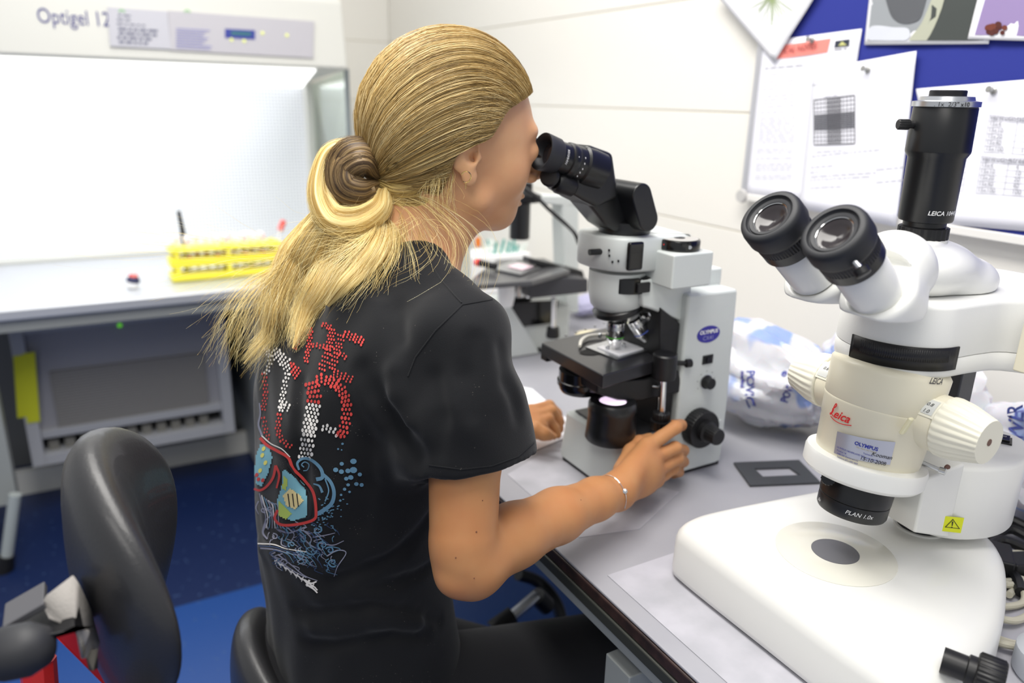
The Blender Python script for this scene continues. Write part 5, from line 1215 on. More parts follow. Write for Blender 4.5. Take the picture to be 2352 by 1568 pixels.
if len(Q) > 3:
    br = G().tube(Q, .0006, 6, sm=4).o('bracelet', M_chrome, person, label='thin silver bracelet with small heart')
    h_ = onarm(1434, 1128, .0016); G().lathe([(.0006, 0), (.0030, .0004), (.0030, .0010), (.0006, .0014)], h_, Vector(EYE)-h_, 8).o('heart_charm', M_chrome, br)
for px, py, r in ((1094, 1221, .0009), (1047, 1280, .0008), (1108, 1149, .0006), (1089, 1327, .0007), (1334, 1148, .0006)):
    q = onarm(px, py, .0002)
    if q is not None: G().lathe([(r, 0), (r*.6, .0003)], q, Vector(EYE)-q, 8).o('mole', mat('mole', (110, 66, 45), .6), body)

# eyebrow and lashes
BVh = BVHTree.FromPolygons([Vector(p) for p in hv_], hf_.tolist())
def facept(x, y, z, off=.0004):
    c = Vector((.40, YH, 1.28)); d = (Vector((x, y, z))-c).normalized(); h = BVh.ray_cast(c+d*.25, -d); return h[0]+h[1]*off if h[0] is not None else None
for s_ in (-1, 1):
    g = G()
    for k in range(46):
        t_ = k/45; yy = YH+s_*(.014+.034*t_); zz = 1.3015+.006*math.sin(t_*2.6)+random.gauss(0, .0012); a = facept(.5, yy, zz, .0002); b = facept(.5, yy+s_*.005, zz+.0015, .0012)
        if a and b: g.tube([a, b], [.00045, .0001], 4, sm=1)
    g.o('eyebrow', mat('brow_brown', (120, 92, 62), .7), body, kind='stuff')
    g = G()
    for k in range(26):
        t_ = k/25; yy = YH+s_*(.020+.024*t_); a = facept(.5, yy, 1.2675-.002*math.sin(t_*3.1), 0)
        if a: g.tube([a, a+Vector((.0055, s_*.0025*(t_-.2), -.0035))], [.0004, .0001], 4, sm=1)
    g.o('eyelashes', mat('lash_dark', (44, 34, 30), .7), body, kind='stuff')

bm = bmesh.new(); bmesh.ops.create_uvsphere(bm, u_segments=24, v_segments=12, radius=1); P = [v.co.copy() for v in bm.verts]; FQ = [[v.index for v in f.verts] for f in bm.faces]; bm.free()
for zc_, xc_, rx, ry, rz in ((1.2172, .4728, .0092, .0165, .0042), (1.2080, .4698, .0092, .0145, .0046)):
    mk('lip', [(xc_+p.x*rx, YH+p.y*ry, zc_+p.z*rz) for p in P], FQ, mat('lip_pink', (188, 112, 98), .4, sss=.1), body, sharp=180)
# ---- hair
HC = V(.384, YH, 1.301); HR = V(.1075, .0835, .1005)
def dirE(p): return (np.asarray(p)-HC)/HR
def ray_ell(px, py):
    d = ray(px, py); d = d/np.linalg.norm(d); o = (EYE-HC)/HR; dd = d/HR; A = dd@dd; B = 2*o@dd; C = o@o-1; D = B*B-4*A*C
    t = (-B-math.sqrt(max(D, 0)))/(2*A); p = o+dd*t; return p/np.linalg.norm(p)
near = [(1228, 196), (1222, 212), (1190, 238), (1165, 258), (1145, 292), (1126, 318), (1100, 326), (1078, 338), (1056, 352), (1043, 372), (1034, 400), (1020, 430), (1000, 455), (965, 480), (925, 505)]
nd = [ray_ell(*p) for p in near]
ft = V(.92, 0, .40); ft /= np.linalg.norm(ft); bk = V(-.50, 0, -.86); bk /= np.linalg.norm(bk)
nd = [n for n in nd if n[1] < -.05]
loop = [ft]+nd+[bk]+[n*V(1, -1, 1) for n in nd[::-1]]
KP = ray_ell(868, 408)
NU, NV = 1100, 56
Lp, _ = catmull([Vector(p) for p in loop], [0]*len(loop), 40, True); Lp = np.array([tuple(p) for p in Lp])
seglen = np.linalg.norm(np.roll(Lp, -1, 0)-Lp, axis=1); cum = np.concatenate([[0], np.cumsum(seglen)])
def loop_at(u): s_ = (u % 1)*cum[-1]; i = np.clip(np.searchsorted(cum, s_)-1, 0, len(Lp)-1); w_ = (s_-cum[i])/np.maximum(seglen[i], 1e-9); p = Lp[i]*(1-w_)[:, None]+Lp[(i+1) % len(Lp)]*w_[:, None]; return p/np.linalg.norm(p, axis=1)[:, None]
rn = np.random.default_rng(3)
def noise1(u, n, seed):
    t = np.random.default_rng(seed).normal(size=n); x = (u % 1)*n; i = np.floor(x).astype(int); w_ = x-i; w_ = w_*w_*(3-2*w_); return t[i % n]*(1-w_)+t[(i+1) % n]*w_
def scalp(u, v, off=0.0, detail=1.0):
    """u round the hairline, v from hairline (0) to knot (1)"""
    A = loop_at(u); cu_ = np.clip((A[:, 0]+.05)/.95, 0, 1)**1.3*1.35+.10*np.clip(A[:, 2]+.5, 0, 1); M = A*.50+KP*.50+np.outer(cu_, V(-.10, 0, 1))+np.outer(.35*(np.abs(A[:, 1])), V(0, 1, 0))*np.sign(A[:, 1])[:, None]
    M = M/np.maximum(np.linalg.norm(M, axis=1), .75)[:, None]; M = M*np.maximum(1, np.linalg.norm(M, axis=1))[:, None]
    D = ((1-v)**2)[:, None]*A+(2*v*(1-v))[:, None]*M*1.15+(v*v)[:, None]*KP; D /= np.linalg.norm(D, axis=1)[:, None]
    up = np.exp(-((v-.45)/.3)**2)
    r = 1+.010+.017*up*np.clip(D[:, 2]+.3, 0, 1)
    r = r+detail*(.0080*noise1(u+.006*np.sin(5*v), 47, 1)*np.sin(math.pi*np.clip(v, .03, .97))**.6+.0030*noise1(u+.004*np.sin(9*v+1), 150, 2)+.0012*noise1(u, 400, 5))
    r = r-.030*np.clip((v-.93)/.07, 0, 1)-.014*np.clip((.06-v)/.06, 0, 1)
    P = HC+D*HR*r[:, None]; N = D/HR; N /= np.linalg.norm(N, axis=1)[:, None]
    return P+N*off, N
def hair_mat(name, dark, mid, light, su=260, brownroot=0):
    m = bpy.data.materials.new(name); m.use_nodes = True; nt = m.node_tree; b = nt.nodes['Principled BSDF']; b.inputs['Roughness'].default_value = .38; b.inputs['Specular IOR Level'].default_value = .45
    b.inputs['Anisotropic'].default_value = .5
    uv = nt.nodes.new('ShaderNodeUVMap'); uv.uv_map = 'UVMap'; mp = nt.nodes.new('ShaderNodeMapping'); mp.inputs['Scale'].default_value = (su, 1.6, 1); L = nt.links.new
    n = nt.nodes.new('ShaderNodeTexNoise'); n.inputs['Scale'].default_value = 1; n.inputs['Detail'].default_value = 4; n.inputs['Roughness'].default_value = .65
    mp2 = nt.nodes.new('ShaderNodeMapping'); mp2.inputs['Scale'].default_value = (su/7, 1.2, 1); n2 = nt.nodes.new('ShaderNodeTexNoise'); n2.inputs['Scale'].default_value = 1; n2.inputs['Detail'].default_value = 2
    ad = nt.nodes.new('ShaderNodeMath'); ad.operation = 'ADD'; hf = nt.nodes.new('ShaderNodeMath'); hf.operation = 'MULTIPLY'; hf.inputs[1].default_value = .5
    cr = nt.nodes.new('ShaderNodeValToRGB'); e = cr.color_ramp.elements; e[0].position = .42; e[0].color = srgb(dark); e[1].position = .60; e[1].color = srgb(light); k = e.new(.50); k.color = srgb(mid)
    bp = nt.nodes.new('ShaderNodeBump'); bp.inputs['Strength'].default_value = .5; bp.inputs['Distance'].default_value = .0008
    L(uv.outputs[0], mp.inputs[0]); L(mp.outputs[0], n.inputs['Vector']); L(uv.outputs[0], mp2.inputs[0]); L(mp2.outputs[0], n2.inputs['Vector']); L(n.outputs['Fac'], ad.inputs[0]); L(n2.outputs['Fac'], ad.inputs[1]); L(ad.outputs[0], hf.inputs[0])
    L(hf.outputs[0], cr.inputs['Fac']); L(cr.outputs['Color'], b.inputs['Base Color']); L(n.outputs['Fac'], bp.inputs['Height']); L(bp.outputs[0], b.inputs['Normal']); return m
def adduv(o, uvs):
    me = o.data; lay = me.uv_layers.new(name='UVMap'); li = np.zeros(len(me.loops), int); me.loops.foreach_get('vertex_index', li); lay.data.foreach_set('uv', np.asarray(uvs, float)[li].ravel())
M_hair = hair_mat('dark_blonde_hair', (104, 80, 36), (178, 148, 80), (240, 214, 140))
M_str = hair_mat('hair_strand', (112, 86, 44), (200, 168, 104), (255, 236, 182), 60)
M_tail = hair_mat('light_blonde_hair', (176, 138, 70), (228, 196, 120), (252, 236, 178), 170)
M_tails = hair_mat('light_hair_strand', (206, 170, 96), (246, 220, 146), (255, 248, 204), 60)
M_knot = hair_mat('brown_hair', (62, 46, 32), (116, 92, 60), (178, 150, 104), 150)
us = np.arange(NU)/NU; vv = np.linspace(0, .992, NV)
rows = []; uvs = []
for v_ in vv: p, n = scalp(us, np.full(NU, v_)); rows.append(p); uvs.append(np.stack([us, np.full(NU, v_)], 1))
Vh = np.concatenate(rows); I = np.arange(NV*NU).reshape(NV, NU); Fh = np.stack([I[:-1], np.roll(I[:-1], -1, 1), np.roll(I[1:], -1, 1), I[1:]], -1).reshape(-1, 4)
hair = mk('hair', Vh, Fh, M_hair, person, sharp=180); adduv(hair, np.concatenate(uvs)); hair['label'] = 'dark blonde hair swept back over the head'
def strands(name, paths, rads, m, parent, uvx):
    """paths (N,K,3), rads (N,K): three-sided tapered tubes in one mesh"""
    N_, K_, _ = paths.shape; T = np.gradient(paths, axis=1); T /= np.maximum(np.linalg.norm(T, axis=2), 1e-9)[..., None]
    ref = np.array([.3, -.8, .5]); A = np.cross(T, ref); A /= np.maximum(np.linalg.norm(A, axis=2), 1e-6)[..., None]; B = np.cross(T, A)
    vs_ = np.stack([paths+(A*math.cos(a)+B*math.sin(a))*rads[..., None] for a in (0, 2.094, 4.189)], 2).reshape(-1, 3)
    I = np.arange(N_*K_*3).reshape(N_, K_, 3); f = np.stack([I[:, :-1], np.roll(I[:, :-1], -1, 2), np.roll(I[:, 1:], -1, 2), I[:, 1:]], -1).reshape(-1, 4)
    me = bpy.data.meshes.new(name); off_ = np.array(children_loc(parent)); vs_ = vs_-off_
    me.vertices.add(len(vs_)); me.vertices.foreach_set('co', vs_.ravel()); me.loops.add(f.size); me.loops.foreach_set('vertex_index', f.ravel()); me.polygons.add(len(f)); me.polygons.foreach_set('loop_start', np.arange(0, f.size, 4)); me.polygons.foreach_set('loop_total', np.full(len(f), 4)); me.update(calc_edges=True)
    me.polygons.foreach_set('use_smooth', np.ones(len(f), bool)); me.materials.append(m); o = bpy.data.objects.new(name, me); COL.objects.link(o); o.parent = parent; o['kind'] = 'stuff'
    uvv = np.stack([np.repeat(uvx, K_*3), np.tile(np.repeat(np.linspace(0, 1, K_), 3), N_)], 1); adduv(o, uvv); return o
# strands over the scalp
NS, KS = 5200, 20
u0 = rn.random(NS); du = rn.normal(0, .010, NS); va = rn.random(NS)*.25*(rn.random(NS) < .35); vb_ = .99-rn.random(NS)*.25*(rn.random(NS) < .2)
lift = np.abs(rn.normal(0, .0008, NS))+.0001; fly = rn.random(NS) < .03
paths = []
for k in range(KS):
    t = k/(KS-1); v_ = va+(vb_-va)*t; p, n = scalp(u0+du*math.sin(t*math.pi), v_, 0); lf = lift+fly*.004*math.sin(t*math.pi)
    paths.append(p+n*lf[:, None])
paths = np.stack(paths, 1); rd = np.full((NS, KS), .00022)*(.6+.8*rn.random(NS))[:, None]; rd[:, -1] *= .3; rd[:, 0] *= .4
strands('hair_strands', paths, rd, M_str, hair, rn.random(NS)*3)
# knot (bun): coiled ropes of hair
def PDp(px, py, D): return np.array(PD(px, py, D))
KD = float(((HC+KP*HR)-EYE)@(RW@np.array([0, 0, 1])))
def lock(name, pts, wid, thk, m, parent, ns=160, mstr=None, jit=.2, tipj=1.0, spread=.0, seed=0, solid=True, label=None, srad=.00022, droop=0.0):
    """pts: (px,py,depth); wid: half widths in metres per point"""
    r_ = np.random.default_rng(seed); C3 = [Vector(PDp(*p)) for p in pts]; sm = 9; Pc, w_ = catmull(C3, list(wid), sm); _, t_ = catmull(C3, list(thk), sm)
    Pn = np.array([tuple(p) for p in Pc]); w_ = np.array(w_); t_ = np.array(t_); K_ = len(Pn); T = np.gradient(Pn, axis=0); T /= np.linalg.norm(T, axis=1)[:, None]
    view = Pn-EYE; view /= np.linalg.norm(view, axis=1)[:, None]; S_ = np.cross(T, view); S_ /= np.maximum(np.linalg.norm(S_, axis=1), 1e-6)[:, None]; Q_ = np.cross(S_, T)
    o = None
    if solid:
        n = 40; rings = []; uvs = []; gr = 1+.10*noise1(np.arange(n)/n, 13, seed+1)+.06*noise1(np.arange(n)/n, 29, seed+2)
        for k in range(K_):
            an = 2*np.pi*np.arange(n)/n+k*.015; rings.append(Pn[k]+np.outer(np.cos(an)*gr, S_[k])*w_[k]+np.outer(np.sin(an)*gr, Q_[k])*t_[k]); uvs.append(np.stack([np.arange(n)/n+seed*.13, np.full(n, k/K_)], 1))
        I = np.arange(K_*n).reshape(K_, n); f = np.stack([I[:-1], np.roll(I[:-1], -1, 1), np.roll(I[1:], -1, 1), I[1:]], -1).reshape(-1, 4)
        o = mk(name, np.concatenate(rings), f, m, parent, sharp=180, label=label); adduv(o, np.concatenate(uvs))
    a = r_.random(ns)*2*np.pi; rr = np.sqrt(r_.random(ns))*1.08; rr = np.where(r_.random(ns) < .6, .95+.13*r_.random(ns), rr); fl = (r_.random(ns) < .16)
    tt_ = np.linspace(0, 1, K_)
    ph1, ph2 = r_.random(ns)*6.3, r_.random(ns)*6.3; amp = .0010+.0032*fl*r_.random(ns); end = (r_.random(ns)*.55+.45)**.5; end[fl] = .5+.5*r_.random(fl.sum())
    start = np.zeros(ns); cidx = lambda s_: np.clip(s_*(K_-1), 0, K_-1.001)
    KK = 26; out = []; rads = []
    sp = r_.normal(0, 1, (ns, 3))*spread
    for k in range(KK):
        q = k/(KK-1); s_ = q*end*1.0; x = cidx(s_); i = x.astype(int); g_ = (x-i)[:, None]
        P_ = Pn[i]*(1-g_)+Pn[np.minimum(i+1, K_-1)]*g_; S1 = S_[i]; Q1 = Q_[i]; W1 = w_[i]; T1 = t_[i]; aa = a+q*.6
        grow = 1+tipj*q*q*jit*3
        P_ = P_+S1*(np.cos(aa)*rr*W1*grow)[:, None]+Q1*(np.sin(aa)*rr*T1*grow)[:, None]
        P_ = P_+S1*(amp*np.sin(ph1+q*(5+4*fl))*q)[:, None]*2+Q1*(amp*np.sin(ph2+q*6)*q)[:, None]+sp*q*q+np.array([0, 0, -droop])*q*q*fl[:, None]
        out.append(P_); rads.append(srad*(1-.75*q)*(.7+.6*r_.random(ns)))
    strands('hair_strands', np.stack(out, 1), np.stack(rads, 1), mstr or m, o if o is not None else parent, r_.random(ns)*3)
    return o
k0 = KD-.012
def shirtD(px, py, off=.014):
    d = Vector(ray(px, py)); h = BV.ray_cast(Vector(EYE), d.normalized())
    return .86 if h[0] is None else float(np.array(h[0]-Vector(EYE))@(RW@np.array([0, 0, 1])))-off
bun = lock('bun', [(868, 405, KD-.004), (850, 352, k0-.012), (812, 345, k0-.020), (784, 368, k0-.016), (776, 405, k0-.016), (788, 438, k0-.016), (825, 450, k0-.014), (862, 440, k0-.010)], [.008, .012, .014, .015, .015, .015, .013, .008], [.010, .013, .015, .015, .015, .015, .013, .008], M_knot, hair, 260, M_knot, .05, .2, seed=11, label='dark coiled knot of hair')
lock('bun_coil', [(862, 400, k0-.002), (835, 375, k0-.030), (800, 392, k0-.026), (802, 420, k0-.026), (830, 432, k0-.022), (864, 425, k0-.004)], [.008, .012, .014, .014, .012, .006], [.008, .010, .011, .011, .010, .006], M_knot, hair, 260, M_knot, .05, .2, seed=12)
lock('bun_loop', [(858, 372, k0-.006), (815, 342, k0-.010), (765, 352, k0-.012), (742, 400, k0-.014), (740, 455, k0-.016), (765, 500, k0-.018), (820, 508, k0-.020), (872, 480, k0-.016), (885, 440, k0-.006)], [.006, .009, .011, .012, .014, .016, .015, .012, .007], [.006, .008, .010, .010, .011, .012, .012, .010, .007], M_tail, hair, 420, M_tails, .10, .4, seed=13, label='lighter loop of hair wrapped round the knot')
lock('neck_hair', [(1010, 400, KD-.012), (960, 440, KD-.018), (910, 440, KD-.016), (872, 420, KD-.010)], [.020, .020, .016, .008], [.006, .010, .010, .006], M_hair, hair, 300, M_str, .1, .3, seed=17)
# tail locks
def tl(pts, off): return [(x, y, min(shirtD(x, y, off), D) if D else shirtD(x, y, off)) for x, y, D in pts]
lock('tail_lock', tl([(770, 500, k0), (738, 545, k0), (705, 600, 0), (680, 660, 0), (668, 715, 0), (640, 745, 0), (600, 790, 0), (560, 835, 0)], .022), [.016, .019, .019, .015, .009, .004, .0015, .0008], [.010, .012, .011, .008, .005, .003, .001, .0006], M_tail, hair, 620, M_tails, .5, 1.2, .004, seed=21, label='light blonde lock falling over the back')
lock('tail_lock', tl([(830, 500, k0), (806, 555, k0), (782, 610, 0), (748, 665, 0), (712, 712, 0), (690, 755, 0), (672, 800, 0)], .020), [.014, .020, .020, .015, .009, .005, .0008], [.009, .011, .010, .008, .005, .003, .0006], M_tail, hair, 620, M_tails, .35, 1.0, .003, seed=22)
lock('tail_lock', tl([(872, 470, k0), (888, 520, k0), (868, 575, 0), (828, 620, 0), (790, 655, 0), (752, 700, 0)], .016), [.008, .012, .013, .011, .008, .003], [.006, .008, .008, .007, .005, .002], M_tail, hair, 360, M_tails, .7, 1.4, .006, seed=23)
lock('tail_lock', tl([(752, 480, k0), (715, 530, .86), (676, 580, .88), (655, 625, .90), (672, 660, 0), (705, 640, 0), (722, 600, 0)], .030), [.010, .014, .015, .012, .008, .006, .003], [.007, .009, .009, .008, .006, .005, .003], M_tail, hair, 360, M_tails, .2, .6, .002, seed=24, label='curled lock of light blonde hair')
lock('tail_lock', tl([(720, 540, .87), (680, 610, .89), (648, 670, 0), (625, 730, 0), (618, 780, 0)], .012), [.012, .015, .011, .005, .001], [.008, .010, .007, .003, .0008], M_tail, hair, 420, M_tails, .6, 1.2, .006, seed=25)
lock('tail_lock', tl([(700, 590, .89), (650, 650, .90), (610, 700, .90), (575, 770, .90), (540, 845, .90)], .020), [.012, .013, .009, .005, .002], [.008, .008, .006, .004, .002], M_tail, hair, 300, M_tails, 1.0, 2.2, .012, seed=26, solid=False)
lock('tail_lock', tl([(880, 480, k0), (910, 530, k0), (895, 590, 0), (870, 640, 0), (850, 700, 0)], .010), [.010, .014, .016, .016, .010], [.006, .006, .006, .006, .004], M_tail, hair, 110, M_tails, 1.0, 2.2, .010, seed=27, solid=False)
lock('tail_lock', tl([(900, 450, k0), (955, 490, k0-.01), (985, 560, KD-.03), (950, 600, 0), (890, 620, 0)], .010), [.010, .014, .014, .012, .008], [.006, .008, .008, .006, .004], M_tail, hair, 80, M_tails, 1.0, 2.0, .008, seed=28, solid=False)
# wisps behind the ear, stray hairs
lock('wisp', [(1018, 350, KD-.03), (1014, 400, KD-.035), (1004, 450, KD-.035), (1000, 500, KD-.03)], [.010, .011, .008, .004], [.004, .004, .004, .003], M_tail, hair, 70, M_tails, .5, 1.0, .003, seed=31, solid=False)
lock('wisp', [(1020, 345, KD-.03), (1024, 420, KD-.03), (1034, 490, KD-.02), (1044, 560, KD-.01)], [.004, .004, .005, .004], [.003, .003, .003, .003], M_tail, hair, 16, M_tails, .5, 1.0, .004, seed=32, solid=False)
for sd, off_ in ((41, .02), (42, .03), (43, .012)):
    lock('stray_hairs', [(760+20*(sd-41), 560, .86), (700, 640, .88), (640, 710, .89), (590, 790, .895)], [.02, .03, .035, .04], [.01, .012, .012, .014], M_tail, hair, 50, M_tails, .9, 2.0, .018, seed=sd, solid=False, srad=.00016)

lock('neck_hair', [(1018, 430, KD-.004), (975, 470, KD-.006), (925, 478, KD-.008), (885, 455, KD-.010)], [.014, .018, .016, .008], [.005, .008, .008, .005], M_hair, hair, 320, M_str, .15, .4, seed=51)
lock('neck_hair', [(960, 470, KD-.002), (925, 505, KD-.004), (895, 500, KD-.008), (872, 460, KD-.010)], [.010, .016, .016, .009], [.004, .007, .008, .006], M_hair, hair, 260, M_str, .2, .5, seed=52)
# ================================================================ bench-top sheets and small things
M_sheet = mat('bench_sheet', (184, 183, 191), .6, bump=(260, .1, .0003), mottle=((166, 166, 173), 18))
c0 = PZ(1395, 1322, BZ)
setp(G().b2((c0.x, -.15, BZ+.0002), (1.12, c0.y, BZ+.0010)).o('protective_sheet', M_sheet), 'pale grey protective sheet lying under the stereo microscope', 'sheet', 'protective bench sheets')
setp(G().prism([PZ(1165, 1090, BZ), PZ(1240, 1045, BZ), PZ(1560, 1130, BZ), PZ(1470, 1215, BZ), PZ(1330, 1235, BZ)], (0, 0, .0008)).o('protective_sheet', M_sheet, bevel=.0002), 'pale grey protective sheet lying beneath the forearm, beside the compound microscope', 'sheet', 'protective bench sheets')
setp(G().prism([PZ(1150, 880, BZ+.001), PZ(1222, 893, BZ+.001), PZ(1335, 990, BZ+.001), PZ(1215, 1040, BZ+.001), PZ(1120, 960, BZ+.001)], (0, 0, .0006)).o('white_paper', M_paper, bevel=.0002), 'sheet of white paper under the left hand', 'paper')
# black frame plate with window
fo = [PZ(1684, 1066, BZ), PZ(1722, 1119, BZ), PZ(1885, 1112, BZ), PZ(1835, 1060, BZ)]; fi = [PZ(1732, 1080, BZ), PZ(1752, 1099, BZ), PZ(1838, 1095, BZ), PZ(1812, 1077, BZ)]
h = Vector((0, 0, .004)); g = G(); V8 = fo+fi; g.add([p+Vector((0, 0, .0005)) for p in V8]+[p+h for p in V8], [[i, (i+1) % 4, 4+(i+1) % 4, 4+i] for i in range(4)]+[[8+i, 12+i, 12+(i+1) % 4, 8+(i+1) % 4] for i in range(4)]+[[i, 8+i, 8+(i+1) % 4, (i+1) % 4] for i in range(4)]+[[4+i, 4+(i+1) % 4, 12+(i+1) % 4, 12+i] for i in range(4)])
setp(g.o('frame_plate', mat('charcoal', (62, 64, 68), .5), bevel=.0012), 'charcoal rectangular plate with a window lying in front of the plastic bag', 'plate')
# ---- plastic bags
def bag_mat(name, seed, base=(206, 206, 212), blue=(140, 160, 208), amount=.57):
    m = bpy.data.materials.new(name); m.use_nodes = True; nt = m.node_tree; b = nt.nodes['Principled BSDF']; L = nt.links.new
    b.inputs['Roughness'].default_value = .28; b.inputs['Transmission Weight'].default_value = .0; b.inputs['Subsurface Weight'].default_value = .3; b.inputs['Subsurface Scale'].default_value = .02
    tc = nt.nodes.new('ShaderNodeTexCoord'); mp = nt.nodes.new('ShaderNodeMapping'); mp.inputs['Location'].default_value = (seed, seed*2, 0); n = nt.nodes.new('ShaderNodeTexNoise'); n.inputs['Scale'].default_value = 15; n.inputs['Detail'].default_value = 1
    cr = nt.nodes.new('ShaderNodeValToRGB'); e = cr.color_ramp.elements; e[0].position = amount-.02; e[0].color = srgb(base); e[1].position = amount+.03; e[1].color = srgb(blue)
    L(tc.outputs['Object'], mp.inputs[0]); L(mp.outputs[0], n.inputs['Vector']); L(n.outputs['Fac'], cr.inputs['Fac']); L(cr.outputs['Color'], b.inputs['Base Color'])
    v = nt.nodes.new('ShaderNodeTexVoronoi'); v.inputs['Scale'].default_value = 28; bp = nt.nodes.new('ShaderNodeBump'); bp.inputs['Strength'].default_value = .5; bp.inputs['Distance'].default_value = .006
    L(tc.outputs['Object'], v.inputs['Vector']); L(v.outputs['Distance'], bp.inputs['Height']); L(bp.outputs[0], b.inputs['Normal']); return m
def crumple(name, c, r, m, label, cat, seed, amp=.42, sub=5, zmin=None, freq=2.2):
    bm = bmesh.new(); bmesh.ops.create_icosphere(bm, subdivisions=sub, radius=1); r_ = np.random.default_rng(seed)
    P = np.array([v.co[:] for v in bm.verts]); F_ = [[v.index for v in f.verts] for f in bm.faces]; bm.free()
    pk = r_.normal(size=(int(26*freq), 3)); pk /= np.linalg.norm(pk, axis=1)[:, None]; hgt = r_.random(len(pk))
    # faceted: support of random planes gives flat creased panels
    dpl = .72+amp*hgt; t = (dpl[None]/np.maximum(P@pk.T, .12)); rad = np.minimum(t.min(1), 1.25)
    k2 = r_.normal(size=(60, 3)); k2 /= np.linalg.norm(k2, axis=1)[:, None]; rad += .045*np.abs(np.sin(P@k2[0]*7+2*np.sin(P@k2[1]*6)))+.05*np.abs(np.sin(P@k2[4]*11+2*np.sin(P@k2[5]*5)))+.02*np.abs(np.sin(P@k2[2]*31+2*np.sin(P@k2[3]*17)))-.06
    Q = np.array(c)+P*rad[:, None]*np.array(r)
    if zmin is not None: Q[:, 2] = np.maximum(Q[:, 2], zmin)
    Q[:, 0] = np.minimum(Q[:, 0], WX-.035)
    o = mk(name, Q, F_, m, loc=c, sharp=22); setp(o, label, cat); return o, BVHTree.FromPolygons([Vector(p) for p in Q], F_)
Mb1 = bag_mat('printed_plastic', 1.3)
b1, bv1 = crumple('plastic_bag', (.985, .855, BZ+.085), (.095, .14, .095), Mb1, 'crumpled translucent plastic bag with blue print between the two microscopes', 'plastic bag', 4, zmin=BZ+.001)
b2, bv2 = crumple('plastic_bag', (1.075, .68, BZ+.115), (.07, .15, .125), bag_mat('printed_plastic_pale', 4.1, (214, 214, 220), (164, 180, 220), .53), 'taller pale plastic bag with blue patches behind the zoom knob of the stereo microscope', 'plastic bag', 9, zmin=BZ+.001)
b3, bv3 = crumple('plastic_bag', (1.075, .44, BZ+.09), (.07, .11, .095), bag_mat('printed_plastic_right', 7.7, (210, 210, 218), (150, 168, 214), .54), 'plastic bag with large blue letters at the right edge behind the power housing', 'plastic bag', 14, zmin=BZ+.001)
for o_ in (b1, b2, b3): o_['group'] = 'printed plastic bags along the wall'
def bagtext(s_, px, py, ang, size, m, bvs, par):
    """flat letters laid on the plastic: centre pixel, screen angle"""
    up = Vector(RW@np.array([0, -1, 0])); rt = Vector(RW@np.array([1, 0, 0]))
    d = Vector(ray(px, py)).normalized(); best = None
    for bv in bvs:
        h = bv.ray_cast(Vector(EYE), d)
        if h[0] is not None and (best is None or h[3] < best[3]): best = h
    if best is None: return
    n = best[1] if best[1].dot(d) < 0 else -best[1]; n = (n-d*1.2).normalized(); u = (rt*math.cos(ang)-up*math.sin(ang)); u = (u-n*u.dot(n)).normalized(); v = n.cross(u)
    def fn(a, b):
        p = best[0]+u*a+v*b+n*.03; h = None
        for bv in bvs:
            q = bv.ray_cast(p, -n)
            if q[0] is not None and (h is None or q[3] < h[3]): h = q
        return (h[0]+n*.0012) if h is not None and h[3] < .06 else best[0]+u*a+v*b+n*.001
    text(s_, size, fn, m, par, bold=.0004)
MB_ = mat('bag_ink', (62, 70, 150), .5)
bagtext('POVIC', 1716, 850, math.pi/2, .020, MB_, [bv1, bv2], b1); bagtext('medical', 1702, 852, math.pi/2, .009, MB_, [bv1, bv2], b1)
bagtext('POVI', 1808, 925, -math.pi/2+.3, .016, MB_, [bv1, bv2], b1); bagtext('N', 1722, 995, -.3, .022, MB_, [bv1], b1)
bagtext('POWER', 2350, 1072, -math.pi/2, .024, mat('bag_ink2', (72, 84, 160), .5), [bv3], b3)
bagtext('e', 1792, 862, .5, .02, MB_, [bv1, bv2], b1)
crumple('glove', tuple(PZ(1352, 790, BZ+.03)), (.045, .04, .034), mat('latex', (232, 222, 190), .6), 'crumpled cream latex glove behind the stage of the compound microscope', 'glove', 21, sub=4, zmin=BZ+.001)
crumple('purple_cloth', tuple(PZ(1345, 700, BZ+.03)), (.06, .05, .03), mat('lilac_cloth', (186, 184, 214), .7), 'folded lilac cloth behind the latex glove', 'cloth', 22, sub=4, zmin=BZ+.001)
crumple('tissue', tuple(PZ(1700, 790, BZ+.10)), (.07, .07, .05), mat('peach_paper', (240, 226, 204), .7), 'crumpled cream paper tissue against the wall beside the compound microscope', 'tissue', 23, sub=4)['x'] if False else None
# ---- cables
M_cab = mat('beige_cable', (190, 186, 168), .5)
ct = thing('coiled_cable', PZ(2300, 1400, BZ), 'coiled beige mains cable behind the white microscope base', 'cable')
def zc(pts, dz=.006): return [PZ(px, py, BZ+dz+(k % 3)*.003)+Vector((.008, -.004, 0)) for k, (px, py) in enumerate(pts)]
for pts in ([(2262, 1300), (2310, 1320), (2335, 1360), (2330, 1385), (2290, 1393), (2262, 1388), (2250, 1370), (2268, 1345), (2310, 1343)], [(2262, 1345), (2300, 1335), (2345, 1345), (2350, 1400), (2320, 1424), (2280, 1420), (2252, 1400), (2245, 1430), (2262, 1460), (2310, 1478), (2370, 1485)],
            [(2238, 1445), (2258, 1468), (2300, 1482), (2370, 1492)], [(2250, 1400), (2262, 1360), (2290, 1340), (2312, 1352), (2300, 1366)], [(2300, 1270), (2335, 1272), (2370, 1290)], [(2262, 1297), (2300, 1312), (2330, 1330), (2370, 1332)]):
    G().tube(zc(pts), .0040, 10).o('cable_loop', M_cab, ct)
pt = thing('power_adapter', PZ(2300, 1230, BZ), 'black power plugs and leads heaped behind the microscope base', 'power plug')
G().box(PZ(2285, 1285, BZ+.014), (.05, .035, .026), Matrix.Rotation(.6, 3, 'Z')).o('plug_body', M_black, pt, bevel=.003)
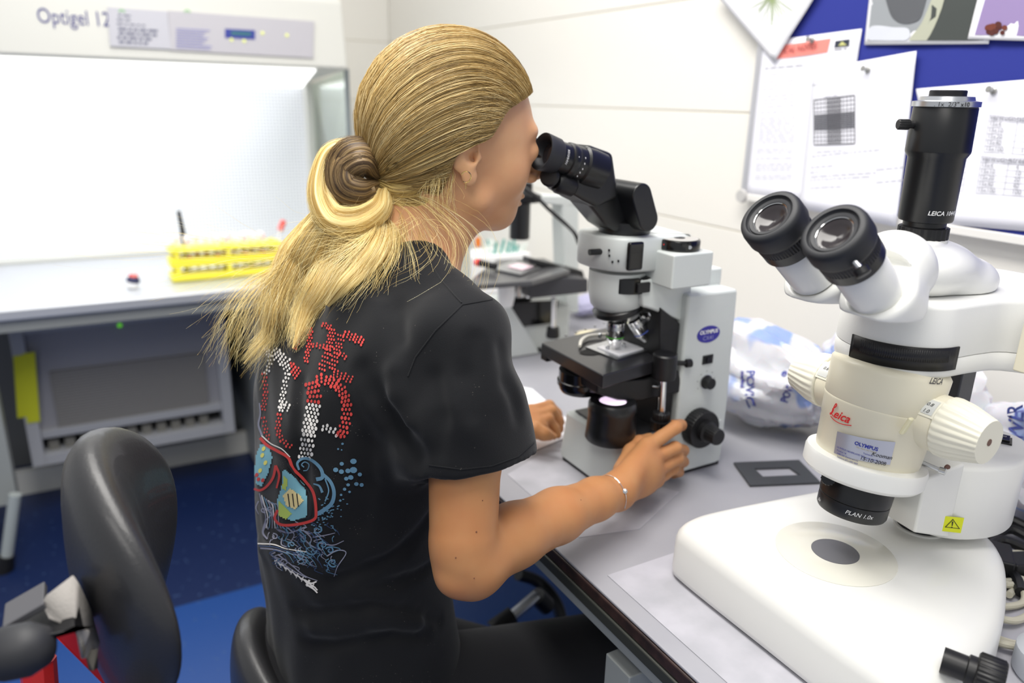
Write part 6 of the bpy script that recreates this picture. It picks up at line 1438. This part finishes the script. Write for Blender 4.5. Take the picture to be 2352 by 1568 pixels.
G().box(PZ(2345, 1300, BZ+.014), (.04, .03, .024), Matrix.Rotation(-.4, 3, 'Z')).o('plug_body', M_black, pt, bevel=.003)
for pts in ([(2270, 1210), (2310, 1190), (2370, 1215)], [(2268, 1235), (2320, 1215), (2375, 1240)], [(2265, 1260), (2300, 1240), (2370, 1265)], [(2310, 1300), (2335, 1330), (2345, 1360)]): G().tube([PZ(px, py, BZ+.012) for px, py in pts], .0065, 10).o('lead', M_black, pt)
q = PZ(2412, 1560, BZ); setp(G().lathe([(.030, 0), (.034, .006), (.034, .03), (.028, .038)], q, (0, 0, 1), 32).o('round_lid', mat('grey_white', (196, 200, 206), .5)), 'pale grey round pot at the bottom right corner of the bench', 'pot')
# ================================================================ pin board on the right wall
bx = WX-.020
pb = thing('pin_board', (bx, .5, 1.5), 'dark blue felt pin board with aluminium frame on the right wall', 'board')
zb0 = PX(2181, 515, bx).z; yl0 = PX(1716, 440, bx).y
G().b2((bx+.001, -.25, zb0), (WX-.001, yl0, 2.2)).o('felt', mat('blue_felt', (42, 52, 140), .9, bump=(900, .4, .0006)), pb, smooth=False)
M_al = mat('aluminium', (200, 200, 205), .35, metal=.6)
G().b2((bx-.004, yl0, zb0-.012), (WX-.001, yl0+.014, 2.2)).o('frame_side', M_al, pb, bevel=.002); G().b2((bx-.004, -.25, zb0-.014), (WX-.001, yl0+.014, zb0)).o('frame_bottom', mat('rail_white', (226, 224, 220), .5), pb, bevel=.002)
G().lathe([(.012, -.006), (.014, 0), (.012, .006)], (bx-.004, yl0+.008, zb0-.006), (-1, 0, 0), 20).o('corner_cap', mat('cap_grey_light', (190, 188, 186), .5), pb)
def BQ(px, py, off=.0): return PX(px, py, bx-.001-off)
def sheet(name, pts, off, m, label, cat, group=None, curl=0):
    t = thing(name, BQ(*pts[0], off), label, cat, group); P = [BQ(px, py, off) for px, py in pts]
    n = 12; v = []
    for j in range(n+1):
        for i in range(n+1):
            a, b = i/n, j/n; p = (P[0]*(1-a)+P[1]*a)*(1-b)+(P[3]*(1-a)+P[2]*a)*b; p = p+Vector((-curl*(b**3+.6*a**3)-.0006*math.sin(9*a+4*b), 0, 0)); v.append(p)
    f = [[j*(n+1)+i, j*(n+1)+i+1, (j+1)*(n+1)+i+1, (j+1)*(n+1)+i] for j in range(n) for i in range(n)]
    mk('sheet', v, f, m, t, solid=.0004, sharp=180)
    def fn(a, b, o2=.0008): p = (P[0]*(1-a)+P[1]*a)*(1-b)+(P[3]*(1-a)+P[2]*a)*b; return p+Vector((-curl*(b**3+.6*a**3)-.0006*math.sin(9*a+4*b)-o2, 0, 0))
    return t, fn
def inv(pts, px, py):   # pixel -> sheet uv by bilinear search
    a = b = .5; P = [np.array(p, float) for p in pts]; q = np.array([px, py], float)
    for _ in range(12):
        f = (P[0]*(1-a)+P[1]*a)*(1-b)+(P[3]*(1-a)+P[2]*a)*b-q; ja = (P[1]-P[0])*(1-b)+(P[2]-P[3])*b; jb = (P[3]-P[0])*(1-a)+(P[2]-P[1])*a
        s_ = np.linalg.solve(np.stack([ja, jb], 1), -f); a += s_[0]; b += s_[1]
    return a, b
def sq(g, fn, pts, c, o2=.0008):
    v = [fn(*inv(pts, px, py), o2) for px, py in c]; g.add(v, [list(range(len(v)))])
def lines_print(t, fn, pts, rows, m, th=2.0):
    g = G()
    for (x0, y0, x1, y1) in rows:
        x = x0
        while x < x1:
            ww = 5+random.random()*14; ww = min(ww, x1-x); k0_ = (x-x0)/(x1-x0); k1_ = (x+ww-x0)/(x1-x0); ya = y0+(y1-y0)*k0_; yb_ = y0+(y1-y0)*k1_
            sq(g, fn, pts, [(x, ya), (x+ww, yb_), (x+ww, yb_+th), (x, ya+th)]); x += ww+3.5
    g.o('printed_text', m, t, smooth=False, kind='stuff')
M_ph = mat('paper_lilac_white', (236, 236, 244), .7)
# notes sheet
pts2 = [(1752, 96), (1980, 66), (1915, 480), (1711, 452)]; t2, f2 = sheet('notes_page', pts2, .0010, M_ph, 'printed notes page with red title band pinned at the left of the board', 'paper', 'papers pinned to the board')
g = G(); sq(g, f2, pts2, [(1800, 103), (1916, 86), (1908, 117), (1788, 133)]); g.o('title_band', mat('band_salmon', (238, 140, 130), .7), t2, smooth=False)
o_ = f2(*inv(pts2, 1806, 121), .0012); u_ = f2(*inv(pts2, 1890, 107), .0012)-o_; text('ICAL NOTES', .0135, planefn(o_+Vector((-.0025, 0, 0)), u_, (0, 0, 1)), mat('title_ink', (150, 60, 60), .6), t2, wscale=1.0, shear=.2)
g = G(); sq(g, f2, pts2, [(1925, 92), (1956, 88), (1954, 104), (1923, 107)]); g.o('logo_block', mat('logo_navy', (50, 55, 70), .6), t2, smooth=False)
g = G(); sq(g, f2, pts2, [(1940, 93), (1950, 101), (1932, 103)], .0012); g.o('logo_peak', mat('logo_yellow', (200, 200, 130), .6), t2, smooth=False); lines_print(t2, f2, pts2, [(1923, 110, 1953, 107)], M_inkg, 2.5)
lines_print(t2, f2, pts2, [(1760, 153, 1858, 144)], mat('ink_mid', (150, 150, 158), .7), 2.5)
rows = [(1756-k*.0, 168+k*8, 1832, 162+k*8) for k in (0, 2, 3, 4, 6, 7, 8, 9)]+[(1750, 252, 1808, 250)]+[(1749-k*.6, 266+k*7, 1836-k*.4, 262+k*7) for k in range(9)]+[(1741-k*.5, 338+k*7, 1828, 336+k*7) for k in (0, 1, 3, 5, 6, 7, 9, 10)]
lines_print(t2, f2, pts2, rows, mat('ink_faint', (196, 196, 204), .7), 1.8)
# graph sheet
pts3 = [(1868, 160), (2107, 117), (2062, 520), (1838, 478)]; t3, f3 = sheet('graph_page', pts3, .0040, M_ph, 'page with a dark square line grid pinned in the middle of the board', 'paper', 'papers pinned to the board', .003)
g = G()
def gpt(a, b): return (1872+(1971-1872)*a+1.5*b, (227*(1-b)+329*b)*(1-a)+(215*(1-b)+325*b)*a)
pos = [0, .09, .18, .27, .34, .38, .42, .46, .50, .54, .58, .62, .66, .73, .82, .91, 1.0]; wds = [.012]+[.006]*3+[.012]*9+[.006]*3+[.012]
for p_, w_ in zip(pos, wds):
    sq(g, f3, pts3, [gpt(p_-w_, 0), gpt(p_+w_, 0), gpt(p_+w_, 1), gpt(p_-w_, 1)]); sq(g, f3, pts3, [gpt(0, p_-w_), gpt(1, p_-w_), gpt(1, p_+w_), gpt(0, p_+w_)], .0010)
g.o('line_grid', mat('grid_ink', (92, 92, 98), .7), t3, smooth=False, kind='stuff')
lines_print(t3, f3, pts3, [(1866, 193, 1884, 191), (1898, 219, 1930, 214), (1985, 212, 1990, 330), (1880, 345, 1950, 340), (1868, 355, 2028, 338), (1866, 381, 1920, 376), (1864, 393, 1885, 391), (1866, 403, 2020, 392), (1864, 411, 2010, 401), (1866, 429, 1948, 425), (2020, 385, 2080, 378), (2020, 415, 2080, 408)], mat('ink_mid2', (176, 176, 186), .7), 1.8)
# table sheet
pts4 = [(2104, 204), (2390, 180), (2390, 534), (2160, 514)]; t4, f4 = sheet('table_page', pts4, .0015, M_ph, 'page with magnification tables pinned at the right of the board', 'paper', 'papers pinned to the board')
M_tb = mat('table_line', (178, 178, 188), .7); M_tt = mat('table_text', (138, 138, 148), .7)
def table(x0, y0, cols, rowh, heads, rowsT, sk=-.045, sy=.06, size=.0092):
    g = G(); nr = len(rowsT)+1; tp = lambda x, y: (x0+x-(y)*.16, y0+y+x*sy)
    for r in range(nr+1): sq(g, f4, pts4, [tp(0, r*rowh), tp(cols[-1], r*rowh), tp(cols[-1], r*rowh+.9), tp(0, r*rowh+.9)])
    for c in cols: sq(g, f4, pts4, [tp(c, 0), tp(c+.9, 0), tp(c+.9, nr*rowh), tp(c, nr*rowh)])
    g.o('table_grid', M_tb, t4, smooth=False, kind='stuff')
    for r, cells in enumerate([heads]+rowsT):
        for c, s_ in enumerate(cells):
            if not s_: continue
            px, py = tp(cols[c]+(4 if (c == 0 or r == 0) else 18), (r+1)*rowh-4); o_ = f4(*inv(pts4, px, py), .0012); u_ = f4(*inv(pts4, px+20, py+20*sy), .0012)-o_
            text(s_, size*(1.08 if r == 0 else .95), planefn(o_+Vector((-.0012, 0, 0)), u_, (0, 0, 1)), M_tt, t4, bold=.0002 if r == 0 else 0)
mag = ['15x4', '15x10', '15x20', '15x40', '15x100']
table(2282, 262, [0, 63, 120], 14.3, ['vergroting', 'streep'], [[a, b] for a, b in zip(mag, ['', '', '', '', '1'])])
table(2263, 357, [0, 62, 120], 14.3, ['vergroting', 'streep'], [[a, b] for a, b in zip(mag, ['4', '10', '20', '40', '100'])])
table(2130, 250, [0, 62, 118], 14.3, ['vergroting', 'um'], [[a, b] for a, b in zip(mag, ['0', '0', '', '', '2'])])
table(2112, 345, [0, 62, 118], 14.3, ['vergroting', 'um'], [[a, b] for a, b in zip(mag, ['250', '100', '50', '25', '10'])])
# plant picture, grey photo, purple photo
pts1 = [(1640, -18), (1745, -150), (1882, -20), (1779, 143)]; t1_, f1 = sheet('plant_picture', pts1, .0060, M_paper, 'white picture of a green needle plant hanging askew at the top left of the board', 'picture', 'papers pinned to the board', .002)
g = G()
for k in range(26):
    a = math.radians(20+140*k/25+random.gauss(0, 6)); L_ = 40+random.random()*40; x0, y0 = 1778, -8; x1, y1 = x0+math.cos(a)*L_, y0+math.sin(a)*L_
    if y1 > 90: continue
    sq(g, f1, pts1, [(x0-1, y0), (x0+1, y0), (x1+.6, y1), (x1-.6, y1)], .001)
g.o('plant_print', mat('needle_green', (150, 165, 120), .7), t1_, smooth=False, kind='stuff')
def photo_mat(name, cols, scale, seed, dist=1.5):
    m = bpy.data.materials.new(name); m.use_nodes = True; nt = m.node_tree; b = nt.nodes['Principled BSDF']; b.inputs['Roughness'].default_value = .3; L = nt.links.new
    tc = nt.nodes.new('ShaderNodeTexCoord'); mp = nt.nodes.new('ShaderNodeMapping'); mp.inputs['Location'].default_value = (0, seed, 0); n = nt.nodes.new('ShaderNodeTexNoise'); n.inputs['Scale'].default_value = scale; n.inputs['Detail'].default_value = 1; n.inputs['Distortion'].default_value = dist
    cr = nt.nodes.new('ShaderNodeValToRGB'); e = cr.color_ramp.elements; e[0].position = .3; e[0].color = srgb(cols[0]); e[1].position = .7; e[1].color = srgb(cols[-1])
    for i, c in enumerate(cols[1:-1]): k = e.new(.3+.4*(i+1)/(len(cols)-1)); k.color = srgb(c)
    L(tc.outputs['Object'], mp.inputs[0]); L(mp.outputs[0], n.inputs['Vector']); L(n.outputs['Fac'], cr.inputs['Fac']); L(cr.outputs['Color'], b.inputs['Base Color']); return m
pts5 = [(2004, -60), (2292, -60), (2271, 101), (1985, 103)]; t5, f5 = sheet('grey_photo', pts5, .0030, M_paper, 'glossy grey photograph with dark blurred shapes at the top of the board', 'photograph', 'papers pinned to the board')
g = G(); sq(g, f5, pts5, [(2010, -56), (2286, -56), (2262, 92), (1994, 94)]); g.o('print', mat('photo_grey', (150, 154, 158), .35), t5, smooth=False)
for c_, pl2 in (((92, 94, 98), [(2040, -56), (2140, -56), (2130, 30), (2105, 52), (2070, 50), (2048, 20)]), ((70, 74, 72), [(2165, -56), (2280, -56), (2262, 92), (2130, 93), (2150, 40)]), ((176, 178, 160), [(2100, 93), (2130, 50), (2158, -20), (2172, -56), (2180, 0), (2140, 93)]), ((205, 208, 216), [(2000, 93), (2004, 60), (2060, 62), (2098, 66), (2090, 93)])):
    g = G(); pl3, _ = catmull([Vector((x, y, 0)) for x, y in pl2], [0]*len(pl2), 5, True); sq(g, f5, pts5, [(min(max(p.x, 1992), 2284), min(p.y, 93)) for p in pl3], .0010+.0001*len(pl2)); g.o('print_shape', mat('shape_%d' % c_[0], c_, .35), t5, smooth=False)
pts6 = [(2256, -40), (2420, -40), (2420, 96), (2222, 90)]; t6, f6 = sheet('purple_photo', pts6, .0050, M_paper, 'purple microscope photograph with brown cells at the top right of the board', 'photograph', 'papers pinned to the board')
g = G(); sq(g, f6, pts6, [(2275, -36), (2414, -36), (2414, 84), (2240, 80)]); g.o('print', mat('photo_purple', (150, 132, 176), .35), t6, smooth=False)
for k in range(13):
    px, py = 2268+random.random()*46, 56+random.random()*20; g = G(); rr = 6+random.random()*3; sq(g, f6, pts6, [(px+rr*math.cos(a), py+rr*.9*math.sin(a)) for a in np.linspace(0, 5.8, 10)], .0011+.0001*k); g.o('cell', mat('cell_brown%d' % (k % 2), ((84, 40, 34), (110, 56, 44))[k % 2], .4), t6, smooth=False)
for k, (px, py, off, wh) in enumerate(((1866, 92, .002, 'red title band of the notes page'), (1993, 160, .005, 'top of the graph page'), (2282, 208, .003, 'top of the table page'))):
    q = BQ(px, py, off); p_ = thing('push_pin', q, 'clear steel push pin at the '+wh, 'push pin', 'pins in the board')
    G().lathe([(.0052, 0), (.0055, .001), (.0028, .002), (.0026, .009), (.0045, .0105), (.0048, .012), (.004, .013)], q, (-1, .1, .15), 20).o('head', mat('pin_grey', (165, 165, 162), .25, metal=.5), p_)
# ================================================================ inverted microscope further along the bench
im = thing('inverted_microscope', (.80, 1.42, BZ), 'pale grey inverted microscope with black stage, behind the compound microscope', 'microscope')
def py_(name, pp, y, dy, m, bev=.003, par=im, **k): return G().prism([Vector((p.x, p.y, max(p.z, BZ+.001))) for p in (PY(a, b, y) for a, b in pp)], (0, dy, 0)).o(name, m, par, bevel=bev, **k)
zf = BZ+.002
def fl_(px, py, y): p = PY(px, py, y); return p
body_ = [PY(1150, 690, 1.36), PY(1200, 690, 1.36), PY(1310, 680, 1.36), PY(1310, 760, 1.36)]
xa, xb = PY(1150, 700, 1.36).x, PY(1312, 700, 1.36).x
G().b2((xa-.05, 1.36, BZ+.004), (xb, 1.52, PY(1300, 700, 1.36).z)).o('body', M_lgrey, im, bevel=.008)
G().b2((xa-.04, 1.35, BZ), (xb-.01, 1.51, BZ+.006)).o('foot_strip', M_black, im)
py_('dark_front', [(1160, 695), (1285, 690), (1272, 742), (1195, 752)], 1.352, .01, M_blackg)
py_('front_slope', [(1120, 700), (1172, 700), (1210, 760), (1240, 826), (1160, 826)], 1.345, .012, M_lgrey)
q = PY(1163, 670, 1.33); G().lathe([(.014, -.03), (.018, -.01), (.018, .02)], q, (0, 0, 1), 20).o('side_knob', mat('knob_white', (236, 236, 236), .4), im)
for k in range(3): q = PY(1175+k*18, 668, 1.36); G().lathe([(.009, -.02), (.011, 0), (.011, .012)], q, (.3*(k-1), 0, -1), 16).o('objective', M_chrome, im)
py_('turret_block', [(1165, 655), (1225, 655), (1222, 690), (1180, 700)], 1.37, .06, M_blackm)
stz = PY(1083, 640, 1.33).z
G().prism([PZ(1083, 640, stz), PZ(1098, 654, stz), PZ(1222, 645, stz), PZ(1310, 620, stz), PZ(1250, 592, stz), PZ(1140, 596, stz)], (0, 0, -.010)).o('stage', mat('stage_grey', (78, 78, 80), .3, coat=.3), im, bevel=.002, label='dark grey reflective stage plate')
G().prism([PZ(1130, 618, stz+.003), PZ(1195, 632, stz+.003), PZ(1240, 616, stz+.003), PZ(1180, 600, stz+.003)], (0, 0, .002)).o('stage_insert', M_steel, im)
G().prism([PZ(1165, 612, stz+.006), PZ(1200, 620, stz+.006), PZ(1225, 612, stz+.006), PZ(1190, 605, stz+.006)], (0, 0, .001)).o('pink_slide', mat('pink_plate', (232, 208, 216), .4), im)
py_('stage_block', [(1212, 648), (1240, 634), (1352, 640), (1352, 672), (1222, 686)], 1.31, .10, mat('block_dark', (58, 58, 62), .4), .004)
py_('stage_rail', [(1216, 592), (1340, 622), (1345, 642), (1216, 606)], 1.36, .03, M_blackm, .003)
q0, q1 = PY(1272, 684, 1.32), PY(1270, 760, 1.32); G().cyl(q0, q1, .006, 16).o('drive_rod', M_chrome, im); G().lathe([(.014, 0), (.015, .004), (.013, .022)], q1+Vector((0, 0, -.014)), (0, 0, 1), 20).o('rod_knob', M_black, im)
py_('post', [(1292, 465), (1330, 468), (1330, 720), (1300, 720)], 1.45, .05, M_lgrey, .004)
py_('top_arm', [(1203, 448), (1330, 450), (1330, 478), (1203, 462)], 1.45, .05, M_lgrey, .004)
a_, b_ = PY(1193, 548, 1.42), PY(1193, 466, 1.42); G().lathe([(.0205, 0), (.022, .002), (.022, (b_-a_).length)], a_, (0, 0, 1), 32).o('condenser', M_blackm, im, label='black condenser tube')
c_ = PY(1212, 452, 1.42); G().lathe([(.018, -.012), (.028, -.010), (.030, .004), (.018, .008), (.010, .012), (.010, .03)], c_, (0, 0, 1), 32).o('lamp_ring', M_black, im)
setp(G().tube([PY(1198, 426, 1.40), PY(1228, 448, 1.38), PY(1262, 482, 1.36), PY(1300, 515, 1.34), PY(1320, 536, 1.32), PY(1330, 560, 1.32)], .0042, 10).o('lamp_cable', M_black, im), None)
# grey instrument behind her neck
gi = thing('grey_instrument', (.88, 1.72, BZ), 'pale grey bench instrument with black label behind the neck of the woman', 'instrument')
za_ = PY(1040, 545, 1.62); G().b2((PY(985, 600, 1.62).x, 1.62, BZ+.001), (PY(1083, 600, 1.62).x, 1.80, za_.z)).o('housing', mat('instrument_grey', (196, 202, 200), .5), gi, bevel=.006)
G().b2((PY(1030, 562, 1.618).x, 1.612, PY(1030, 580, 1.618).z), (PY(1066, 562, 1.618).x, 1.62, PY(1030, 564, 1.618).z)).o('display', M_blackg, gi, bevel=.001)
# tip boxes and pens
tb_ = thing('tip_box', (1.02, 1.90, BZ), 'white open box holding teal and white pipette sticks behind the inverted microscope', 'box')
bxa, bxb = PY(1075, 600, 1.86), PY(1150, 600, 1.86); zt2 = PY(1100, 546, 1.86).z
G().b2((bxa.x, 1.86, BZ+.001), (bxb.x+.10, 1.98, bxa.z+.008)).o('box_body', mat('white_plastic', (244, 244, 244), .5), tb_, bevel=.003)
for k in range(22):
    px = 1108+k*4.2+random.gauss(0, 3); b0 = PY(px, 598, 1.92-.03*(k % 2)); t0 = PY(px+random.gauss(8, 9), 548+random.random()*18, 1.92-.03*(k % 2)); teal = 1128 < px < 1182 and random.random() < .62
    G().tube([b0, t0], .0035, 7, sm=1).o('stick', mat('teal', (40, 150, 140), .4) if teal else mat('stick_pale', (222, 230, 224), .4), tb_)
for px, col, nm in ((1098, (240, 130, 40), 'orange'), (1076, (238, 200, 206), 'pink')):
    t_ = G().box(PY(px, 556, 1.85), (.014, .006, .026)).o('label_tag', mat(nm+'_tag', col, .5), tb_, bevel=.001)
mk_ = thing('marker_pen', PY(1105, 602, 1.55), 'black marker with red end lying across the far stage', 'pen')
p0_, p1_ = PZ(1103, 604, stz+.012), PZ(1138, 612, stz+.012); G().tube([p0_, p1_], .007, 12, sm=1).o('barrel', M_black, mk_); G().tube([p0_+(p0_-p1_)*.25, p0_], .0082, 12, sm=1).o('cap', mat('pen_red', (225, 50, 60), .4), mk_)
# ================================================================ chairs
M_lea = mat('black_leather', (44, 44, 46), .38, bump=(420, .35, .0006), coat=.1)
def oval_back(name, c, n, hw, hh, th, m, par, tilt=0.0, **k):
    n = Vector(n).normalized(); t = n.cross(Vector((0, 0, 1))).normalized(); u = t.cross(n); u = u if u.z > 0 else -u
    bm = bmesh.new(); bmesh.ops.create_uvsphere(bm, u_segments=64, v_segments=32, radius=1); P = [v.co.copy() for v in bm.verts]; F_ = [[v.index for v in f.verts] for f in bm.faces]; bm.free(); v = []
    for p in P:
        r = math.hypot(p.x, p.y); x, y, z = p.x, p.y, p.z     # z along thickness
        zz = math.copysign(abs(z)**.75, z); v.append(Vector(c)+t*(x*hw)+u*(y*hh)+n*(zz*th+(x*x)*.045+(.0 if z > 0 else 0)))
    return mk(name, v, F_, m, par, sharp=180, **k)
ch = thing('office_chair', (-.05, .62, 0), 'black leather office chair with oval backrest and torn grey fabric at the lower left', 'chair')
CB = PY(256, 1298, .66)
oval_back('backrest', CB, (1, -.10, .03), .125, .118, .030, M_lea, ch, label='black leather oval backrest')
oval_back('backrest_shell', CB+Vector((-.010, .01, -.002)), (1, -.10, .03), .112, .108, .020, mat('shell_dark', (60, 58, 56), .6), ch)
M_fab = mat('grey_fabric', (150, 146, 142), .9, bump=(500, .6, .0008))
def cloth(name, pp, y, m, par, curl=.012):
    P = [PY(a, b, y+dy) for a, b, dy in pp]; n = len(P); c = sum(P, Vector())/n; g = G(); g.add(P+[c+Vector((.0, -curl, 0))], [[i, (i+1) % n, n] for i in range(n)]); return g.o(name, m, par, solid=.0025, sharp=60)
cloth('torn_fabric', [(168, 1322, 0), (110, 1365, .01), (98, 1385, .01), (112, 1420, 0), (170, 1440, -.01), (178, 1468, -.01), (190, 1440, -.01), (205, 1450, -.01), (190, 1512, -.01), (220, 1500, .0), (226, 1475, .01), (205, 1400, .02), (180, 1345, .02)], .56, M_fab, ch)
cloth('torn_fabric', [(196, 1495, 0), (205, 1535, 0), (216, 1520, 0), (224, 1530, 0), (222, 1490, 0)], .556, mat('dark_tatter', (62, 60, 56), .9), ch)
G().hexa([PY(0, 1445, .60), PY(60, 1395, .60), PY(168, 1330, .60), PY(190, 1430, .60)], [PY(0, 1475, .54), PY(100, 1475, .54), PY(170, 1440, .54), PY(195, 1440, .54)]).o('bracket', M_black, ch, bevel=.002)
G().prism([PY(5, 1440, .565), PY(100, 1385, .565), PY(108, 1398, .565), PY(8, 1456, .565)], (0, .03, 0)).o('bracket_plate', mat('bracket_grey', (80, 80, 84), .4), ch, bevel=.001)
kq = PY(40, 1495, .545); G().lathe([(.006, -.03), (.015, -.022), (.0185, -.008), (.0185, .008), (.013, .020), (.004, .024)], kq, (.9, -.35, .15), 28).o('clamp_knob', M_rubber, ch, sharp=60)
G().prism([PY(118, 1458, .66), PY(170, 1440, .66), PY(225, 1480, .66), PY(360, 1580, .66), PY(340, 1680, .66), PY(240, 1580, .66)], (0, .03, 0)).o('red_support', mat('red_paint', (190, 24, 20), .35, coat=.3), ch, bevel=.004, label='red painted backrest support')
sx, sy = .10, .50
def chair_base(par, x, y, seat_z, seat_r, leather, rot=0, bar=True):
    G().lathe([(seat_r*.7, -.03), (seat_r*.97, -.02), (seat_r, 0), (seat_r*.96, .022), (seat_r*.8, .034), (seat_r*.2, .036)], (x, y, seat_z-.036), (0, 0, 1), 48).o('seat', leather, par)
    G().lathe([(.028, .10), (.028, .28), (.018, .281), (.018, seat_z-.066)], (x, y, 0), (0, 0, 1), 24).o('gas_column', M_black, par)
    for k in range(5):
        a = rot+k*2*math.pi/5; d = Vector((math.cos(a), math.sin(a), 0)); G().tube([Vector((x, y, .12)), Vector((x, y, .105))+d*.14, Vector((x, y, .075))+d*.28], [.022, .018, .014], 12).o('base_leg', M_black, par)
        w_ = Vector((x, y, .028))+d*.28; G().lathe([(.010, -.02), (.027, -.018), (.027, .018), (.010, .02)], w_, Vector((-d.y, d.x, 0)), 20).o('caster', M_rubber, par)
wc = thing('swivel_chair', (.26, .85, 0), 'black swivel chair with rounded backrest under the seated woman', 'chair')
oval_back('backrest', (.118, .86, .552), (1, -.05, .05), .15, .118, .030, M_lea, wc, label='black leather rounded backrest')
chair_base(wc, .29, .85, .47, .19, M_lea, .3)
G().tube([(.10, .86, .50), (.07, .86, .44), (.14, .86, .42), (.26, .85, .43)], .012, 10).o('back_support', M_black, wc)
chair_base(ch, -.26, .60, .52, .20, M_lea, .9)
G().tube([PY(140, 1470, .66)+Vector((-.02, .01, -.02)), Vector((-.12, .62, .50)), Vector((-.26, .60, .44))], .014, 10).o('support_arm', mat('red_paint', (190, 24, 20), .35), ch)
# under the bench
lp0 = PX(1402, 1460, .470); G().b2((.465, lp0.y-.045, 0), (.500, lp0.y+.0, BZ-.08)).o('bench_leg', M_fr, bt, bevel=.002); G().b2((.500, lp0.y-.045, .05), (1.15, lp0.y-.0, .10)).o('bench_foot', M_fr, bt, bevel=.002)
G().b2((.465, 1.9, 0), (.500, 1.95, BZ-.08)).o('bench_leg', M_fr, bt, bevel=.002)
uc = thing('hanging_cable', PY(1280, 1400, 1.1), 'thick black cable looping down under the bench', 'cable')
G().tube([PY(1190, 1318, 1.15), PY(1235, 1335, 1.15), PY(1272, 1375, 1.12), PY(1288, 1420, 1.1), PY(1282, 1460, 1.1), PY(1262, 1500, 1.1)], .013, 12).o('cable', M_black, uc)
st_ = thing('steel_lever', PY(1190, 1395, 1.15), 'short steel bar with black grips under the bench beside the black cable', 'bar')
G().tube([PY(1172, 1418, 1.02), PY(1235, 1366, 1.02)], .011, 12, sm=1).o('bar', M_steel, st_); G().tube([PY(1130, 1446, 1.02), PY(1178, 1412, 1.02)], .017, 12, sm=1).o('grip', M_black, st_); G().tube([PY(1232, 1368, 1.02), PY(1256, 1392, 1.02)], .017, 12, sm=1).o('grip', M_black, st_)
